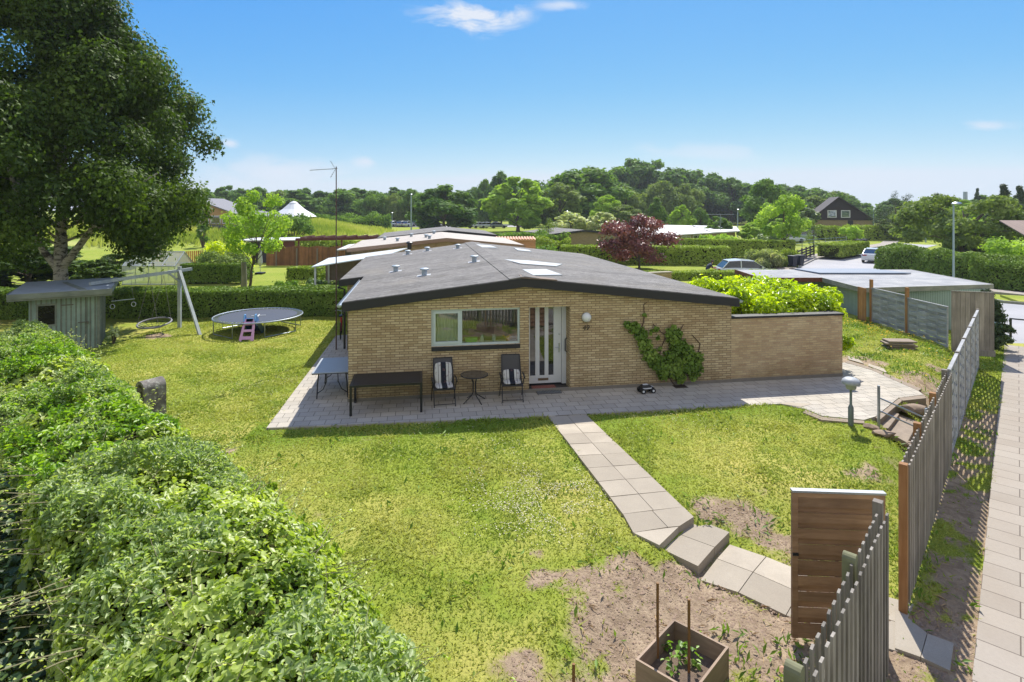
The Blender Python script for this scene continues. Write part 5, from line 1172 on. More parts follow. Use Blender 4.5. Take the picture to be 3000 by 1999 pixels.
for (s0, s1, S) in ((0, 3.2, .086), (3.2, 7, .095), (7, 12, .12), (12, Ltot, .14)):
    for face, wid, cv in (('top', 1.0, 2.6), ('near', 1.0, 2.2), ('far', 1.0, 1.5)):
        A = (s1 - s0) * (HW if face == 'top' else 1.6); k = int(A * cv / (S * S * .34)); s = s0 + (s1 - s0) * rng.random(k); b = rng.random(k)
        P, d, _ = hedge_frame(s); n = np.stack([d[:, 1], -d[:, 0]], 1) * -1     # towards the shaded side (camera left)
        # row runs towards -x,+y ; left of it (near side) is (-y..)
        nl_ = np.stack([-d[:, 1], d[:, 0]], 1)
        side = -1.0
        if face == 'top': o = (b - .5) * HW; prof = 1 - .30 * np.abs(2 * b - 1) ** 3.0; X = P[:, 0] - 0 ; 
        edge = .35 * (vnoise(s, b * 0, .9, 51) - .5) + .2 * (vnoise(s, b * 0, .35, 52) - .5)
        if face == 'top': off = o
        elif face == 'near': off = HW / 2 * (.94 + .14 * (1 - b)) + edge - np.abs(rng.normal(size=k)) * .14
        else: off = -(HW / 2 * (1 - .2 * (1 - b))) - edge + np.abs(rng.normal(size=k)) * .1
        XY = P + nl_ * (off + HW / 2 * 0)[:, None]
        ht_ = hedge_top(XY[:, 0], XY[:, 1])
        if face == 'top': Z = ht_ * prof - np.abs(rng.normal(size=k)) * .17; Nn = np.stack([nl_[:, 0] * (2 * b - 1), nl_[:, 1] * (2 * b - 1), np.full(k, 1.)], 1)
        else: Z = ht_ * .72 * b; sg = 1 if face == 'near' else -1; Nn = np.stack([nl_[:, 0] * sg, nl_[:, 1] * sg, np.full(k, .35)], 1)
        Nn = Nn + rng.normal(size=(k, 3)) * .4
        PP = np.stack([XY[:, 0] - base[0], XY[:, 1] - base[1], Z], 1)
        v = np.clip(.55 * vnoise(XY[:, 0], XY[:, 1], .7, 61) + .45 * rng.random(k), 0, 1)
        parts.append(leaf_arrays(PP, Nn, S * (.6 + .75 * rng.random(k)), .58, 'leaf', None, v))
bh_t = thing('hedge', 'large overgrown leafy hedge filling the lower left foreground', 'hedge', (base[0], base[1], -.2))
twig = MB()
def shoot(p, d, L, S, parts, r_=.006):
    pts = [Vector(p)]; d = Vector(d).normalized()
    for k in range(6): d = (d + Vector((rng.normal() * .12, rng.normal() * .12, -.05 * k * .5))).normalized(); pts.append(pts[-1] + d * L / 6)
    twig.tube(pts, [r_ * (1 - k / 8) for k in range(7)], 4)
    k = int(L / .045); t_ = np.sort(rng.random(k)); arr = np.array(pts); q = t_ * 6; i = np.minimum(q.astype(int), 5); P = arr[i] + (arr[i + 1] - arr[i]) * (q - i)[:, None] + rng.normal(size=(k, 3)) * S * .4
    parts.append(leaf_arrays(P, rng.normal(size=(k, 3)) * .5 + np.array([0, 0, 1]), S * (.5 + .6 * rng.random(k)), .5, 'leaf', None, .5 + .5 * rng.random(k)))
for i in range(420):
    s = np.array([rng.random() ** 1.3 * Ltot * .9]); P, d, _ = hedge_frame(s); nl_ = np.array([-d[0, 1], d[0, 0]]); b = rng.random(); off = (b - .5) * HW * 1.02; XY = P[0] + nl_ * off
    zt_ = float(hedge_top(XY[0], XY[1])) * (1 - .3 * abs(2 * b - 1) ** 3) - .1; side = (2 * b - 1)
    dr = Vector((nl_[0] * side * 1.2 + rng.normal() * .6, nl_[1] * side * 1.2 + rng.normal() * .6, .35 + .5 * rng.random()))
    shoot((XY[0] - base[0], XY[1] - base[1], zt_), dr, .25 + .45 * rng.random(), .055, parts)
for i in range(34):   # long bare runners reaching out of the shaded side
    s = np.array([.3 + rng.random() * 9]); P, d, _ = hedge_frame(s); nl_ = np.array([-d[0, 1], d[0, 0]]); XY = P[0] + nl_ * HW * .45
    shoot((XY[0] - base[0], XY[1] - base[1], .6 + rng.random() * .8), (nl_[0] + rng.normal() * .3, nl_[1] + rng.normal() * .3, .15 + .2 * rng.random()), .7 + .5 * rng.random(), .06, parts, .008)
V, Fa, v = merge(parts); np_mesh('foliage', V, Fa, LM['hedge'], bh_t, {'v': v})
LM['fine'] = m_leaf('fine_pale_leaf', [hx(104, 130, 70), hx(144, 164, 100), hx(192, 202, 156)], .4, .45, .4)
def patch(s0, s1, k, S, mat, seed, thr, lift):
    s = s0 + (s1 - s0) * rng.random(k); b = rng.random(k); P, d, _ = hedge_frame(s); nl_ = np.stack([-d[:, 1], d[:, 0]], 1); XY = P + nl_ * ((b - .5) * HW * .98)[:, None]
    kp = vnoise(XY[:, 0], XY[:, 1], 1.3, seed) * .7 + vnoise(XY[:, 0], XY[:, 1], .4, seed + 1) * .3 > thr; XY = XY[kp]; b = b[kp]; k = len(b)
    Z = hedge_top(XY[:, 0], XY[:, 1]) * (1 - .30 * np.abs(2 * b - 1) ** 3) + lift * rng.random(k); PP = np.stack([XY[:, 0] - base[0], XY[:, 1] - base[1], Z], 1)
    V, Fa, v = leaf_arrays(PP, rng.normal(size=(k, 3)) * .6 + np.array([0, 0, .8]), S * (.6 + .8 * rng.random(k)), .42, 'leaf', rng.normal(size=(k, 3)) + np.array([0, 0, .8])); np_mesh('foliage', V, Fa, mat, bh_t, {'v': v})
patch(6, Ltot, 60000, .075, LM['fine'], 301, .5, .16); patch(8.5, Ltot * .9, 14000, .11, LM['weed'], 311, .56, .15); patch(0, 7, 16000, .075, LM['fine'], 321, .56, .1)
twig.build('branches', m_plain('pale_twigs', hx(132, 126, 92), .8, bs=0), bh_t, False)
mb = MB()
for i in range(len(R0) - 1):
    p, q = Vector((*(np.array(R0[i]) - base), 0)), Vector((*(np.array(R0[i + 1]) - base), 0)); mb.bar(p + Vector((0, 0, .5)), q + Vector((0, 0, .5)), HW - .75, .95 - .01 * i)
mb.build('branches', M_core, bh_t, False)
print('fg hedge', time.time() - T0)

# low leaves added in the hedge's lee, shade put into their dark colour
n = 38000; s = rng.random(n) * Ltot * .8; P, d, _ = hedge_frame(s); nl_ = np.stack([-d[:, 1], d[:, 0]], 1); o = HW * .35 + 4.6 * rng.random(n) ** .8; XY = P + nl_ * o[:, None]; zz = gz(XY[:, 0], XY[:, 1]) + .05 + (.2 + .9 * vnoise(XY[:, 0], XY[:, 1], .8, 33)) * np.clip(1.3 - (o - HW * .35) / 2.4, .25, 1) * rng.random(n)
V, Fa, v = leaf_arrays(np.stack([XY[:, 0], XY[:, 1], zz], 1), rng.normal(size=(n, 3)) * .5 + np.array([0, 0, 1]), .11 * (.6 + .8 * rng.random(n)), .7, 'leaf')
tag(np_mesh('ivy', V, Fa, m_leaf('shade_toned_leaf', [hx(38, 56, 28), hx(54, 76, 36), hx(80, 102, 52)], .15, .5, .3), None, {'v': v}), 'dark ivy ground cover on the shaded side of the big hedge', 'ivy', kind='stuff')
# birch
bx_ = G(143, 790); bt = Vector((-19.0, 24.0, -.05))
r = np.random.default_rng(5); t = thing('birch_tree', 'tall spreading birch with pale trunk behind the garden shed', 'tree', tuple(bt))
cl = []
for i in range(255):
    t_ = r.random(); z_ = 3.3 + 12.9 * t_; a = r.random() * 6.283; e_ = float(np.interp(z_, [2.6, 4.6, 7.0, 10.2, 13.6, 16.4], [4.4, 5.3, 5.6, 4.7, 1.6, .3])) * (1 + .45 * max(0, -math.cos(a))) * (.82 + .32 * r.random()); rho = e_ * (.35 + .62 * r.random() ** .7); c_ = .65 + .75 * r.random()
    x_ = rho * math.cos(a)
    if x_ > 2.4 and z_ < 5.6: z_ = 5.0 + .8 * r.random() - .12 * x_ + .3
    if abs(x_) < 2.6 and rho * math.sin(a) < 2.2 and z_ < 4.6: continue
    cl.append((x_, rho * math.sin(a), z_, c_))
V1, F1, v1 = crown_leaves(cl, 210000, .15, 'kite', .5, .6, .75, r, .35)
V2, F2, v2 = crown_leaves(cl, 70000, .18, 'spray', .7, .6, .8, r, .6)
V, Fa, v = merge([(V1, F1, v1), (V2, F2, v2)]); np_mesh('crown', V, Fa, LM['birch'], t, {'v': v})
mb = MB()
mb.tube([(0, 0, 0), (.02, 0, 1.2), (-.05, 0, 2.6), (-.1, .1, 4.0)], [.32, .27, .25, .22], 14)
mb.tube([(-.1, .1, 3.6), (-.2, .2, 6), (0, .1, 9), (.1, 0, 11.5), (.1, 0, 13)], [.2, .17, .13, .08, .03], 10)
mb.tube([(0, 0, 2.6), (1.0, -.3, 3.6), (2.4, -.9, 4.9), (3.6, -1.0, 5.9), (4.6, -.8, 6.6)], [.17, .13, .10, .07, .03], 10)
mb.tube([(-.05, 0, 2.4), (-.7, -.3, 3.6), (-1.4, -.5, 5.5), (-1.9, -.6, 7.5), (-2.1, -.6, 9)], [.15, .11, .09, .06, .02], 10)
mb.tube([(-1.0, -.4, 4.5), (-2.8, -1.2, 6.5), (-5, -2, 8.2)], [.12, .09, .03], 8); mb.tube([(0, .1, 7), (1.2, -.6, 8.3), (2.6, -1.2, 9.2)], [.12, .08, .03], 8)
for c_ in cl[:60]:
    s_ = Vector((0, .1, min(12, max(3, c_[2] - 1.5)))); e_ = Vector(c_[:3]); mb.tube([s_, s_.lerp(e_, .5) + Vector((0, 0, .3)), e_], [.06, .04, .015], 5)
mb.build('trunk', M_birch, t, False, smooth=True)
# climbing plant on the wall
def wallp(px, py, off=.06):
    rr_ = (px - CX) / F; u = (14.9 * rr_ + 4.29) / (.9875 - .1578 * rr_); z_ = HC - (py - HY) / F * (14.9 + .1578 * u); return u, -off, z_
wp = HL(wallp(1558, 893)[0], -.12); t = thing('climbing_plant', 'green climbing plant growing in a U shape up the brick wall', 'climbing plant', (wp.x, wp.y, .0), HR)
ub = wallp(1558, 893)[0]; cl = []
for px, py, rr_ in ((1455, 752, .16), (1440, 745, .1), (1470, 768, .18), (1480, 790, .2), (1490, 815, .22), (1505, 830, .24), (1525, 845, .25), (1545, 848, .24), (1560, 830, .24), (1575, 838, .26), (1595, 845, .2), (1600, 820, .16), (1575, 812, .26), (1560, 795, .24), (1545, 780, .2), (1535, 765, .15), (1555, 765, .14),
                    (1540, 815, .22), (1520, 860, .16), (1560, 865, .16), (1590, 862, .13), (1598, 835, .15), (1505, 755, .07), (1495, 762, .06), (1509, 775, .06), (1512, 800, .07), (1478, 723, .05), (1545, 752, .09)):
    u, y_, z_ = wallp(px, py, 0); cl.append((u - ub, .12 - .13, z_, rr_ * .95))
V, Fa, v = crown_leaves(cl, 3800, .10, 'leaf', 0, .85, 1.0); k_ = V[:, 1] > .09; V[:, 1] = np.where(k_, .09, V[:, 1]); V[:, 1] = .12 - (.12 - V[:, 1]) * .75
np_mesh('foliage', V, Fa, LM['trim'], t, {'v': v})
mb = MB()
for path in ([(1558, 893), (1545, 880), (1528, 850), (1500, 815), (1475, 770), (1460, 750)], [(1558, 893), (1570, 875), (1590, 850), (1600, 830)], [(1470, 768), (1478, 740), (1480, 720), (1478, 700), (1486, 695)], [(1555, 780), (1520, 765), (1500, 745)], [(1545, 860), (1560, 820), (1550, 780), (1570, 745)], [(1600, 825), (1608, 790), (1590, 770)], [(1510, 840), (1518, 800), (1535, 760)]):
    q = [wallp(a, b, .02) for a, b in path]; mb.tube([(u - ub, .10, z_) for u, y_, z_ in q], [.016 * (1 - .1 * i) for i in range(len(q))], 5)
mb.build('stem', m_plain('brown_vine', hx(84, 62, 48), .8), t, False)
mb = MB(); mb.box(-.2, .18, -.16, .1, -.01, .0135); mb.build('planting_hole', m_plain('dark_soil', hx(50, 40, 32), .95), t, False)
# laurel behind the low wall
lc = HL(12.35, 2.3); r = np.random.default_rng(9); t = thing('laurel_bush', 'broad bright yellow green laurel bush behind the low brick wall', 'bush', (lc.x, lc.y, 0), HR)
cl = [(-.7 + 3.0 * r.random() ** .85, -1.55 + 2.9 * r.random(), 1.75 + .5 * r.random(), .38 + .2 * r.random()) for _ in range(84)] + [(2.1 + .5 * r.random(), -1.4 + 2.4 * r.random(), .5 + 1.7 * r.random(), .3 + .15 * r.random()) for _ in range(26)] + [(-.4, -.8, 2.3, .3), (.5, -.6, 2.35, .28), (1.6, -.5, 2.3, .35)]
cl += [(2.3 + .2 * r.random(), -2.1 + 1.4 * r.random(), .4 + 1.9 * r.random(), .2) for _ in range(9)]
V, Fa, v = crown_leaves(cl, 52000, .15, 'leaf', 0, .42, .8, r, .6); np_mesh('foliage', V, Fa, LM['laurel'], t, {'v': v})
mb = MB()
for c_ in cl[::3]: mb.tube([(c_[0] * .5, c_[1] * .5, 0), (c_[0] * .8, c_[1] * .8, c_[2] * .6), c_[:3]], [.03, .02, .01], 5)
mb.build('branches', M_bark, t, False)
print('laurel', time.time() - T0)
# ---- hedges by position
def HP(px, py, z=0.0): p = W(px, py, z); return (p.x, p.y)
hedge('hedge', 'trimmed hedge running behind the shed, swing and trampoline', [(-34, 26.2), (-17.5, 27.1), (-7.2, 27.6)], 1.7, 1.25, .11, 2.2, LM['trim'], lump=.1)
hedge('hedge', 'square trimmed hedge beside the greenhouse, bare and twiggy at its foot', [(-22.2, 38.5), (-17.9, 38.5)], 1.0, 1.35, .13, 2.4, LM['trim'], gaps=.35, group='clipped hedges in the neighbouring garden')
hedge('hedge', 'low clipped hedge with bare stems in front of the brown board fence', [(-14.6, 37.2), (-10.6, 37.8)], 1.1, 1.25, .13, 2.2, LM['trimy'], gaps=.5, group='clipped hedges in the neighbouring garden')
hedge('hedge', 'long clipped hedge nearest the white estate car, behind the big roof', [(9.6, 40.5), (19.5, 41.2)], 1.3, 1.02, .15, 2.2, LM['trimy'], z=-.45)
hedge('hedge', 'long wide clipped hedge behind the red maple tree', [(4.6, 53), (19.5, 51.5)], 2.2, 1.6, .2, 2.0, LM['trimy'])
hedge('hedge', 'long bright green clipped hedge in front of the white roofed bungalow', [(18.8, 68), (31.5, 63.5)], 1.6, 1.9, .24, 2.2, LM['trimy'])
hedge('hedge', 'small rectangular clipped hedge beside the street pavement', [HP(1905, 584, 0), HP(1972, 574, 0)], 2.4, 1.35, .2, 2.4, LM['trimy'], z=-.3)
hedge('hedge', 'tall wide wild hedge along the right side of the street', [(34.6, 52), (34.6, 40.5), (36.5, 36.0), (52, 27.8)], 2.8, 2.15, .17, 2.2, LM['trim'], lump=.22, round_=.6, topvar=.12, z=-.5)
hedge('hedge', 'bushy light hedge in front of the dark gabled house', [(54, 100), (79, 98)], 3.0, 2.5, .4, 2.0, LM['trimy'], lump=.4, round_=.8, topvar=.12, z=-.5)
hedge('hedge', 'pale mixed hedge behind the brown board fence', [(-24, 60), (6, 58.5)], 2.0, 1.9, .24, 1.8, LM['trimy'], lump=.3, round_=.6, topvar=.2)
hedge('hedge', 'dark leafy hedge beside the beige gable wall', [(-1.5, 62), (6, 64)], 2.2, 2.2, .26, 1.8, LM['mid'], lump=.35, round_=.6, topvar=.2)
hedge('hedge', 'long low scrub hedge on the far meadow hill', [(-46, 122), (-27, 126)], 4, 3.4, .5, 1.6, LM['mid'], lump=.6, round_=1.2, topvar=.2, z=0)
print('hedges', time.time() - T0)
# ---- bushes
def bush(name, label, loc, Rw, H, n, S, mat, shape='kite', k=16, group=None, seed=3, cat='bush', flat=.8, z=None, asp=.6, droop=0):
    r = np.random.default_rng(seed); x, y = loc[0], loc[1]; z0 = gzf(x, y) if z is None else z
    t = thing(name, label, cat, (x, y, z0), 0, group); cl = []
    for i in range(k):
        a = r.random() * 6.283; rho = Rw * .72 * r.random() ** .5; zz = H * (.25 + .55 * r.random()) * (1 - .35 * (rho / Rw) ** 2); cl.append((rho * math.cos(a), rho * math.sin(a), zz, min(Rw, H) * (.24 + .14 * r.random())))
    V, Fa, v = crown_leaves(cl, n, S, shape, droop, asp, flat, r); V[:, 2] = np.maximum(V[:, 2], 0.0)
    np_mesh('foliage', V, Fa, mat, t, {'v': v}); mb = MB()
    for c_ in cl[:8]: mb.tube([(c_[0] * .2, c_[1] * .2, 0), (c_[0] * .7, c_[1] * .7, c_[2] * .6), c_[:3]], [.02 * H, .014 * H, .006 * H], 5)
    mb.build('branches', M_bark, t, False); return t
bush('lime_bush', 'bright yellow green bush behind the rounded grey green bush', (-21.4, 42.5), 2.1, 3.2, 5200, .2, LM['lime'])
bush('rounded_bush', 'rounded grey green bush next to the greenhouse', (-20.6, 40.3), 2.3, 2.4, 6500, .17, LM['olive'])
bush('sprawling_bush', 'sprawling pale bush by the left eave of the house', (-10.6, 33.0), 2.2, 1.1, 4000, .16, LM['pale'])
bush('sprawling_bush', 'low shrub with yellow tips by the white canopy', (-11.5, 36.6), 1.3, 1.4, 2200, .16, LM['trimy'])
bush('garden_bush', 'low dark bush behind the tree stump', (-13.3, 33.5), 1.0, .9, 1500, .14, LM['mid'])
bush('garden_bush', 'green bush at the foot of the beige gable wall, left of the dwarf cypresses', (5.0, 60), 1.1, 1.7, 1500, .2, LM['light'])
bush('rounded_bush', 'round olive bush with a trimmed dome shape behind the white estate car', (*HP(2230 * .7843 - 10, 592), ), 1.1, 1.5, 1500, .2, LM['olive'])
bush('grass_clump', 'tall feathery grass clump with pale plumes behind the white car', (24.0, 54), 1.9, 2.0, 4500, .5, LM['grassy'], asp=.14, cat='ornamental grass', group='feathery grass clumps', droop=.3)
bush('grass_clump', 'greener feathery grass clump right of the pale one', (26.0, 55), 1.7, 1.9, 4000, .5, LM['trimy'], asp=.14, cat='ornamental grass', group='feathery grass clumps', droop=.3, seed=6)
bush('yellow_bush', 'small yellow green bush at the edge of the garage roof by the street', (17.4, 38.5), 1.1, 1.5, 1800, .16, LM['light'], z=-.4)
bush('garden_bush', 'yellow green bush in front of the white roofed bungalow', (27, 74), 3.0, 2.5, 4800, .3, LM['light'])
bush('garden_bush', 'grey leafed bush right of the bungalow', (33.5, 73), 2.2, 3.0, 2600, .3, LM['pale'])
bush('garden_bush', 'round bright bush at the right end of the hedge before the dark gabled house', (78.5, 93), 4.0, 4.6, 4200, .42, LM['light'], z=-.6)
bush('garden_bush', 'sapling bush growing against the grass near the dark house hedge', (52.5, 88), 1.9, 3.0, 1500, .35, LM['light'], z=-.2)
bush('pink_shrub', 'low pink flowering shrub near the red maple', (16.6, 60.5), 1.5, 1.0, 1200, .2, m_leaf('pink_flower', [hx(150, 110, 110), hx(190, 150, 146), hx(210, 176, 170)], .3))
bush('lavender_shrub', 'low lavender coloured shrub beside the pink one', (13.2, 61), 1.6, 1.2, 1200, .2, m_leaf('lavender_flower', [hx(110, 110, 130), hx(150, 146, 178), hx(180, 176, 200)], .3))
bush('street_bush', 'sprawling green bush above the wild hedge near the lamp post', (45, 49), 4.2, 3.4, 5600, .3, LM['light'], z=-.5)
bush('street_bush', 'yellow green bush right of the lamp post behind the wild hedge', (52, 46), 4.0, 3.4, 4600, .3, LM['light'], z=-.5, seed=8)
bush('meadow_bush', 'dark green bush standing in the meadow in front of the white tent roof', (-31.5, 82), 3.2, 4.6, 4200, .35, LM['mid'])
bush('meadow_bush', 'bush with lighter leaves left of the dark meadow bush', (-36.5, 80), 2.6, 4.2, 3000, .35, LM['light'], seed=12)
bush('meadow_bush', 'slender young tree like bush in the meadow below the yellow building', (-38.5, 71), .9, 3.6, 1100, .28, LM['mid'], seed=14)
bush('flower_shrub', 'small white flowering shrub at the right corner of the shed', (-15.0, 21.4), .2, .9, 160, .1, LM['elder'], z=-.02)
bush('garden_bush', 'leafy bush behind the wall with terracotta tiles', (2.2, 48), 2.0, 2.3, 2600, .22, LM['mid'], seed=19)
for i, (px, lab) in enumerate(((1543, 'leftmost'), (1558, 'middle'), (1572, 'rightmost'))): pass
# thuja / cypress columns
def column(label, loc, Rw, H, group, z=None, mat=None, n=1500, S=.25, name='cypress'):
    z0 = gzf(*loc[:2]) if z is None else z; t = make_tree(name, label, 'cypress', 'column', Rw, H, H * .05, n, S, mat or LM['conifer'], k=18, seed=int(loc[0] * 7) % 97, group=group, cr=(.5, .7), nl=3, asp=.35); t.location = (loc[0], loc[1], z0); return t
column('left one of the tall dark columnar cypresses right of the dark gabled house', (64.0, 99), 1.5, 5.6, 'columnar cypresses by the street', z=.2); column('slim tall cypress farther right, by the spreading tree', (75.5, 112), 1.3, 7.4, 'columnar cypresses by the street', z=1.2)
column('dark cypress right beside the slimmer one, behind the spreading tree', (78.0, 112), 1.3, 7.2, 'columnar cypresses by the street', z=1.2)
column('dark dwarf cypress in front of the white parked car', (37.3, 77), .75, 3.4, 'clipped conifers on the lawn', z=-.3, n=900, S=.22); column('rusty topped dwarf cypress on the lawn behind the dark plank fence', (40.8, 77), .75, 4.0, 'clipped conifers on the lawn', z=-.3, n=900, S=.22, mat=LM['olive'])
for i, (x_, h_) in enumerate(((9.6, 2.1), (10.2, 2.3), (10.8, 2.2))): column(['left', 'middle', 'right'][i] + ' one of three dark dwarf cypresses at the beige gable wall', (x_, 62.3), .42, h_, 'dwarf cypresses', n=400, S=.18)
column('orange green conifer at the left corner of the beige gable wall', (4.2, 66), 1.0, 4.2, 'clipped conifers on the lawn', n=1000, S=.24, mat=LM['olive'])
# ---- individual near trees
ft = make_tree('fruit_tree', 'slender leaning fruit tree with open crown in the neighbouring garden', 'tree', 'round', 2.1, 6.3, 2.3, 4300, .19, LM['light'], k=26, r0=.085, seed=4, cr=(.2, .34), nl=16); ft.location = (-16.0, 34.6, 0); ft.rotation_euler = (0, R(9), 0)
o = MB(); o.tube([(0, 0, 0), (.02, 0, .9), (-.02, .02, 1.75)], [.2, .16, .15], 10); o = o.build('tree_stump', m_wood('grey_stump', hx(112, 108, 92), hx(148, 144, 122)), smooth=True); o.location = (-16.5, 35.0, 0); tag(o, 'grey cut tree stump standing left of the fruit tree trunk', 'tree stump')
mp = make_tree('red_maple', 'dark red leaved maple tree beside the big flat roof', 'tree', 'round', 3.3, 4.75, .9, 13000, .21, LM['maple'], k=34, r0=.09, seed=8, cr=(.22, .38), nl=20, flat=.55, shell=.2); mp.location = (10.5, 47, 0)
sp = make_tree('spreading_tree', 'wide flat crowned tree at the right of the street bend', 'tree', 'flat', 6.9, 7.2, 1.9, 13000, .38, LM['olive'], k=54, r0=.28, seed=21, cr=(.13, .22), nl=26, flat=.55); sp.location = (49, 62, -.5)
yt = make_tree('garden_tree', 'young yellow green tree above the dark plank fence', 'tree', 'round', 3.4, 7.0, 2.0, 5600, .32, LM['light'], k=26, r0=.12, seed=23, cr=(.18, .3)); yt.location = (32.5, 68, -.2)
# small fir by the path
fr = make_tree('fir_tree', 'small dark fir tree beside the public path behind the woven fence', 'tree', 'cone', 1.0, 2.45, .12, 6000, .17, LM['conifer'], k=44, r0=.05, seed=31, cr=(.24, .36), flat=.4, asp=.3); fr.location = (18.2, 21.8, -.4)
print('near trees', time.time() - T0)
# ---- prototypes for the far woodland
PR = {}
def proto(key, kind, seed, mat, **k):
    a = dict(Rw=6, H=14, z0=1.4, nleaf=11000, S=.8, k=44, cr=(.22, .36)); a.update(k); PR[key] = (kind, seed, mat, a)
proto('a', 'round', 101, 'mid'); proto('b', 'round', 102, 'dark', k=40, z0=1.6); proto('c', 'round', 103, 'light', Rw=5.2, z0=1.5, k=44, cr=(.16, .28)); proto('w', 'round', 104, 'olive', Rw=5, droop=2.6, S=.7, k=36, z0=3.0, asp=.4); proto('n', 'cone', 105, 'conifer', Rw=3.6, asp=.35, S=.7, k=36); proto('p', 'column', 106, 'dark', Rw=2.0, k=24, cr=(.4, .6))
PO_ = {}
def far(px, ptop, wpx, Y, key, matk, label, name='tree', group=None, base=None, cat='tree'):
    kind, seed, mt, a = PR[key]; x = (px - CX) / F * Y; z0 = gzf(x, Y) if base is None else base; Hh = HC - (ptop - HY) / F * Y - z0; Rw = wpx / 2 / F * Y
    if key not in PO_:
        t = make_tree(name, label, cat, kind, a['Rw'], a['H'], a['z0'], a['nleaf'], a['S'], LM[matk], k=a['k'], seed=seed, group=group, cr=a['cr'], droop=a.get('droop', 0), asp=a.get('asp', .6)); PO_[key] = t
        t.location = (x, Y, z0); t.scale = (Rw / a['Rw'] * 1.1, Rw / a['Rw'] * 1.1, Hh / a['H'] * 1.04); t.rotation_euler = (0, 0, rng.random() * 6); return t
    return clone(PO_[key], label, (x, Y, z0), Rw / a['Rw'] * 1.1, Hh / a['H'] * 1.04, rng.random() * 6.28, LM[matk], group, name, cat)
g1_, g2_, g3_ = 'woodland trees behind the meadow', 'trees around the car park', 'trees on the wooded rise'
WL = ['just above the yellow building roof', 'right of the birch crown', 'above the right roof end of the yellow building', 'left above the fruit tree', 'above the fruit tree crown', 'left of the white tent roof', 'tall and narrow, above the white tent roof', 'just right of the white tent tip', 'between the tent and the antenna mast', 'directly behind the antenna mast', 'just right of the antenna mast', 'tall narrow one above the row of parked cars', 'behind the tall street lamp']
RL = ['leftmost dark one beside the green dome', 'highest crown at the peak', 'just right of the peak', 'between the peak and the middle birch', 'above the right drooping birch', 'right half, above the bungalow aerial', 'right slope, above the lamp', 'gap tree left of the tall green one', 'behind the tall green tree, right side', 'above the silvery round tree', 'just left of the dark gable ridge', 'behind the tall green tree, left side', 'right behind the dark gable roof', 'beyond the street bend right of the dark gable']
left = [(430, 442, 70, 'b', 'mid'), (478, 436, 60, 'a', 'mid'), (520, 430, 56, 'c', 'mid'), (556, 437, 60, 'b', 'dark'), (600, 433, 60, 'a', 'mid'), (640, 440, 56, 'a', 'olive'), (676, 441, 50, 'p', 'mid'), (700, 436, 60, 'b', 'dark'), (738, 441, 62, 'a', 'dark'), (775, 437, 90, 'a', 'mid'), (820, 436, 80, 'b', 'dark'), (905, 434, 34, 'p', 'dark'), (938, 438, 60, 'b', 'dark')]
for i, (px, pt, w_, k_, m_) in enumerate(left):
    far(px, pt, w_ * 1.25, 178 + (i % 3) * 7, k_, m_, 'woodland tree on the skyline ' + WL[i], 'woodland_tree', g1_)
for i, (px, pt, w_, k_, m_) in enumerate([(860, 440, 75, 'w', 'mid'), (905, 446, 55, 'w', 'olive'), (952, 438, 66, 'w', 'mid'), (985, 450, 50, 'w', 'dark')]):
    far(px, pt, w_, 160, k_, m_, 'weeping willow behind the parked cars, %s from the left' % ['first', 'second', 'third', 'fourth'][i], 'willow_tree', 'willows behind the car park')
far(1022, 431, 150, 118, 'b', 'dark', 'broad dark round tree standing alone in front of the parked cars', 'round_tree', g2_)
far(1088, 432, 60, 165, 'w', 'dark', 'dark drooping tree between the broad round tree and the bright green one', 'willow_tree', g2_)
far(1152, 400, 74, 172, 'b', 'dark', 'tall dark tree rising behind the bright green round tree', 'round_tree', g2_); far(1118, 416, 50, 175, 'a', 'mid', 'narrow green tree left of the tall dark one', 'round_tree', g2_)
far(1190, 412, 138, 122, 'c', 'light', 'bright green round tree in the meadow near the car park', 'round_tree', g2_)
far(1286, 424, 110, 128, 'c', 'olive', 'olive green round tree right of the bright green one', 'round_tree', g2_)
far(1232, 420, 60, 168, 'a', 'dark', 'dark tree in the gap between the bright green and the olive trees', 'round_tree', g2_)
far(1342, 390, 190, 150, 'a', 'mid', 'large green domed tree left of the wooded rise', 'round_tree', g2_); far(1305, 402, 110, 160, 'a', 'mid', 'green tree overlapping the left side of the large domed tree', 'round_tree', g2_); far(1395, 452, 70, 120, 'c', 'light', 'light green tree low in front of the large domed tree', 'round_tree', g2_)
rise = [(1420, 392, 90, 'b', 'mid'), (1455, 372, 110, 'b', 'dark'), (1505, 376, 100, 'b', 'dark'), (1550, 392, 100, 'a', 'dark'), (1598, 398, 100, 'b', 'dark'), (1640, 404, 90, 'b', 'dark'), (1682, 414, 90, 'b', 'dark'), (1720, 424, 80, 'a', 'dark'), (1830, 430, 80, 'a', 'dark'), (1872, 436, 80, 'b', 'mid'), (1912, 442, 70, 'a', 'olive'), (1795, 428, 80, 'b', 'dark'), (1960, 452, 60, 'a', 'mid'), (2052, 458, 50, 'a', 'mid')]
for i, (px, pt, w_, k_, m_) in enumerate(rise): far(px, pt, w_ * 1.25, 196 + (i % 3) * 6, k_, m_, 'woodland tree on the wooded rise, ' + RL[i], 'woodland_tree', g3_)
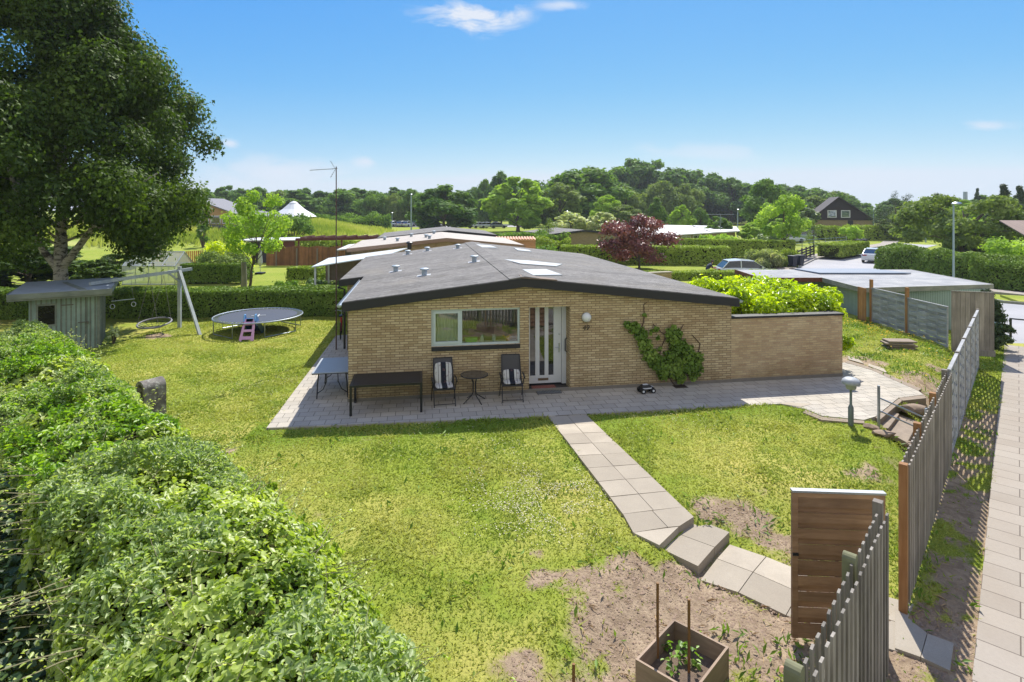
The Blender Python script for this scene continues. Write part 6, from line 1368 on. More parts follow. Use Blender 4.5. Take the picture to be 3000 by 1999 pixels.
lower = [(1438, 432, 74, 150, 'w', 'olive', 'drooping olive birch in front of the wooded rise, left one'), (1520, 418, 90, 155, 'w', 'olive', 'drooping olive birch in the middle of the wooded rise'), (1575, 424, 84, 158, 'w', 'olive', 'drooping olive birch on the right of the wooded rise'),
 (1432, 474, 90, 118, 'c', 'olive', 'rounded olive tree above the flowering elders'), (1509, 458, 66, 112, 'n', 'mid', 'cone shaped green tree above the red maple'), (1490, 500, 50, 100, 'c', 'light', 'small light green tree behind the red maple crown'), (1567, 474, 54, 104, 'c', 'light', 'small yellow green tree above the white bungalow roof'), (1610, 480, 40, 130, 'a', 'mid', 'small pale tree above the bungalow roof aerial'),
 (1768, 416, 104, 120, 'a', 'mid', 'tall green tree rising left of the dark gabled house'), (1815, 440, 80, 135, 'a', 'dark', 'dark green tree right of the tall green tree'), (1872, 452, 80, 140, 'a', 'olive', 'grey green tree left of the dark gable roof'), (1850, 478, 60, 112, 'c', 'pale', 'silvery round tree left of the dark gable'), (1800, 505, 80, 96, 'c', 'light', 'low light green tree beside the parked cars'), (1925, 446, 40, 150, 'a', 'mid', 'treetop peeking over the dark gable ridge'),
 (1650, 500, 60, 90, 'c', 'mid', 'green shrub tree right behind the bungalow'), (1735, 512, 70, 84, 'c', 'light', 'light green garden tree right of the bungalow roof'),
 (2062, 496, 80, 98, 'c', 'olive', 'light tree behind the columnar cypresses'), (2090, 470, 70, 120, 'a', 'olive', 'round olive tree right of the columnar cypresses'), (2155, 448, 44, 104, 'a', 'conifer', 'dark pine top left of the thin chimney'), (2120, 474, 60, 130, 'b', 'dark', 'dark tree on the skyline left of the street lamp'), (2215, 462, 70, 120, 'c', 'light', 'light green tree behind the spreading tree'), (2262, 452, 90, 150, 'b', 'dark', 'dark green wood on the skyline below the small spruce'),
 (2246, 436, 26, 150, 'n', 'conifer', 'small pointed spruce on the right skyline'), (2305, 428, 62, 88, 'n', 'conifer', 'large dark spruce at the right edge, left one'), (2342, 432, 60, 84, 'n', 'conifer', 'dark spruce at the right edge of the picture'), (2330, 470, 110, 74, 'b', 'conifer', 'dark spreading evergreen in the right corner garden'), (2195, 455, 60, 140, 'a', 'olive', 'olive treetop between the chimney and the pine')]
for (px, pt, w_, Y_, k_, m_, lab) in lower: far(px, pt, w_, Y_, k_, m_, lab, {'w': 'birch', 'n': 'spruce'}.get(k_, 'garden_tree') if 'birch' in lab or 'spruce' in lab else 'garden_tree')
far(1308, 489, 84, 92, 'c', 'elder', 'cream flowering elder tree left of the beige gable roof', 'elder_tree', 'flowering elders'); far(1384, 490, 76, 92, 'c', 'elder', 'cream flowering elder tree half behind the red maple', 'elder_tree', 'flowering elders')
far(2240, 520, 110, 62, 'b', 'mid', 'dark garden tree behind the lamp post', 'garden_tree'); far(2335, 560, 60, 50, 'c', 'light', 'light green tree in front of the brown slatted building', 'garden_tree')
far(70, 560, 240, 36, 'b', 'birch', 'dark undergrowth tree left behind the shed', 'garden_tree'); far(268, 585, 80, 44, 'a', 'birch', 'small leafy tree behind the birch trunk', 'garden_tree'); far(225, 600, 90, 33, 'c', 'birch', 'low leafy tree right of the birch trunk', 'garden_tree')
# closed wood behind the single trees
sk = [(380, 446), (480, 442), (560, 444), (700, 444), (900, 446), (960, 448), (1100, 440), (1180, 425), (1260, 415), (1330, 402), (1400, 395), (1460, 384), (1560, 398), (1640, 410), (1700, 424), (1780, 432), (1860, 442), (1930, 452), (2010, 470), (2100, 468), (2200, 466), (2300, 455), (2400, 450)]
n = 46000; pxs = 300 + 2150 * rng.random(n); Yd = 214 + 26 * rng.random(n); X_ = (pxs - CX) / F * Yd; topz = HC - (np.interp(pxs, *zip(*sk)) + 4 - HY) / F * Yd + (vnoise(X_, Yd, 9, 17) - .6) * 4 + (vnoise(X_, Yd, 3, 18) - .5) * 2.4
Z_ = topz * (1 - rng.random(n) ** 1.6); P = np.stack([X_, Yd + 6 * (Z_ / topz) ** 2, Z_], 1); V, Fa, v = leaf_arrays(P, rng.normal(size=(n, 3)) * .6 + np.array([0, -.5, .6]), 1.3 * (.6 + .8 * rng.random(n)), .7, 'kite', None, np.clip(vnoise(X_, Z_, 4, 19) * .6 + .4 * rng.random(n), 0, 1))
tag(np_mesh('wood', V, Fa, LM['dark'], None, {'v': v}), 'far off closed wood behind the single trees', 'wood', kind='stuff')
print('far', time.time() - T0)
# ================================================================ BACKGROUND BUILDINGS
def gable_house(label, A, B, depth, u_r, z_r, slope, wallmat, roofmat, fascia, group=None, base=0, name='bungalow'):
    """front wall from A to B (x,y), gable ridge at u_r running back"""
    A, B = Vector(A), Vector(B); d = B - A; L = d.length; rz = math.atan2(d.y, d.x); t = thing(name, label, 'house', (A.x, A.y, base), rz, group); f = lambda u: z_r - base - slope * abs(u - u_r)
    mb = MB(); mb.wall([(0, -.5), (L, -.5), (L, f(L) - .12), (u_r, f(u_r) - .12), (0, f(0) - .12)], 0, .3); mb.box(0, .3, .3, depth, -.5, f(0) - .2); mb.box(L - .3, L, .3, depth, -.5, f(L) - .2); mb.build('wall', wallmat, t, False)
    mb = MB(); mb.slab([(-.2, -.2, f(-.2)), (u_r, -.2, f(u_r)), (u_r, depth + .2, f(u_r)), (-.2, depth + .2, f(-.2))], .12); mb.slab([(u_r, -.2, f(u_r)), (L + .2, -.2, f(L + .2)), (L + .2, depth + .2, f(L + .2)), (u_r, depth + .2, f(u_r))], .12); rf = mb.build('roof', roofmat, t, False)
    mb = MB()
    for a, b in ((-.22, u_r), (u_r, L + .22)): mb.slab([(a, -.24, f(a) + .01), (b, -.24, f(b) + .01), (b, -.203, f(b) + .01), (a, -.203, f(a) + .01)], .22)
    mb.box(-.24, -.203, -.2, depth + .2, f(-.22) - .2, f(-.22) + .01); mb.build('fascia', fascia, rf, False)
    return t
M_pfelt = m_plain('pale_felt_roof', hx(168, 160, 150), .85, var=.35, scale=2.5, bs=.3)
M_ofas = m_plain('orange_brown_fascia', hx(140, 116, 98), .7, var=.15)
M_wroof = m_plain('white_roof_sheet', hx(196, 196, 196), .6, var=.1, scale=1)
M_beige = m_brick('beige_brick', hx(168, 150, 112), hx(150, 132, 98), hx(128, 114, 88), .24, .067, .01, tone=.2)
a_ = HL(-2.2, 19.3); b_ = HL(8.0, 19.3)
h2 = gable_house('neighbouring row house with pale roof and orange brown fascia right behind the first roof', a_, b_, 8.5, 5.6, 3.28, .10, ybrick, M_pfelt, M_ofas)
u2 = 5.6; f2 = lambda u: 3.28 - .10 * abs(u - u2)
for i, (u, v_) in enumerate(((2.6, 2.2), (4.4, 3.0), (1.6, 5.5), (3.4, 6.3), (5.0, 7.0), (4.6, 1.2))):
    mb = MB(); mb.lathe((u, v_, f2(u) - .02), [(.09, 0), (.09, .16), (.15, .18), (.15, .22), (0, .25)], 12); mb.build('roof_vent', M_vent, kids(h2)[1], False, smooth=True)
a_ = HL(-1.2, 29.2); b_ = HL(7.6, 29.2); h3 = gable_house('third row house with grey felt roof behind the pale one', a_, b_, 9, 5.2, 3.35, .10, ybrick, M_felt, M_black)
cv = thing('canopy', 'white plastic canopy attached to the back left corner of the house', 'canopy', tuple(HL(-3.6, 15.6)), HR)
mb = MB(); mb.slab([(0, -.9, 2.12), (3.7, -.4, 2.62), (4.7, 3.2, 2.74), (.2, 3.2, 2.2)], .05); mb.build('roof', m_plain('white_plastic_sheet', hx(205, 212, 212), .4, var=.08, scale=1.5), cv, False)
mb = MB(); mb.box(.05, 3.4, 3.1, 3.15, .9, 2.2); mb.build('wall', m_wood('grey_board_wall', hx(128, 112, 104), hx(158, 144, 134), grain=(1, 1, .1), scale=5), cv, False)
for x, y in ((.1, -.75), (.2, 2.9)): mb = MB(); mb.box(x, x + .09, y, y + .09, 0, 2.13); mb.build('post', M_white, cv, False)
cv = thing('canopy', 'white flat lean to roof at the left side of the pale roofed house', 'canopy', tuple(HL(-3.2, 24.5)), HR)
mb = MB(); mb.slab([(-.4, -1.2, 2.35), (3.2, -1.2, 2.7), (3.6, 3.5, 2.75), (-.2, 3.5, 2.4)], .08); mb.build('roof', M_wroof, cv, False); mb = MB(); mb.box(0, 1.2, 0, 3.2, 0, 2.34); mb.build('wall', bpy.data.materials['grey_board_wall'], cv, False)
# orange wall with terracotta tiles
p0, p1 = WY(1138, 562, 44), WY(1231, 562, 44); t = thing('tiled_wall', 'orange brick wall topped with terracotta tiles behind the roof', 'wall', (p0.x, 44, 0), .05)
Lw = (p1 - p0).length; mb = MB(); mb.box(0, Lw, 0, .4, 0, 2.6); mb.build('wall', m_brick('orange_brick', hx(200, 142, 102), hx(178, 118, 84), hx(190, 160, 130), tone=.3), t, False)
mb = MB()
for i in range(int(Lw / .22)): mb.tube([(i * .22 + .11, -.12, 2.62), (i * .22 + .11, .55, 2.78)], .1, 8)
mb.slab([(0, -.1, 2.64), (Lw, -.1, 2.64), (Lw, .5, 2.76), (0, .5, 2.76)], .06); mb.build('roof_tiles', m_plain('terracotta_tile', hx(206, 160, 132), .7, var=.2), t, False, smooth=True)
# beige gable house, white roofed bungalow
A_, B_ = (WY(1265, 570, 63).x, 63.0), (WY(1425, 570, 66).x, 66.0)
gable_house('beige brick bungalow with a low black edged gable roof left of the red maple', A_, B_, 8, 4.1, 2.62, .10, M_beige, M_felt, M_black)
q_ = [WY(*a) for a in ((1400, 549, 76), (1560, 539, 79), (1700, 531, 84), (1692, 521, 99), (1520, 517, 96), (1400, 522, 92))]
bw = thing('bungalow', 'long bungalow with a white roof and white framed windows behind the red maple', 'house', (q_[0].x, q_[0].y, -.5), 0)
mb = MB(); mb.slab([tuple(p) for p in q_], .14); mb.slab([(p.x, p.y, p.z + .03) for p in (q_[1].lerp(q_[2], .55), q_[2].lerp(q_[1], .05), q_[3].lerp(q_[4], .1), q_[3].lerp(q_[4], .6))], .02); mb.mi = 0; mb.build('roof', M_wroof, bw)
ins = [p.lerp(sum(q_, Vector()) / 6, .07) for p in q_]; mb = MB(); nq = 6; mb.add([(p.x, p.y, -.6) for p in ins] + [(p.x, p.y, p.z - .16) for p in ins], [(i_, (i_ + 1) % nq, nq + (i_ + 1) % nq, nq + i_) for i_ in range(nq)]); mb.build('wall', M_beige, bw)
for a0_, a1_, f0_, f1_ in ((0, 1, .55, .72), (0, 1, .76, .93), (1, 2, .04, .2), (1, 2, .24, .4)):
    s_, e_ = ins[a0_].lerp(ins[a1_], f0_), ins[a0_].lerp(ins[a1_], f1_); zt_ = min(s_.z, e_.z) - .28; s_.z = e_.z = zt_ - .38; d_ = (e_ - s_).normalized(); o_ = Vector((d_.y, -d_.x, 0)) * .04
    mb = MB(); mb.bar(s_ + o_, e_ + o_, .06, .76); w_ = mb.build('window', M_white, bw); mb = MB()
    for k_ in (0, 1): mb.bar(s_.lerp(e_, .05 + k_ * .48) + o_ * 2, s_.lerp(e_, .47 + k_ * .48) + o_ * 2, .02, .6)
    mb.build('pane', bpy.data.materials['door_glass'], w_)
p0 = WY(1655, 560, 82); t = thing('aerial', 'wide horizontal rooftop aerial above the white bungalow roof', 'antenna', (p0.x, 82, 0)); zt = HC + (HY - 492) / F * 82
z_ = HC - (493 - HY) / F * 82
mb.tube([(0, 0, 1.8), (0, 0, z_)], .035, 6); mb.build('mast', M_steel, t, False); mb = MB(); mb.tube([(-2.0, 0, z_), (2.0, 0, z_)], .03, 6); mb.tube([(-.9, 0, z_ - 1.1), (.4, 0, z_ - 1.1)], .02, 6)
mb.tube([(.2, 0, z_ - .3), (.2, 0, z_ - 1.3)], .02, 6); mb.build('aerial', M_steel, t, False)
p0 = WY(1460, 640, 36.5); q0 = WY(1543, 640, 37.5)
t = thing('garden_wall', 'short yellow brick wall with pale coping just behind the right slope of the roof', 'wall', (p0.x, 36.5, 0), math.atan2(1, q0.x - p0.x)); Lw = (q0 - p0).length; mb = MB(); mb.box(0, Lw, 0, .3, 0, .82); mb.build('wall', ybrick, t, False); mb = MB(); mb.box(-.05, Lw + .05, -.04, .34, .82, .9); mb.build('coping', M_slab, t, False)
# dark gabled house
Y_ = 118.0; A_ = (WY(1875, 500, Y_).x, Y_ + 3); B_ = (WY(2003, 500, Y_).x, Y_ - 1); A_, B_ = Vector(A_), Vector(B_); Lg_ = (B_ - A_).length; bz = .6
t = thing('gabled_house', 'dark brown steep gabled house with two white windows on the slope', 'house', (A_.x, A_.y, bz), math.atan2(B_.y - A_.y, B_.x - A_.x))
zE = HC - (503 - HY) / F * Y_ - bz; zR = HC + (HY - 452) / F * Y_ - bz; ur = Lg_ * .46
M_dk = m_plain('dark_brown_boards', hx(38, 27, 30), .7, var=.25, stretch=(1, 1, .2)); M_dkr = m_plain('dark_roof_tiles', hx(54, 46, 48), .75, var=.2)
mb = MB(); mb.wall([(0.2, -1), (Lg_ - .2, -1), (Lg_ - .2, zE), (.2, zE)], 0, 9); mb.build('wall', M_beige, t, False)
mb = MB(); mb.wall([(0, zE - .3), (Lg_, zE - .3), (ur, zR - .1)], -.15, 9.2); mb.build('gable', M_dk, t, False)
mb = MB(); mb.slab([(-.5, -.7, zE - .75), (ur, -.7, zR), (ur, 9.5, zR), (-.5, 9.5, zE - .75)], .2); mb.slab([(ur, -.7, zR + .002), (Lg_ + .5, -.7, zE - .7), (Lg_ + .5, 9.5, zE - .7), (ur, 9.5, zR + .002)], .2); rf = mb.build('roof', M_dkr, t, False)
for u in (.36, .565):
    u *= Lg_; z0_ = zE + .2; mb = MB(); mb.box(u - .85, u + .85, -.24, -.16, z0_, z0_ + 1.55); w_ = mb.build('window', M_white, t, False); mb = MB(); mb.box(u - .7, u + .7, -.26, -.241, z0_ + .14, z0_ + 1.4); mb.build('pane', m_glass('pale_window', refl=.35, see=False, base=(.12, .16, .17)) if 'pale_window' not in bpy.data.materials else bpy.data.materials['pale_window'], w_, False)
mb = MB(); mb.box(Lg_ * .6, Lg_ * .68, -.02, -.001, -1, zE - .35); mb.build('door', M_black, t, False)
# yellow building on the meadow hill, white tent roof
x0_, x1_ = WY(400, 500, 84).x, WY(548, 500, 84).x; bz = 2.6; t = thing('yellow_building', 'yellow brick building with a low gable on the meadow hill', 'building', (x0_, 84, bz), 0)
Lb = x1_ - x0_; zr_ = HC + (HY - 455) / F * 84 - bz; ze_ = HC + (HY - 492) / F * 84 - bz; ur = 3.0
mb = MB(); mb.wall([(0, -1), (Lb - .6, -1), (Lb - .6, ze_ + .2), (ur, zr_ - .15), (0, ze_ + .9)], 0, 8); mb.build('wall', m_brick('ochre_brick', hx(196, 158, 116), hx(184, 146, 106), hx(178, 140, 100), tone=.15), t, False)
mb = MB(); mb.slab([(ur, -.5, zr_), (Lb, -.5, ze_), (Lb, 8.5, ze_), (ur, 8.5, zr_)], .15); mb.slab([(-1, -.5, zr_ - 1.6), (ur, -.5, zr_ + .002), (ur, 8.5, zr_ + .002), (-1, 8.5, zr_ - 1.6)], .15); mb.slab([(Lb - .8, 2.5, ze_ + .1), (Lb + 4.5, 2.5, ze_ - .5), (Lb + 4.5, 9, ze_ - .5), (Lb - .8, 9, ze_ + .5)], .12); mb.build('roof', m_plain('grey_eternit', hx(112, 112, 118), .8, var=.15), t, False)
for u, w_ in ((Lb - 5.6, 1.3), (Lb - 4.1, 1.5), (Lb - 2.4, 1.7)): mb = MB(); mb.box(u, u + w_, -.08, -.01, .15, 1.35); wn_ = mb.build('window', M_white, t, False); mb = MB(); mb.box(u + .12, u + w_ - .12, -.1, -.081, .27, 1.23); mb.build('pane', bpy.data.materials['door_glass'], wn_, False)
mb = MB(); mb.box(Lb - 6.4, Lb + 3, -2.1, -2.05, -1.2, .0)
for i in range(7): mb.box(Lb - 6.4 + i * 1.55, Lb - 6.33 + i * 1.55, -2.16, -2.1, -1.3, .15)
mb.build('terrace_fence', m_plain('grey_rail_panel', hx(84, 88, 90), .6, var=.3), t, False)
tx = WY(675, 500, 108).x; bz = 2.5; t = thing('tent_pavilion', 'open pavilion with a white conical tent roof on the meadow hill', 'pavilion', (tx, 108, bz)); zt = HC + (HY - 464) / F * 108 - bz; ze_ = HC - (498 - HY) / F * 108 - bz
mb = MB(); mb.lathe((0, 0, 0), [(4.15, ze_), (2.0, ze_ + (zt - ze_) * .5), (.9, ze_ + (zt - ze_) * .85), (.8, zt - .25), (.45, zt), (0, zt + .15)], 16); mb.build('roof', m_plain('white_canvas', hx(205, 208, 212), .6, var=.05), t, False)
for k in range(8): a = k * math.pi / 4 + .3; mb = MB(); mb.tube([(3.6 * math.cos(a), 3.6 * math.sin(a), -1), (3.6 * math.cos(a), 3.6 * math.sin(a), ze_)], .09, 6); mb.build('post', M_blackm, t, False)
for i, (px0, px1, pt, pb, Y_, lab) in enumerate(((803, 850, 499, 521, 178, 'low building with a pink red roof behind the parked cars'), (868, 892, 500, 514, 182, 'small red roofed building between the willows'))):
    x0_, x1_ = WY(px0, 0, Y_).x, WY(px1, 0, Y_).x; zt = HC - (pt - HY) / F * Y_; t = thing('red_roof_building', lab, 'building', (x0_, Y_, 0)); mb = MB(); mb.box(0, x1_ - x0_, 0, 6, 0, zt - 1); mb.build('wall', M_beige, t, False)
    mb = MB(); mb.slab([(-.5, -.8, zt - 1.1), (x1_ - x0_ + .5, -.8, zt - 1.1), (x1_ - x0_ + .5, 4, zt + .2), (-.5, 4, zt + .2)], .15); mb.build('roof', m_plain('pink_red_roof', hx(206, 130, 116), .7, var=.1), t, False)
    mb = MB(); mb.box(.8, x1_ - x0_ - 1, -.03, 0, .8, zt - 1.5); mb.build('window', bpy.data.materials['door_glass'], t, False)
t = thing('slatted_building', 'brown ribbed roof of a building at the right edge', 'building', (46.0, 50, -.5)); mb = MB(); mb.slab([(.6, 0, 2.3), (9, -2, 2.3), (9.5, 3, 4.4), (1.1, 5, 4.4)], .1); mb.build('roof', m_plain('ribbed_brown_roof', hx(134, 116, 106), .8, var=.5, scale=1, stretch=(14, .1, 1)), t, False); mb = MB(); mb.box(1.2, 8.8, 1, 4, 0, 2.25); mb.build('wall', M_beige, t, False)
p0 = WY(2218, 450, 260); t = MB(); t.tube([(0, 0, 0), (0, 0, HC + (HY - 441) / F * 260)], [1.0, .8], 12); t = t.build('chimney_stack', m_plain('pale_stack', hx(150, 160, 176), .8)); t.location = (p0.x, 260, 0); tag(t, 'thin pale chimney stack on the right skyline', 'chimney')
# ---- neighbour garden things
x0_, x1_ = WY(612, 0, 50).x, WY(800, 0, 50).x; t = thing('board_fence', 'reddish brown board fence with a wavy top in the neighbouring garden', 'fence', (x0_, 50, 0)); mb = MB(); x = 0
M_rfence = m_wood('red_brown_fence', hx(118, 80, 54), hx(150, 106, 74), grain=(1, 1, .1), scale=5)
while x < x1_ - x0_ - .1: ph = (x % 1.8) / 1.8; mb.box(x, x + .14, 0, .03, 0, 1.62 + .12 * math.sin(math.pi * ph)); x += .152
mb.build('board_panel', M_rfence, t, False)
for i in range(5): mb = MB(); mb.box(.9 + i * 1.8 - .06, .9 + i * 1.8 + .06, -.1, -.01, 0, 1.55); mb.build('post', m_plain('grey_fence_post', hx(120, 108, 98), .8) if i == 0 else bpy.data.materials['grey_fence_post'], t, False)
x0_, x1_ = WY(405, 0, 52).x, WY(452, 0, 52).x; t = thing('board_fence', 'orange brown fence piece behind the greenhouse', 'fence', (x0_ - 1, 50, 0)); mb = MB(); x = 0
while x < 5: mb.box(x, x + .1, 0, .03, 0, 1.1 + x * .06); x += .17
mb.build('board_panel', m_wood('orange_fence', hx(170, 104, 56), hx(196, 130, 76)), t, False)
# carport / shed with pergola
x0_ = WY(572, 0, 53).x; t = thing('pergola', 'dark red pergola with a white topped dark shed behind the board fence', 'pergola', (x0_, 53, 0)); M_dred = m_plain('dark_red_timber', hx(92, 46, 42), .6, var=.15)
mb = MB(); mb.box(0, 2.1, 0, 3, 0, 2.0); mb.build('shed_wall', m_plain('dark_blue_grey_boards', hx(52, 50, 66), .7), t, False); mb = MB(); mb.slab([(-.9, -.4, 2.1), (4.4, -.4, 2.15), (4.4, 3.3, 2.2), (-.9, 3.3, 2.15)], .1); mb.build('roof', M_wroof, t, False)
mb = MB(); mb.box(2.1, 4.3, -.2, -.05, 1.3, 2.05); mb.bar((4.4, -.1, 2.15), (13.0, -.1, 2.3), .12, .25); mb.bar((4.4, 2.8, 2.15), (13.0, 2.8, 2.3), .12, .25)
for i in range(8): mb.bar((5 + i * 1.05, -.5, 2.34 + i * .012), (5 + i * 1.05, 3.2, 2.34 + i * .012), .08, .14)
mb.build('beams', M_dred, t, False)
for x in (4.6, 8.6, 12.6): mb = MB(); mb.box(x, x + .12, -.1, .02, 0, 2.1); mb.build('post', M_dred, t, False)
# greenhouse
gl = WY(302, 0, 38.5).x; gr = WY(430, 0, 38.5).x - .3; t = thing('greenhouse', 'glass greenhouse with aluminium frame and pitched roof', 'greenhouse', (gl, 37.6, 0)); L_ = gr - gl; Dg = 2.2; hw_ = 1.25; hr_ = 2.12
M_alug = m_plain('aluminium_bar', hx(180, 186, 188), .4, .6); mb = MB()
for x in np.linspace(0, L_, 5):
    for y in (0, Dg): mb.tube([(x, y, 0), (x, y, hw_), (x, Dg / 2, hr_)], .028, 5)
for y, z_ in ((0, hw_), (Dg, hw_), (Dg / 2, hr_), (0, .05)): mb.tube([(0, y, z_), (L_, y, z_)], .035, 5)
mb.build('greenhouse_frame', M_alug, t, False)
mb = MB(); mb.add([(0, 0, 0), (L_, 0, 0), (L_, 0, hw_), (0, 0, hw_)], [(0, 1, 2, 3)]); mb.add([(0, Dg, 0), (L_, Dg, 0), (L_, Dg, hw_), (0, Dg, hw_)], [(0, 1, 2, 3)]); mb.add([(0, 0, hw_), (L_, 0, hw_), (L_, Dg / 2, hr_), (0, Dg / 2, hr_)], [(0, 1, 2, 3)]); mb.add([(0, Dg, hw_), (L_, Dg, hw_), (L_, Dg / 2, hr_), (0, Dg / 2, hr_)], [(0, 1, 2, 3)])
for x in (0, L_): mb.add([(x, 0, 0), (x, Dg, 0), (x, Dg, hw_), (x, Dg / 2, hr_), (x, 0, hw_)], [(0, 1, 2, 3, 4)])
gm_, gnt, gout = newmat('greenhouse_glass'); g1 = N(gnt, 'ShaderNodeBsdfTransparent'); g2 = N(gnt, 'ShaderNodeBsdfDiffuse'); g2.inputs[0].default_value = (.62, .66, .62, 1); g3 = N(gnt, 'ShaderNodeMixShader'); g3.inputs[0].default_value = .38
gnt.links.new(g1.outputs[0], g3.inputs[1]); gnt.links.new(g2.outputs[0], g3.inputs[2]); gnt.links.new(g3.outputs[0], gout.inputs[0]); mb.build('glazing', gm_, t, False)
p0 = WY(598, 0, 44); t = thing('closed_parasol', 'closed white garden parasol on a pole in the neighbouring garden', 'parasol', (p0.x, 44, 0)); mb = MB(); mb.tube([(0, 0, 0), (0, 0, 2.4)], .025, 6); mb.build('pole', M_white, t, False)
mb = MB(); mb.lathe((0, 0, .6), [(.08, 0), (.2, .25), (.17, .6), (.12, 1.2), (.05, 1.75), (0, 1.8)], 8); mb.build('canopy', m_plain('white_cloth', hx(190, 190, 188), .8), t, False); mb = MB(); mb.box(-.3, .3, -.3, .3, 0, .12); mb.build('base', M_blackm, t, False, bevel=.02)
p0 = WY(592, 0, 41); t = thing('mini_trampoline', 'small turquoise edged trampoline in the neighbouring garden', 'trampoline', (p0.x - 1.3, 41, 0)); mb = MB(); mb.tube(ring(.9, .45, 24), .06, 6, closed=True); mb.build('edge_pad', m_plain('turquoise_pad', hx(90, 180, 190), .5), t, False); mb = MB(); mb.lathe((0, 0, .43), [(0, 0), (.88, 0), (.88, .02), (0, .02)], 24); mb.build('mat', M_blackm, t, False)
for k in range(4): a = k * 1.57 + .5; mb = MB(); mb.tube([(.85 * math.cos(a), .85 * math.sin(a), .45), (.85 * math.cos(a), .85 * math.sin(a), 0)], .02, 6); mb.build('leg', M_blackm, t, False)
# dark plank fence, wheelie bins, mailbox by the street
p0, p1 = Vector((*HP(1818, 614), 0)), Vector((*HP(1862, 602), 0)); p0 = Vector((28.3, 56.5, -.3)); p1 = Vector((34.2, 64.5, -.3)); t = thing('plank_fence', 'dark brown horizontal plank fence along the street pavement', 'fence', tuple(p0)); mb = MB()
for z_ in (.2, .48, .76, 1.04): mb.bar(p0 + Vector((0, 0, z_)), p1 + Vector((0, 0, z_)), .04, .17); mb.bar(p0 + Vector((0, 0, z_)), p0 + Vector((-3.5, 1.2, z_)), .04, .17)
mb.build('planks', m_plain('dark_stained_wood', hx(54, 46, 48), .7, var=.3), t)
for f_ in (0, .25, .5, .75, 1): q = p0.lerp(p1, f_); mb = MB(); mb.box(q.x - .07, q.x + .07, q.y - .1, q.y - .03, q.z, q.z + 1.25); mb.build('post', bpy.data.materials['dark_stained_wood'], t)
q = p1 + Vector((.5, -.6, 0)); t = thing('mailbox', 'small pale mailbox on a post at the end of the dark plank fence', 'mailbox', tuple(q)); mb = MB(); mb.box(-.15, .15, -.12, .12, .95, 1.3); mb.build('box', M_steel, t, False); mb = MB(); mb.box(-.04, .04, -.04, .04, 0, .95); mb.build('post', M_blackm, t, False)
def wbin(x, y, z_, lab, grp, first=[None]):
    if first[0]: c = copy_tree(first[0]); c.location = (x, y, z_); c['label'] = lab; c['group'] = grp; return c
    t = thing('wheelie_bin', lab, 'bin', (x, y, z_), R(20), grp); mb = MB(); mb.add([(-.2, -.25, .06), (.2, -.25, .06), (.2, .25, .06), (-.2, .25, .06), (-.28, -.34, .98), (.28, -.34, .98), (.28, .34, .98), (-.28, .34, .98)], [(0, 1, 2, 3), (4, 5, 6, 7), (0, 1, 5, 4), (1, 2, 6, 5), (2, 3, 7, 6), (3, 0, 4, 7)]); mb.build('bin_body', m_plain('dark_bin_plastic', hx(34, 38, 52), .5), t, False)
    mb = MB(); mb.box(-.3, .3, -.37, .35, .98, 1.05); mb.build('lid', bpy.data.materials['dark_bin_plastic'], t, False, bevel=.02)
    for s in (-1, 1): mb = MB(); mb.lathe((s * .24, .26, .1), [(0, -.03), (.1, -.03), (.1, .03), (0, .03)], 12, 'x'); mb.build('wheel', M_blackm, t, False)
    first[0] = t; return t
wbin(25.9, 52.5, -.35, 'left one of the two dark wheelie bins in front of the plank fence', 'wheelie bins by the street'); wbin(26.9, 53.2, -.35, 'right one of the two dark wheelie bins in front of the plank fence', 'wheelie bins by the street')
wbin(*W(1972, 567, -.4)[:2], -.4, 'left wheelie bin of the pair at the far pavement edge', 'wheelie bins by the street'); wbin(*(W(1972, 567, -.4) + Vector((1.0, .3, 0)))[:2], -.4, 'right wheelie bin of the pair at the far pavement edge', 'wheelie bins by the street')
t = thing('wire_fence', 'thin wire fence with slender posts across the lawn behind the plank fence', 'fence', (29, 66, -.3)); mb = MB()
for z_ in (.5, .9, 1.3): mb.tube([(29, 66, -.3 + z_), (47, 80, -.3 + z_)], .02, 4)
mb.build('wires', M_steel, t)
for i in range(8): x, y = 29 + 18 * i / 7, 66 + 14 * i / 7; mb = MB(); mb.tube([(x, y, -.3), (x, y, 1.1)], .04, 5); mb.build('post', M_steel, t)
# ---- lamp posts
def lamp_post(label, px, ptop, Y_, r_=.06, head=True, group='street lamps', z0=None):
    x = WY(px, 0, Y_).x; z0 = gzf(x, Y_) if z0 is None else z0; zt = HC + (HY - ptop) / F * Y_; t = thing('street_lamp', label, 'street lamp', (x, Y_, z0), 0, group); mb = MB(); mb.tube([(0, 0, 0), (0, 0, zt - z0)], [r_ * 1.2, r_ * .8], 10); mb.build('pole', m_plain('lamp_pole', hx(150, 168, 172), .5, .3, bs=0) if 'lamp_pole' not in bpy.data.materials else bpy.data.materials['lamp_pole'], t, False, smooth=True)
    mb = MB(); h_ = zt - z0; mb.lathe((0, -.25, h_), [(.05, -.06), (.25, -.05), (.28, 0), (.2, .07), (0, .1)], 14); mb.build('lamp_head', M_steel, t, False, smooth=True)
lamp_post('tall pale street lamp in the right foreground standing by the wild hedge', 2191, 468, 34.8, .055, z0=-.55)
lamp_post('tall street lamp at the left side of the broad dark tree', 945, 447, 112, .13); lamp_post('thin street lamp in front of the willows and parked cars', 901, 489, 148, .08)
lamp_post('street lamp above the flowering elders', 1303, 486, 118, .09); lamp_post('street lamp left of the rounded olive tree', 1387, 490, 120, .09); lamp_post('street lamp above the bungalow roof near the dark wood', 1695, 482, 112, .1); lamp_post('street lamp in front of the tall green tree left of the dark house', 1768, 480, 120, .09)
lamp_post('street lamp just right of the dark gabled house', 2007, 481, 104, .1); lamp_post('street lamp behind the spreading tree', 2127, 477, 92, .09)
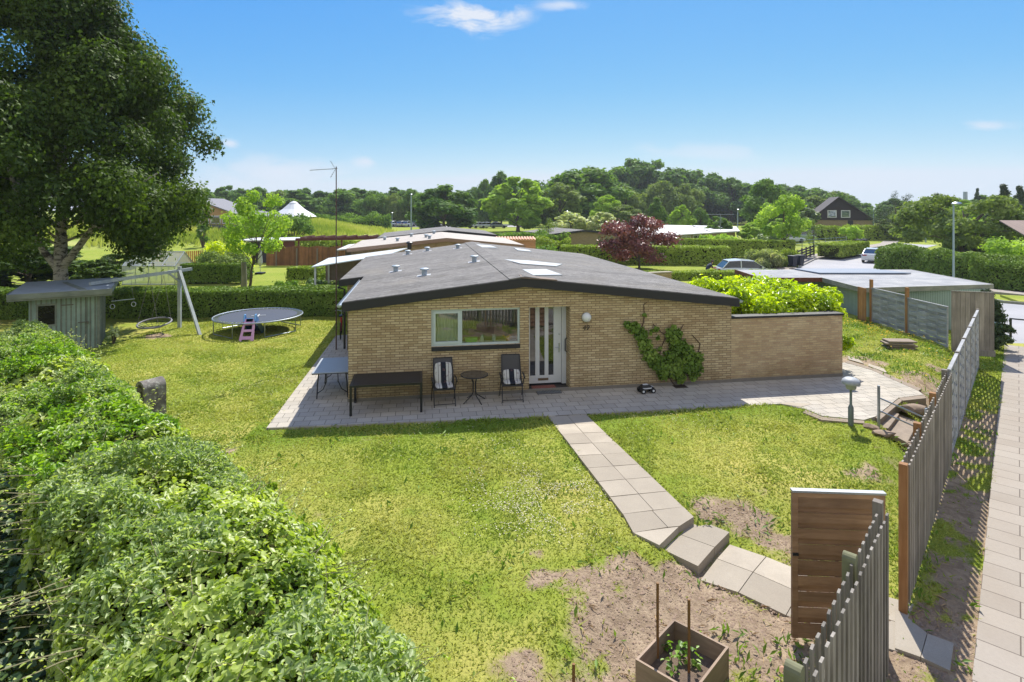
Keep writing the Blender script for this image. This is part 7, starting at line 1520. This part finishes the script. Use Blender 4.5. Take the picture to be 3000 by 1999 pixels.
# sign and rail at the end of the public path
p0 = W(2322, 790, -.45); t = thing('low_rail', 'black metal rail at the end of the public path', 'rail', tuple(p0)); mb = MB(); mb.bar(p0, p0 + Vector((0, 0, 1.05)), .06, .06); mb.build('post', M_blackm, t); mb = MB(); mb.bar(p0 + Vector((.031, 0, 1.02)), p0 + Vector((2.6, -1.9, 1.0)), .05, .05); mb.build('rail', M_blackm, t); mb = MB(); mb.bar(p0 + Vector((2.6, -1.9, -.1)), p0 + Vector((2.6, -1.9, 1.05)), .06, .06); mb.build('post', M_blackm, t)
t = thing('street_sign', 'small blue and white sign board left of the black rail', 'sign', tuple(p0 + Vector((-.75, .1, 0)))); mb = MB(); mb.box(-.32, .38, -.012, .012, .62, 1.08); mb.build('board', m_plain('pale_blue_sign', hx(120, 150, 176), .4), t, False, ).rotation_euler = (0, 0, -.2); mb = MB(); mb.box(-.3, .36, -.016, -.0122, .93, 1.06); mb.build('blue_band', m_plain('dark_blue_band', hx(24, 44, 92), .4), t, False).rotation_euler = (0, 0, -.2)
mb = MB(); mb.box(-.02, .02, .013, .04, 0, 1.0); mb.build('post', M_steel, t, False)
# ================================================================ CARS
def carmat(n, c): return m_plain(n, c, .22, .1, var=.03, bs=0, **{'Coat Weight': .6})
M_cw = carmat('white_car_paint', hx(200, 204, 206)); M_tyre = m_plain('tyre_rubber', hx(28, 28, 30), .8); M_cg = m_glass('car_glass', refl=.06, see=False, base=(.015, .018, .022)); M_rl = m_plain('red_tail_light', hx(140, 14, 12), .3)
def loft(mb, secs):
    n = len(secs[0]); vs = [p for s in secs for p in s]; fs = [(i * n + j, i * n + (j + 1) % n, (i + 1) * n + (j + 1) % n, (i + 1) * n + j) for i in range(len(secs) - 1) for j in range(n)]
    mb.add(vs, fs + [tuple(reversed(range(n))), tuple((len(secs) - 1) * n + j for j in range(n))])
def make_car(label, loc, rz, paint, Lc=4.4, Wc=1.8, Hc_=1.5, style='hatch', group=None, name='car'):
    t = thing(name, label, 'car', loc, rz, group); hw = Wc / 2; x = lambda f_: (f_ - .5) * Lc     # nose at +x
    body = [(0, .45, .78, .86), (.02, .28, .9, .94), (.1, .22, .95, .98), (.3, .22, .96, 1), (.6, .22, .93, 1), (.7, .22, .90, 1), (.9, .24, .74, .96), (.98, .28, .62, .9), (1, .4, .56, .78)]
    mb = MB(); secs = []
    for f_, zb, zt_, k in body: w = hw * k; secs.append([(x(f_), -w * .92, zb), (x(f_), -w, zb + .2 * (zt_ - zb)), (x(f_), -w, zt_ - .16 * (zt_ - zb)), (x(f_), -w * .9, zt_), (x(f_), w * .9, zt_), (x(f_), w, zt_ - .16 * (zt_ - zb)), (x(f_), w, zb + .2 * (zt_ - zb)), (x(f_), w * .92, zb)])
    loft(mb, secs); b = mb.build('body', paint, t, False, smooth=True)
    r0_, r1_, r2_, r3_ = (.05, .16, .55, .74) if style != 'sedan' else (.12, .28, .55, .76)
    mb = MB(); gl_ = [(r0_, .93, .95, .8), (r1_, .92, Hc_ - .06, .78), ((r1_ + r2_) / 2, .92, Hc_ - .015, .8), (r2_, .92, Hc_ - .05, .78), (r3_, .88, .9, .8)]
    loft(mb, [[(x(f_), -hw * .9, zb), (x(f_), -hw * k * (.99 if i else 1.05), zt_), (x(f_), hw * k * (.99 if i else 1.05), zt_), (x(f_), hw * .9, zb)] for i, (f_, zb, zt_, k) in enumerate(gl_)]); mb.build('windows', M_cg, t, False)
    mb = MB()
    loft(mb, [[(x(f_), -hw * .8, z_ - .02), (x(f_), -hw * .72, z_ + .03), (x(f_), hw * .72, z_ + .03), (x(f_), hw * .8, z_ - .02)] for f_, z_ in ((r1_ - .02, Hc_ - .075), (r1_ + .1, Hc_ - .03), ((r1_ + r2_) / 2, Hc_ - .0), (r2_ + .01, Hc_ - .06))])
    for s in (-1, 1):
        for f0, z0_, f1, z1_ in ((r0_, .92, r1_, Hc_ - .06), (r3_, .9, r2_, Hc_ - .06), ((r1_ + r2_) / 2 - .01, .93, (r1_ + r2_) / 2 - .01, Hc_ - .02)):
            mb.bar((x(f0), s * hw * .9, z0_), (x(f1), s * hw * .79, z1_), .07, .035)
    mb.build('roof', paint, t, False)
    for f_ in (.19, .81):
        for s in (-1, 1):
            mb = MB(); mb.lathe((x(f_), s * (hw - .09), .33), [(.2, -.1), (.33, -.1), (.335, 0), (.33, .1), (.2, .1)], 18, 'y'); w_ = mb.build('wheel', M_tyre, t, False, smooth=True)
            mb = MB(); mb.lathe((x(f_), s * (hw - .09), .33), [(0, -.08), (.21, -.08), (.21, .08), (0, .08)], 14, 'y'); mb.build('rim', M_steel, w_, False)
    for s in (-1, 1): mb = MB(); mb.box(x(.955), x(.99), s * hw * .66 - .16, s * hw * .66 + .16, .56, .66); mb.build('headlight', M_white, t, False); mb = MB(); mb.box(x(0) - .015, x(.03), s * hw * .62 - .2, s * hw * .62 + .2, .74, .86); mb.build('tail_light', M_rl, t, False)
    for s in (-1, 1): mb = MB(); mb.box(x(.66), x(.69), s * (hw + .0) - .09, s * (hw + .0) + .09, .92, 1.03); mb.build('wing_mirror', paint, t, False)
    return t
c_ = make_car('white estate car parked beyond the clipped hedge, a person leaning over its rear', (18.3, 44.2, -.44), R(-4), M_cw, 4.7, 1.85, 1.52, name='parked_car', group='parked cars')
bpy.context.view_layer.update()
p0 = W(2030, 606, -.55); c2_ = make_car('white saloon car parked at the right side of the street, seen from behind', (p0.x + .6, p0.y + 2.2, -.57), R(48), M_cw, 4.7, 1.9, 1.45, 'sedan', name='parked_car', group='parked cars')
proto_car = make_car('white car at the left end of the distant car park', (WY(816, 0, 152).x, 152, .1), R(10), carmat('pale_car_paint', hx(176, 182, 190)), 4.3, 1.78, 1.5, name='parked_car', group='cars in the distant car park')
def ccar(px, Y_, rz, colr, lab, grp='cars in the distant car park', z_=None, mt={}):
    c = copy_tree(proto_car); c.location = (WY(px, 0, Y_).x, Y_, .1 if z_ is None else z_); c.rotation_euler = (0, 0, rz); c['label'] = lab; c['group'] = grp
    if colr:
        if colr not in mt: mt[colr] = carmat(colr[0], colr[1])
        for ch in kids(c):
            if ch.name.split('.')[0] in ('body', 'roof', 'wing_mirror'): ch.material_slots[0].link = 'OBJECT'; ch.material_slots[0].material = mt[colr]
cols = [('dark_red_paint', hx(96, 30, 44)), ('grey_car_paint', hx(110, 116, 124)), None, ('silver_car_paint', hx(160, 166, 174)), None, ('silver_car_paint', hx(160, 166, 174)), None, ('dark_blue_paint', hx(44, 56, 84)), ('silver_car_paint', hx(160, 166, 174)), None]
nm = ['dark red', 'grey', 'pale', 'silver', 'pale', 'silver', 'pale', 'dark blue', 'silver', 'pale']
for i, px in enumerate((833, 852, 862, 872, 884, 895, 905, 915, 926, 938)): ccar(px, 152 + (5 if i in (0, 4, 7) else 0), R(62 + 8 * (i % 2)), cols[i], '%s parked car in the distant row, the %s car from the left' % (nm[i], ['second', 'third', 'fourth', 'fifth', 'sixth', 'seventh', 'eighth', 'ninth', 'tenth', 'eleventh'][i]))
for i, (px, Y_) in enumerate(((958, 158), (1062, 150), (1075, 152))): ccar(px, Y_, R(70), cols[(i + 1) % 4], 'car half hidden behind the broad dark round tree, %s' % ['left of its trunk', 'right of its trunk', 'second right of its trunk'][i])
for i, (px, c__, lb) in enumerate(((1105, None, 'white van like car right of the broad dark tree'), (1122, None, 'pale parked car right of the white one near the broad tree'), (1092, ('dark_blue_paint', hx(44, 56, 84)), 'dark car just right of the broad dark tree'), (1145, ('grey_car_paint', hx(110, 116, 124)), 'grey car under the bright green round tree'))): ccar(px, 140, R(12), c__, lb)
ccar(1815, 88, R(8), None, 'white parked car on the drive left of the dark gabled house', 'cars on the drive', -.3); ccar(1842, 96, R(5), ('green_grey_paint', hx(140, 160, 150)), 'pale green car behind the dwarf conifers on the drive', 'cars on the drive', -.3); ccar(1863, 100, R(5), ('black_car_paint', hx(26, 28, 32)), 'black car at the right end of the drive', 'cars on the drive', -.3)
# person leaning over the boot of the white car
t0 = Vector((14.85, 43.3, -.6)); me = bpy.data.meshes.new('person'); J = [(0, 0, .95), (.06, .02, 1.15), (.22, .06, 1.36), (.30, .08, 1.44), (.38, .1, 1.5), (.46, .12, 1.60), (-.02, .11, .92), (.0, .13, .5), (-.05, .12, .08), (.1, .12, .04), (-.02, -.11, .92), (.03, -.13, .5), (.0, -.13, .08), (.15, -.13, .04), (.24, .24, 1.36), (.38, .3, 1.14), (.58, .26, 1.08), (.24, -.14, 1.36), (.4, -.22, 1.14), (.6, -.16, 1.08), (.66, .26, 1.07), (.68, -.16, 1.07)]
E = [(0, 1), (1, 2), (2, 3), (3, 4), (4, 5), (0, 6), (6, 7), (7, 8), (8, 9), (0, 10), (10, 11), (11, 12), (12, 13), (2, 14), (14, 15), (15, 16), (2, 17), (17, 18), (18, 19), (16, 20), (19, 21)]
rad = [.15, .15, .17, .08, .07, .105, .1, .075, .05, .04, .1, .075, .05, .04, .08, .05, .035, .08, .05, .035, .03, .03]
me.from_pydata(J, E, []); po = bpy.data.objects.new('person', me); COL.objects.link(po); po.location = t0
sk = po.modifiers.new('skin', 'SKIN')
for i, v_ in enumerate(me.skin_vertices[0].data): v_.radius = (rad[i], rad[i]); v_.use_root = (i == 0)
po.modifiers.new('sub', 'SUBSURF').levels = 2; po.modifiers['sub'].render_levels = 2
dg = bpy.context.evaluated_depsgraph_get(); nm_ = bpy.data.meshes.new_from_object(po.evaluated_get(dg)); po.modifiers.clear(); po.data = nm_
nm_.materials.clear()
for mt in (m_plain('navy_shirt', hx(34, 42, 72), .8, bs=0), m_plain('skin', hx(200, 150, 120), .6, bs=0), m_plain('dark_trousers', hx(48, 48, 54), .8, bs=0)): nm_.materials.append(mt)
for p_ in nm_.polygons:
    c = p_.center; p_.material_index = 1 if (c.x > .36) else (2 if c.z < .96 else 0); p_.use_smooth = True
tag(po, 'person in a navy shirt leaning forward over the rear of the white estate car', 'person')
mb = MB(); mb.lathe((.455, .12, 1.60), [(.0, .135), (.07, .12), (.11, .07), (.118, .0), (.1, -.03)], 14); mb.build('hair', m_plain('short_hair', hx(70, 56, 46), .8), po, False, smooth=True)
# ---- thin summer haze
mb = MB(); mb.box(-420, 420, -60, 420, -4, 42); hz_ = mb.build('haze', M_white); hm, hnt, hout = newmat('haze'); pv = N(hnt, 'ShaderNodeVolumePrincipled'); pv.inputs['Color'].default_value = (.86, .92, 1, 1); pv.inputs['Density'].default_value = .00025; pv.inputs['Anisotropy'].default_value = .3
hnt.links.new(pv.outputs[0], hout.inputs['Volume']); hz_.data.materials.clear(); hz_.data.materials.append(hm); tag(hz_, 'thin summer haze over the whole place', 'haze', kind='stuff')
# ================================================================ GRASS AND SMALL PLANTS (stuff)
def scatter(n, x0, x1, y0, y1, dens):
    x = x0 + (x1 - x0) * rng.random(n); y = y0 + (y1 - y0) * rng.random(n)
    vis = (np.abs(x) < y * .93 + .5) & (rng.random(n) < dens(x, y)); return x[vis], y[vis]
polys = [patio2]
slabpolys = [[(L0.x, L0.y), (R0.x, R0.y) if hasattr(R0, 'x') else (0, 0)] ] if False else []
pl0 = [W(*c6(180, 205)), W(*c6(380, 200)), W(*c6(930, 728), -.1), W(*c6(1112, 800), -.2), W(*c6(1530, 1018), -.33), W(*c6(1398, 1225), -.33), W(*c6(950, 985), -.2), W(*c6(618, 803), -.1)]
pathpoly = [(p.x, p.y) for p in pl0]
stairpoly = [tuple(W(*c4(*q), -.2)[:2]) for q in ((640, 1425), (735, 1300), (1120, 1440), (1060, 1640), (900, 1590))]
boxpoly = [(p.x, p.y) for p in bx]
def free(x, y):
    u, v_ = to_h(x, y); f_ = ~pip(x, y, patio2) & ~pip(x, y, pathpoly) & ~pip(x, y, stairpoly) & ~pip(x, y, boxpoly) & ~((u > -1) & (u < 14.6) & (v_ > -.1) & (v_ < 16))
    d = fdist(x, y); s = (x - PO.x) * PNr.x + (y - PO.y) * PNr.y; f_ &= (s < .03); return f_
def dens_g(x, y): return np.clip(1.2 - dirt_of(x, y) * 1.3, .04, 1) * np.clip(11 / y, .3, 1)
x, y = scatter(760000, -15, 21, 4.2, 26.5, lambda x, y: np.clip(11 / y, .3, 1)); k_ = free(x, y); x, y = x[k_], y[k_]; k_ = rng.random(len(x)) < np.clip(1.15 - dirt_of(x, y) * 1.3, .04, 1); x, y = x[k_], y[k_]
n = len(x); print('blades', n); z_ = gz(x, y); hgt = (.016 + .02 * rng.random(n)) * (1 + .9 * sst(.55, .75, vnoise(x, y, .7, 91)) + 1.3 * sst(14, 16.5, x) * (y > 15) + .8 * (np.abs(to_h(x, y)[1] + 1.85) < .12)); w_ = .006 + .0011 * y
ang = rng.random(n) * 6.283; lean = rng.normal(size=(n, 2)) * 1.15; P0_ = np.stack([x - np.cos(ang) * w_, y - np.sin(ang) * w_, z_ - .005], 1); P1_ = np.stack([x + np.cos(ang) * w_, y + np.sin(ang) * w_, z_ - .005], 1); P2_ = np.stack([x + lean[:, 0] * hgt, y + lean[:, 1] * hgt, z_ + hgt], 1)
V = np.stack([P0_, P1_, P2_], 1).reshape(-1, 3); Fa = [np.arange(n * 3).reshape(-1, 3)]; v = np.repeat(np.clip(.40 * vnoise(x, y, 3.1, 92) + .26 * vnoise(x, y, 1.1, 94) + .24 * vnoise(x, y, .33, 93) + .16 * rng.random(n), 0, 1), 3)
LM['grass'] = m_leaf('grass_blade', [hx(106, 132, 46), hx(136, 156, 62), hx(168, 174, 86), hx(194, 190, 116)], .42, .6, .15, .6, tcol=(1.15, 1.15, .7))
tag(np_mesh('grass', V, Fa, LM['grass'], None, {'v': v}), 'short yellow green lawn grass around the house', 'grass', kind='stuff')
# weeds and taller tufts over bare soil and edges
x, y = scatter(90000, -6, 21, 4.6, 25, lambda x, y: sst(.55, .75, vnoise(x, y, .55, 95)) * .9 + .03); k_ = free(x, y); x, y = x[k_], y[k_]; dt_ = dirt_of(x, y); dd_ = fdist(x, y); k_ = (rng.random(len(x)) < np.where((x > 9) & (y > 14), .8, np.where(dd_ < 0, .75, np.where(dt_ > .15, .5, .12)))); x, y = x[k_], y[k_]; n = len(x)
hh = .05 + .09 * rng.random(n); P = np.stack([x, y, gz(x, y) + hh * .45], 1); V, Fa, v = leaf_arrays(P, rng.normal(size=(n, 3)) + np.array([0, 0, .3]), hh * 1.2, .3, 'kite', rng.normal(size=(n, 3)) * .6 + np.array([0, 0, 1]), np.clip(rng.random(n) * .7, 0, 1))
tag(np_mesh('weeds', V, Fa, m_leaf('weed_leaf', [hx(84, 116, 40), hx(116, 146, 54), hx(148, 168, 78)], .35, .5, .3, tcol=(1.2, 1.25, .7)), None, {'v': v}), 'loose green weeds and grass tufts on the bare soil and beside the fence', 'weeds', kind='stuff')
# clover flowers
def spots(name, label, cat, lst, col, S, hz=.04):
    xs2, ys2 = [], []
    for px, py, r_, n_ in lst:
        p = G(px, py); a = rng.normal(size=(n_, 2)) * r_ * .5; xs2.append(p.x + a[:, 0]); ys2.append(p.y + a[:, 1])
    x = np.concatenate(xs2); y = np.concatenate(ys2); k_ = free(x, y) & (vnoise(x, y, .35, 71) > .38); x, y = x[k_], y[k_]; n = len(x); P = np.stack([x, y, gz(x, y) + hz + .02 * rng.random(n)], 1)
    Vs = []; Fs = []; 
    for a in (0, 1):
        Vv, Ff, vv = leaf_arrays(P, rng.normal(size=(n, 3)) * .3 + np.array([0, -.3 if a else .3, 1]), S * (.7 + .6 * rng.random(n)), 1.0, 'kite'); Vs.append((Vv, Ff, vv))
    V, Fa, v = merge(Vs); tag(np_mesh(name, V, Fa, m_plain(name + '_petal', col, .8, bs=0, var=.1), None), label, cat, kind='stuff')
spots('clover_flowers', 'small white clover flowers speckling the lawn', 'flowers', [(1230, 1140, 1.1, 850), (1320, 1120, .8, 500), (1170, 1180, .8, 350), (1300, 1200, .7, 350), (1120, 1090, .6, 120), (640, 880, 1.3, 260), (700, 920, 1, 160), (1180, 1040, .9, 120), (950, 1000, 1.6, 160), (1560, 960, 1.2, 160), (1500, 990, .8, 80), (600, 900, 1.5, 200), (480, 900, 1.4, 120)], hx(214, 206, 178), .018)
spots('yellow_flowers', 'yellow dandelion flowers in the rough grass by the grey fence', 'flowers', [(1990, 760, 1.6, 160), (2060, 775, 1.4, 90), (2120, 805, 1.2, 60), (1960, 745, 1, 60), (2150, 870, 1, 12)], hx(226, 190, 20), .05, .14)
# reedy meadow grass on the hill
x, y = scatter(60000, -70, -8, 60, 118, lambda x, y: sst(.1, .9, gz(x, y)) * .8); n = len(x); z_ = gz(x, y); k_ = vnoise(x, y, 6, 81) > .3; x, y, z_ = x[k_], y[k_], z_[k_]; n = len(x); hh = .5 + .5 * rng.random(n)
P = np.stack([x, y, z_ + hh * .4], 1); V, Fa, v = leaf_arrays(P, np.stack([rng.normal(size=n) * .4, -np.ones(n), np.zeros(n)], 1), hh * 1.3, .22, 'kite', np.stack([rng.normal(size=n) * .15, np.zeros(n), np.ones(n)], 1), np.clip(vnoise(x, y, 5, 82) * .7 + .3 * rng.random(n), 0, 1))
tag(np_mesh('meadow_grass', V, Fa, m_leaf('meadow_blade', [hx(108, 132, 60), hx(150, 160, 86), hx(190, 186, 136)], .35, .7, .1, .1), None, {'v': v}), 'tall feathery grass covering the meadow hill', 'grass', kind='stuff')
# plants in the planter and single plants
r = np.random.default_rng(77)
for i, (px, py, s, lab) in enumerate(((1530, 1480, .9, 'leafy seedling beside the taller stake in the planter'), (1560, 1500, 1.0, 'leafy seedling in the middle of the planter'), (1590, 1515, 1.0, 'leafy seedling right of the shorter stake in the planter'), (1545, 1530, .9, 'leafy seedling at the front of the planter'), (1600, 1470, .7, 'small seedling at the back of the planter'))):
    p = W(px, py, pz + .2); t = thing('seedling', lab, 'plant', (p.x, p.y, pz + .11), 0, 'seedlings in the planter'); n = 16; a = r.random(n) * 6.28; rr_ = .03 + .1 * r.random(n); P = np.stack([rr_ * np.cos(a), rr_ * np.sin(a), .04 + .16 * r.random(n) * s], 1)
    V, Fa, v = leaf_arrays(P, r.normal(size=(n, 3)) * .4 + np.array([0, 0, 1]), .075 * s * (.7 + .6 * r.random(n)), .6, 'leaf', np.stack([np.cos(a), np.sin(a), np.full(n, .2)], 1)); np_mesh('leaves', V, Fa, LM['weed'], t, {'v': v}); mb = MB()
    for k in range(5): mb.tube([(0, 0, 0), tuple(P[k])], .004, 4)
    mb.build('stem', bpy.data.materials['climber_leaf'], t, False)
# clods and pebbles on the soil
x, y = scatter(26000, 0, 6, 4.6, 10, lambda x, y: np.full(len(x), 1.)); k_ = free(x, y) & (dirt_of(x, y) > .5); x, y = x[k_], y[k_]; n = len(x); s = (.006 + .022 * rng.random(n) ** 4)[:, None]
D8 = np.array([[1, 0, 0], [0, 1, 0], [-1, 0, 0], [0, -1, 0], [0, 0, .8], [0, 0, -.5]]); P = np.stack([x, y, gz(x, y) + .002], 1); V = (P[:, None, :] + (D8[None] * (1 + .5 * rng.normal(size=(n, 6, 3)) * .5)) * s[:, None, :]).reshape(-1, 3); i = np.arange(n)[:, None] * 6
Fa = [np.concatenate([i + [0, 1, 4], i + [1, 2, 4], i + [2, 3, 4], i + [3, 0, 4]])]
tag(np_mesh('soil_crumbs', V, Fa, m_plain('soil_crumb', hx(140, 120, 102), .95, bs=0, var=.3, scale=3), None), 'crumbs and small pebbles on the bare soil', 'soil', kind='stuff')
# dry stalks and twigs lying on the soil
x, y = scatter(1500, -1, 6.5, 4.6, 10.5, lambda x, y: np.full(len(x), 1.)); k_ = free(x, y) & (dirt_of(x, y) > .3); x, y = x[k_], y[k_]; n = len(x)
V, Fa, v = leaf_arrays(np.stack([x, y, gz(x, y) + .012], 1), rng.normal(size=(n, 3)) * .15 + np.array([0, 0, 1]), .05 + .14 * rng.random(n) ** 2, .09, 'kite')
tag(np_mesh('dry_stalks', V, Fa, m_plain('dry_stalk', hx(176, 150, 112), .9, bs=0, var=.3), None), 'dry stalks and twigs scattered on the bare soil', 'twigs', kind='stuff')
print('total script', time.time() - T0)
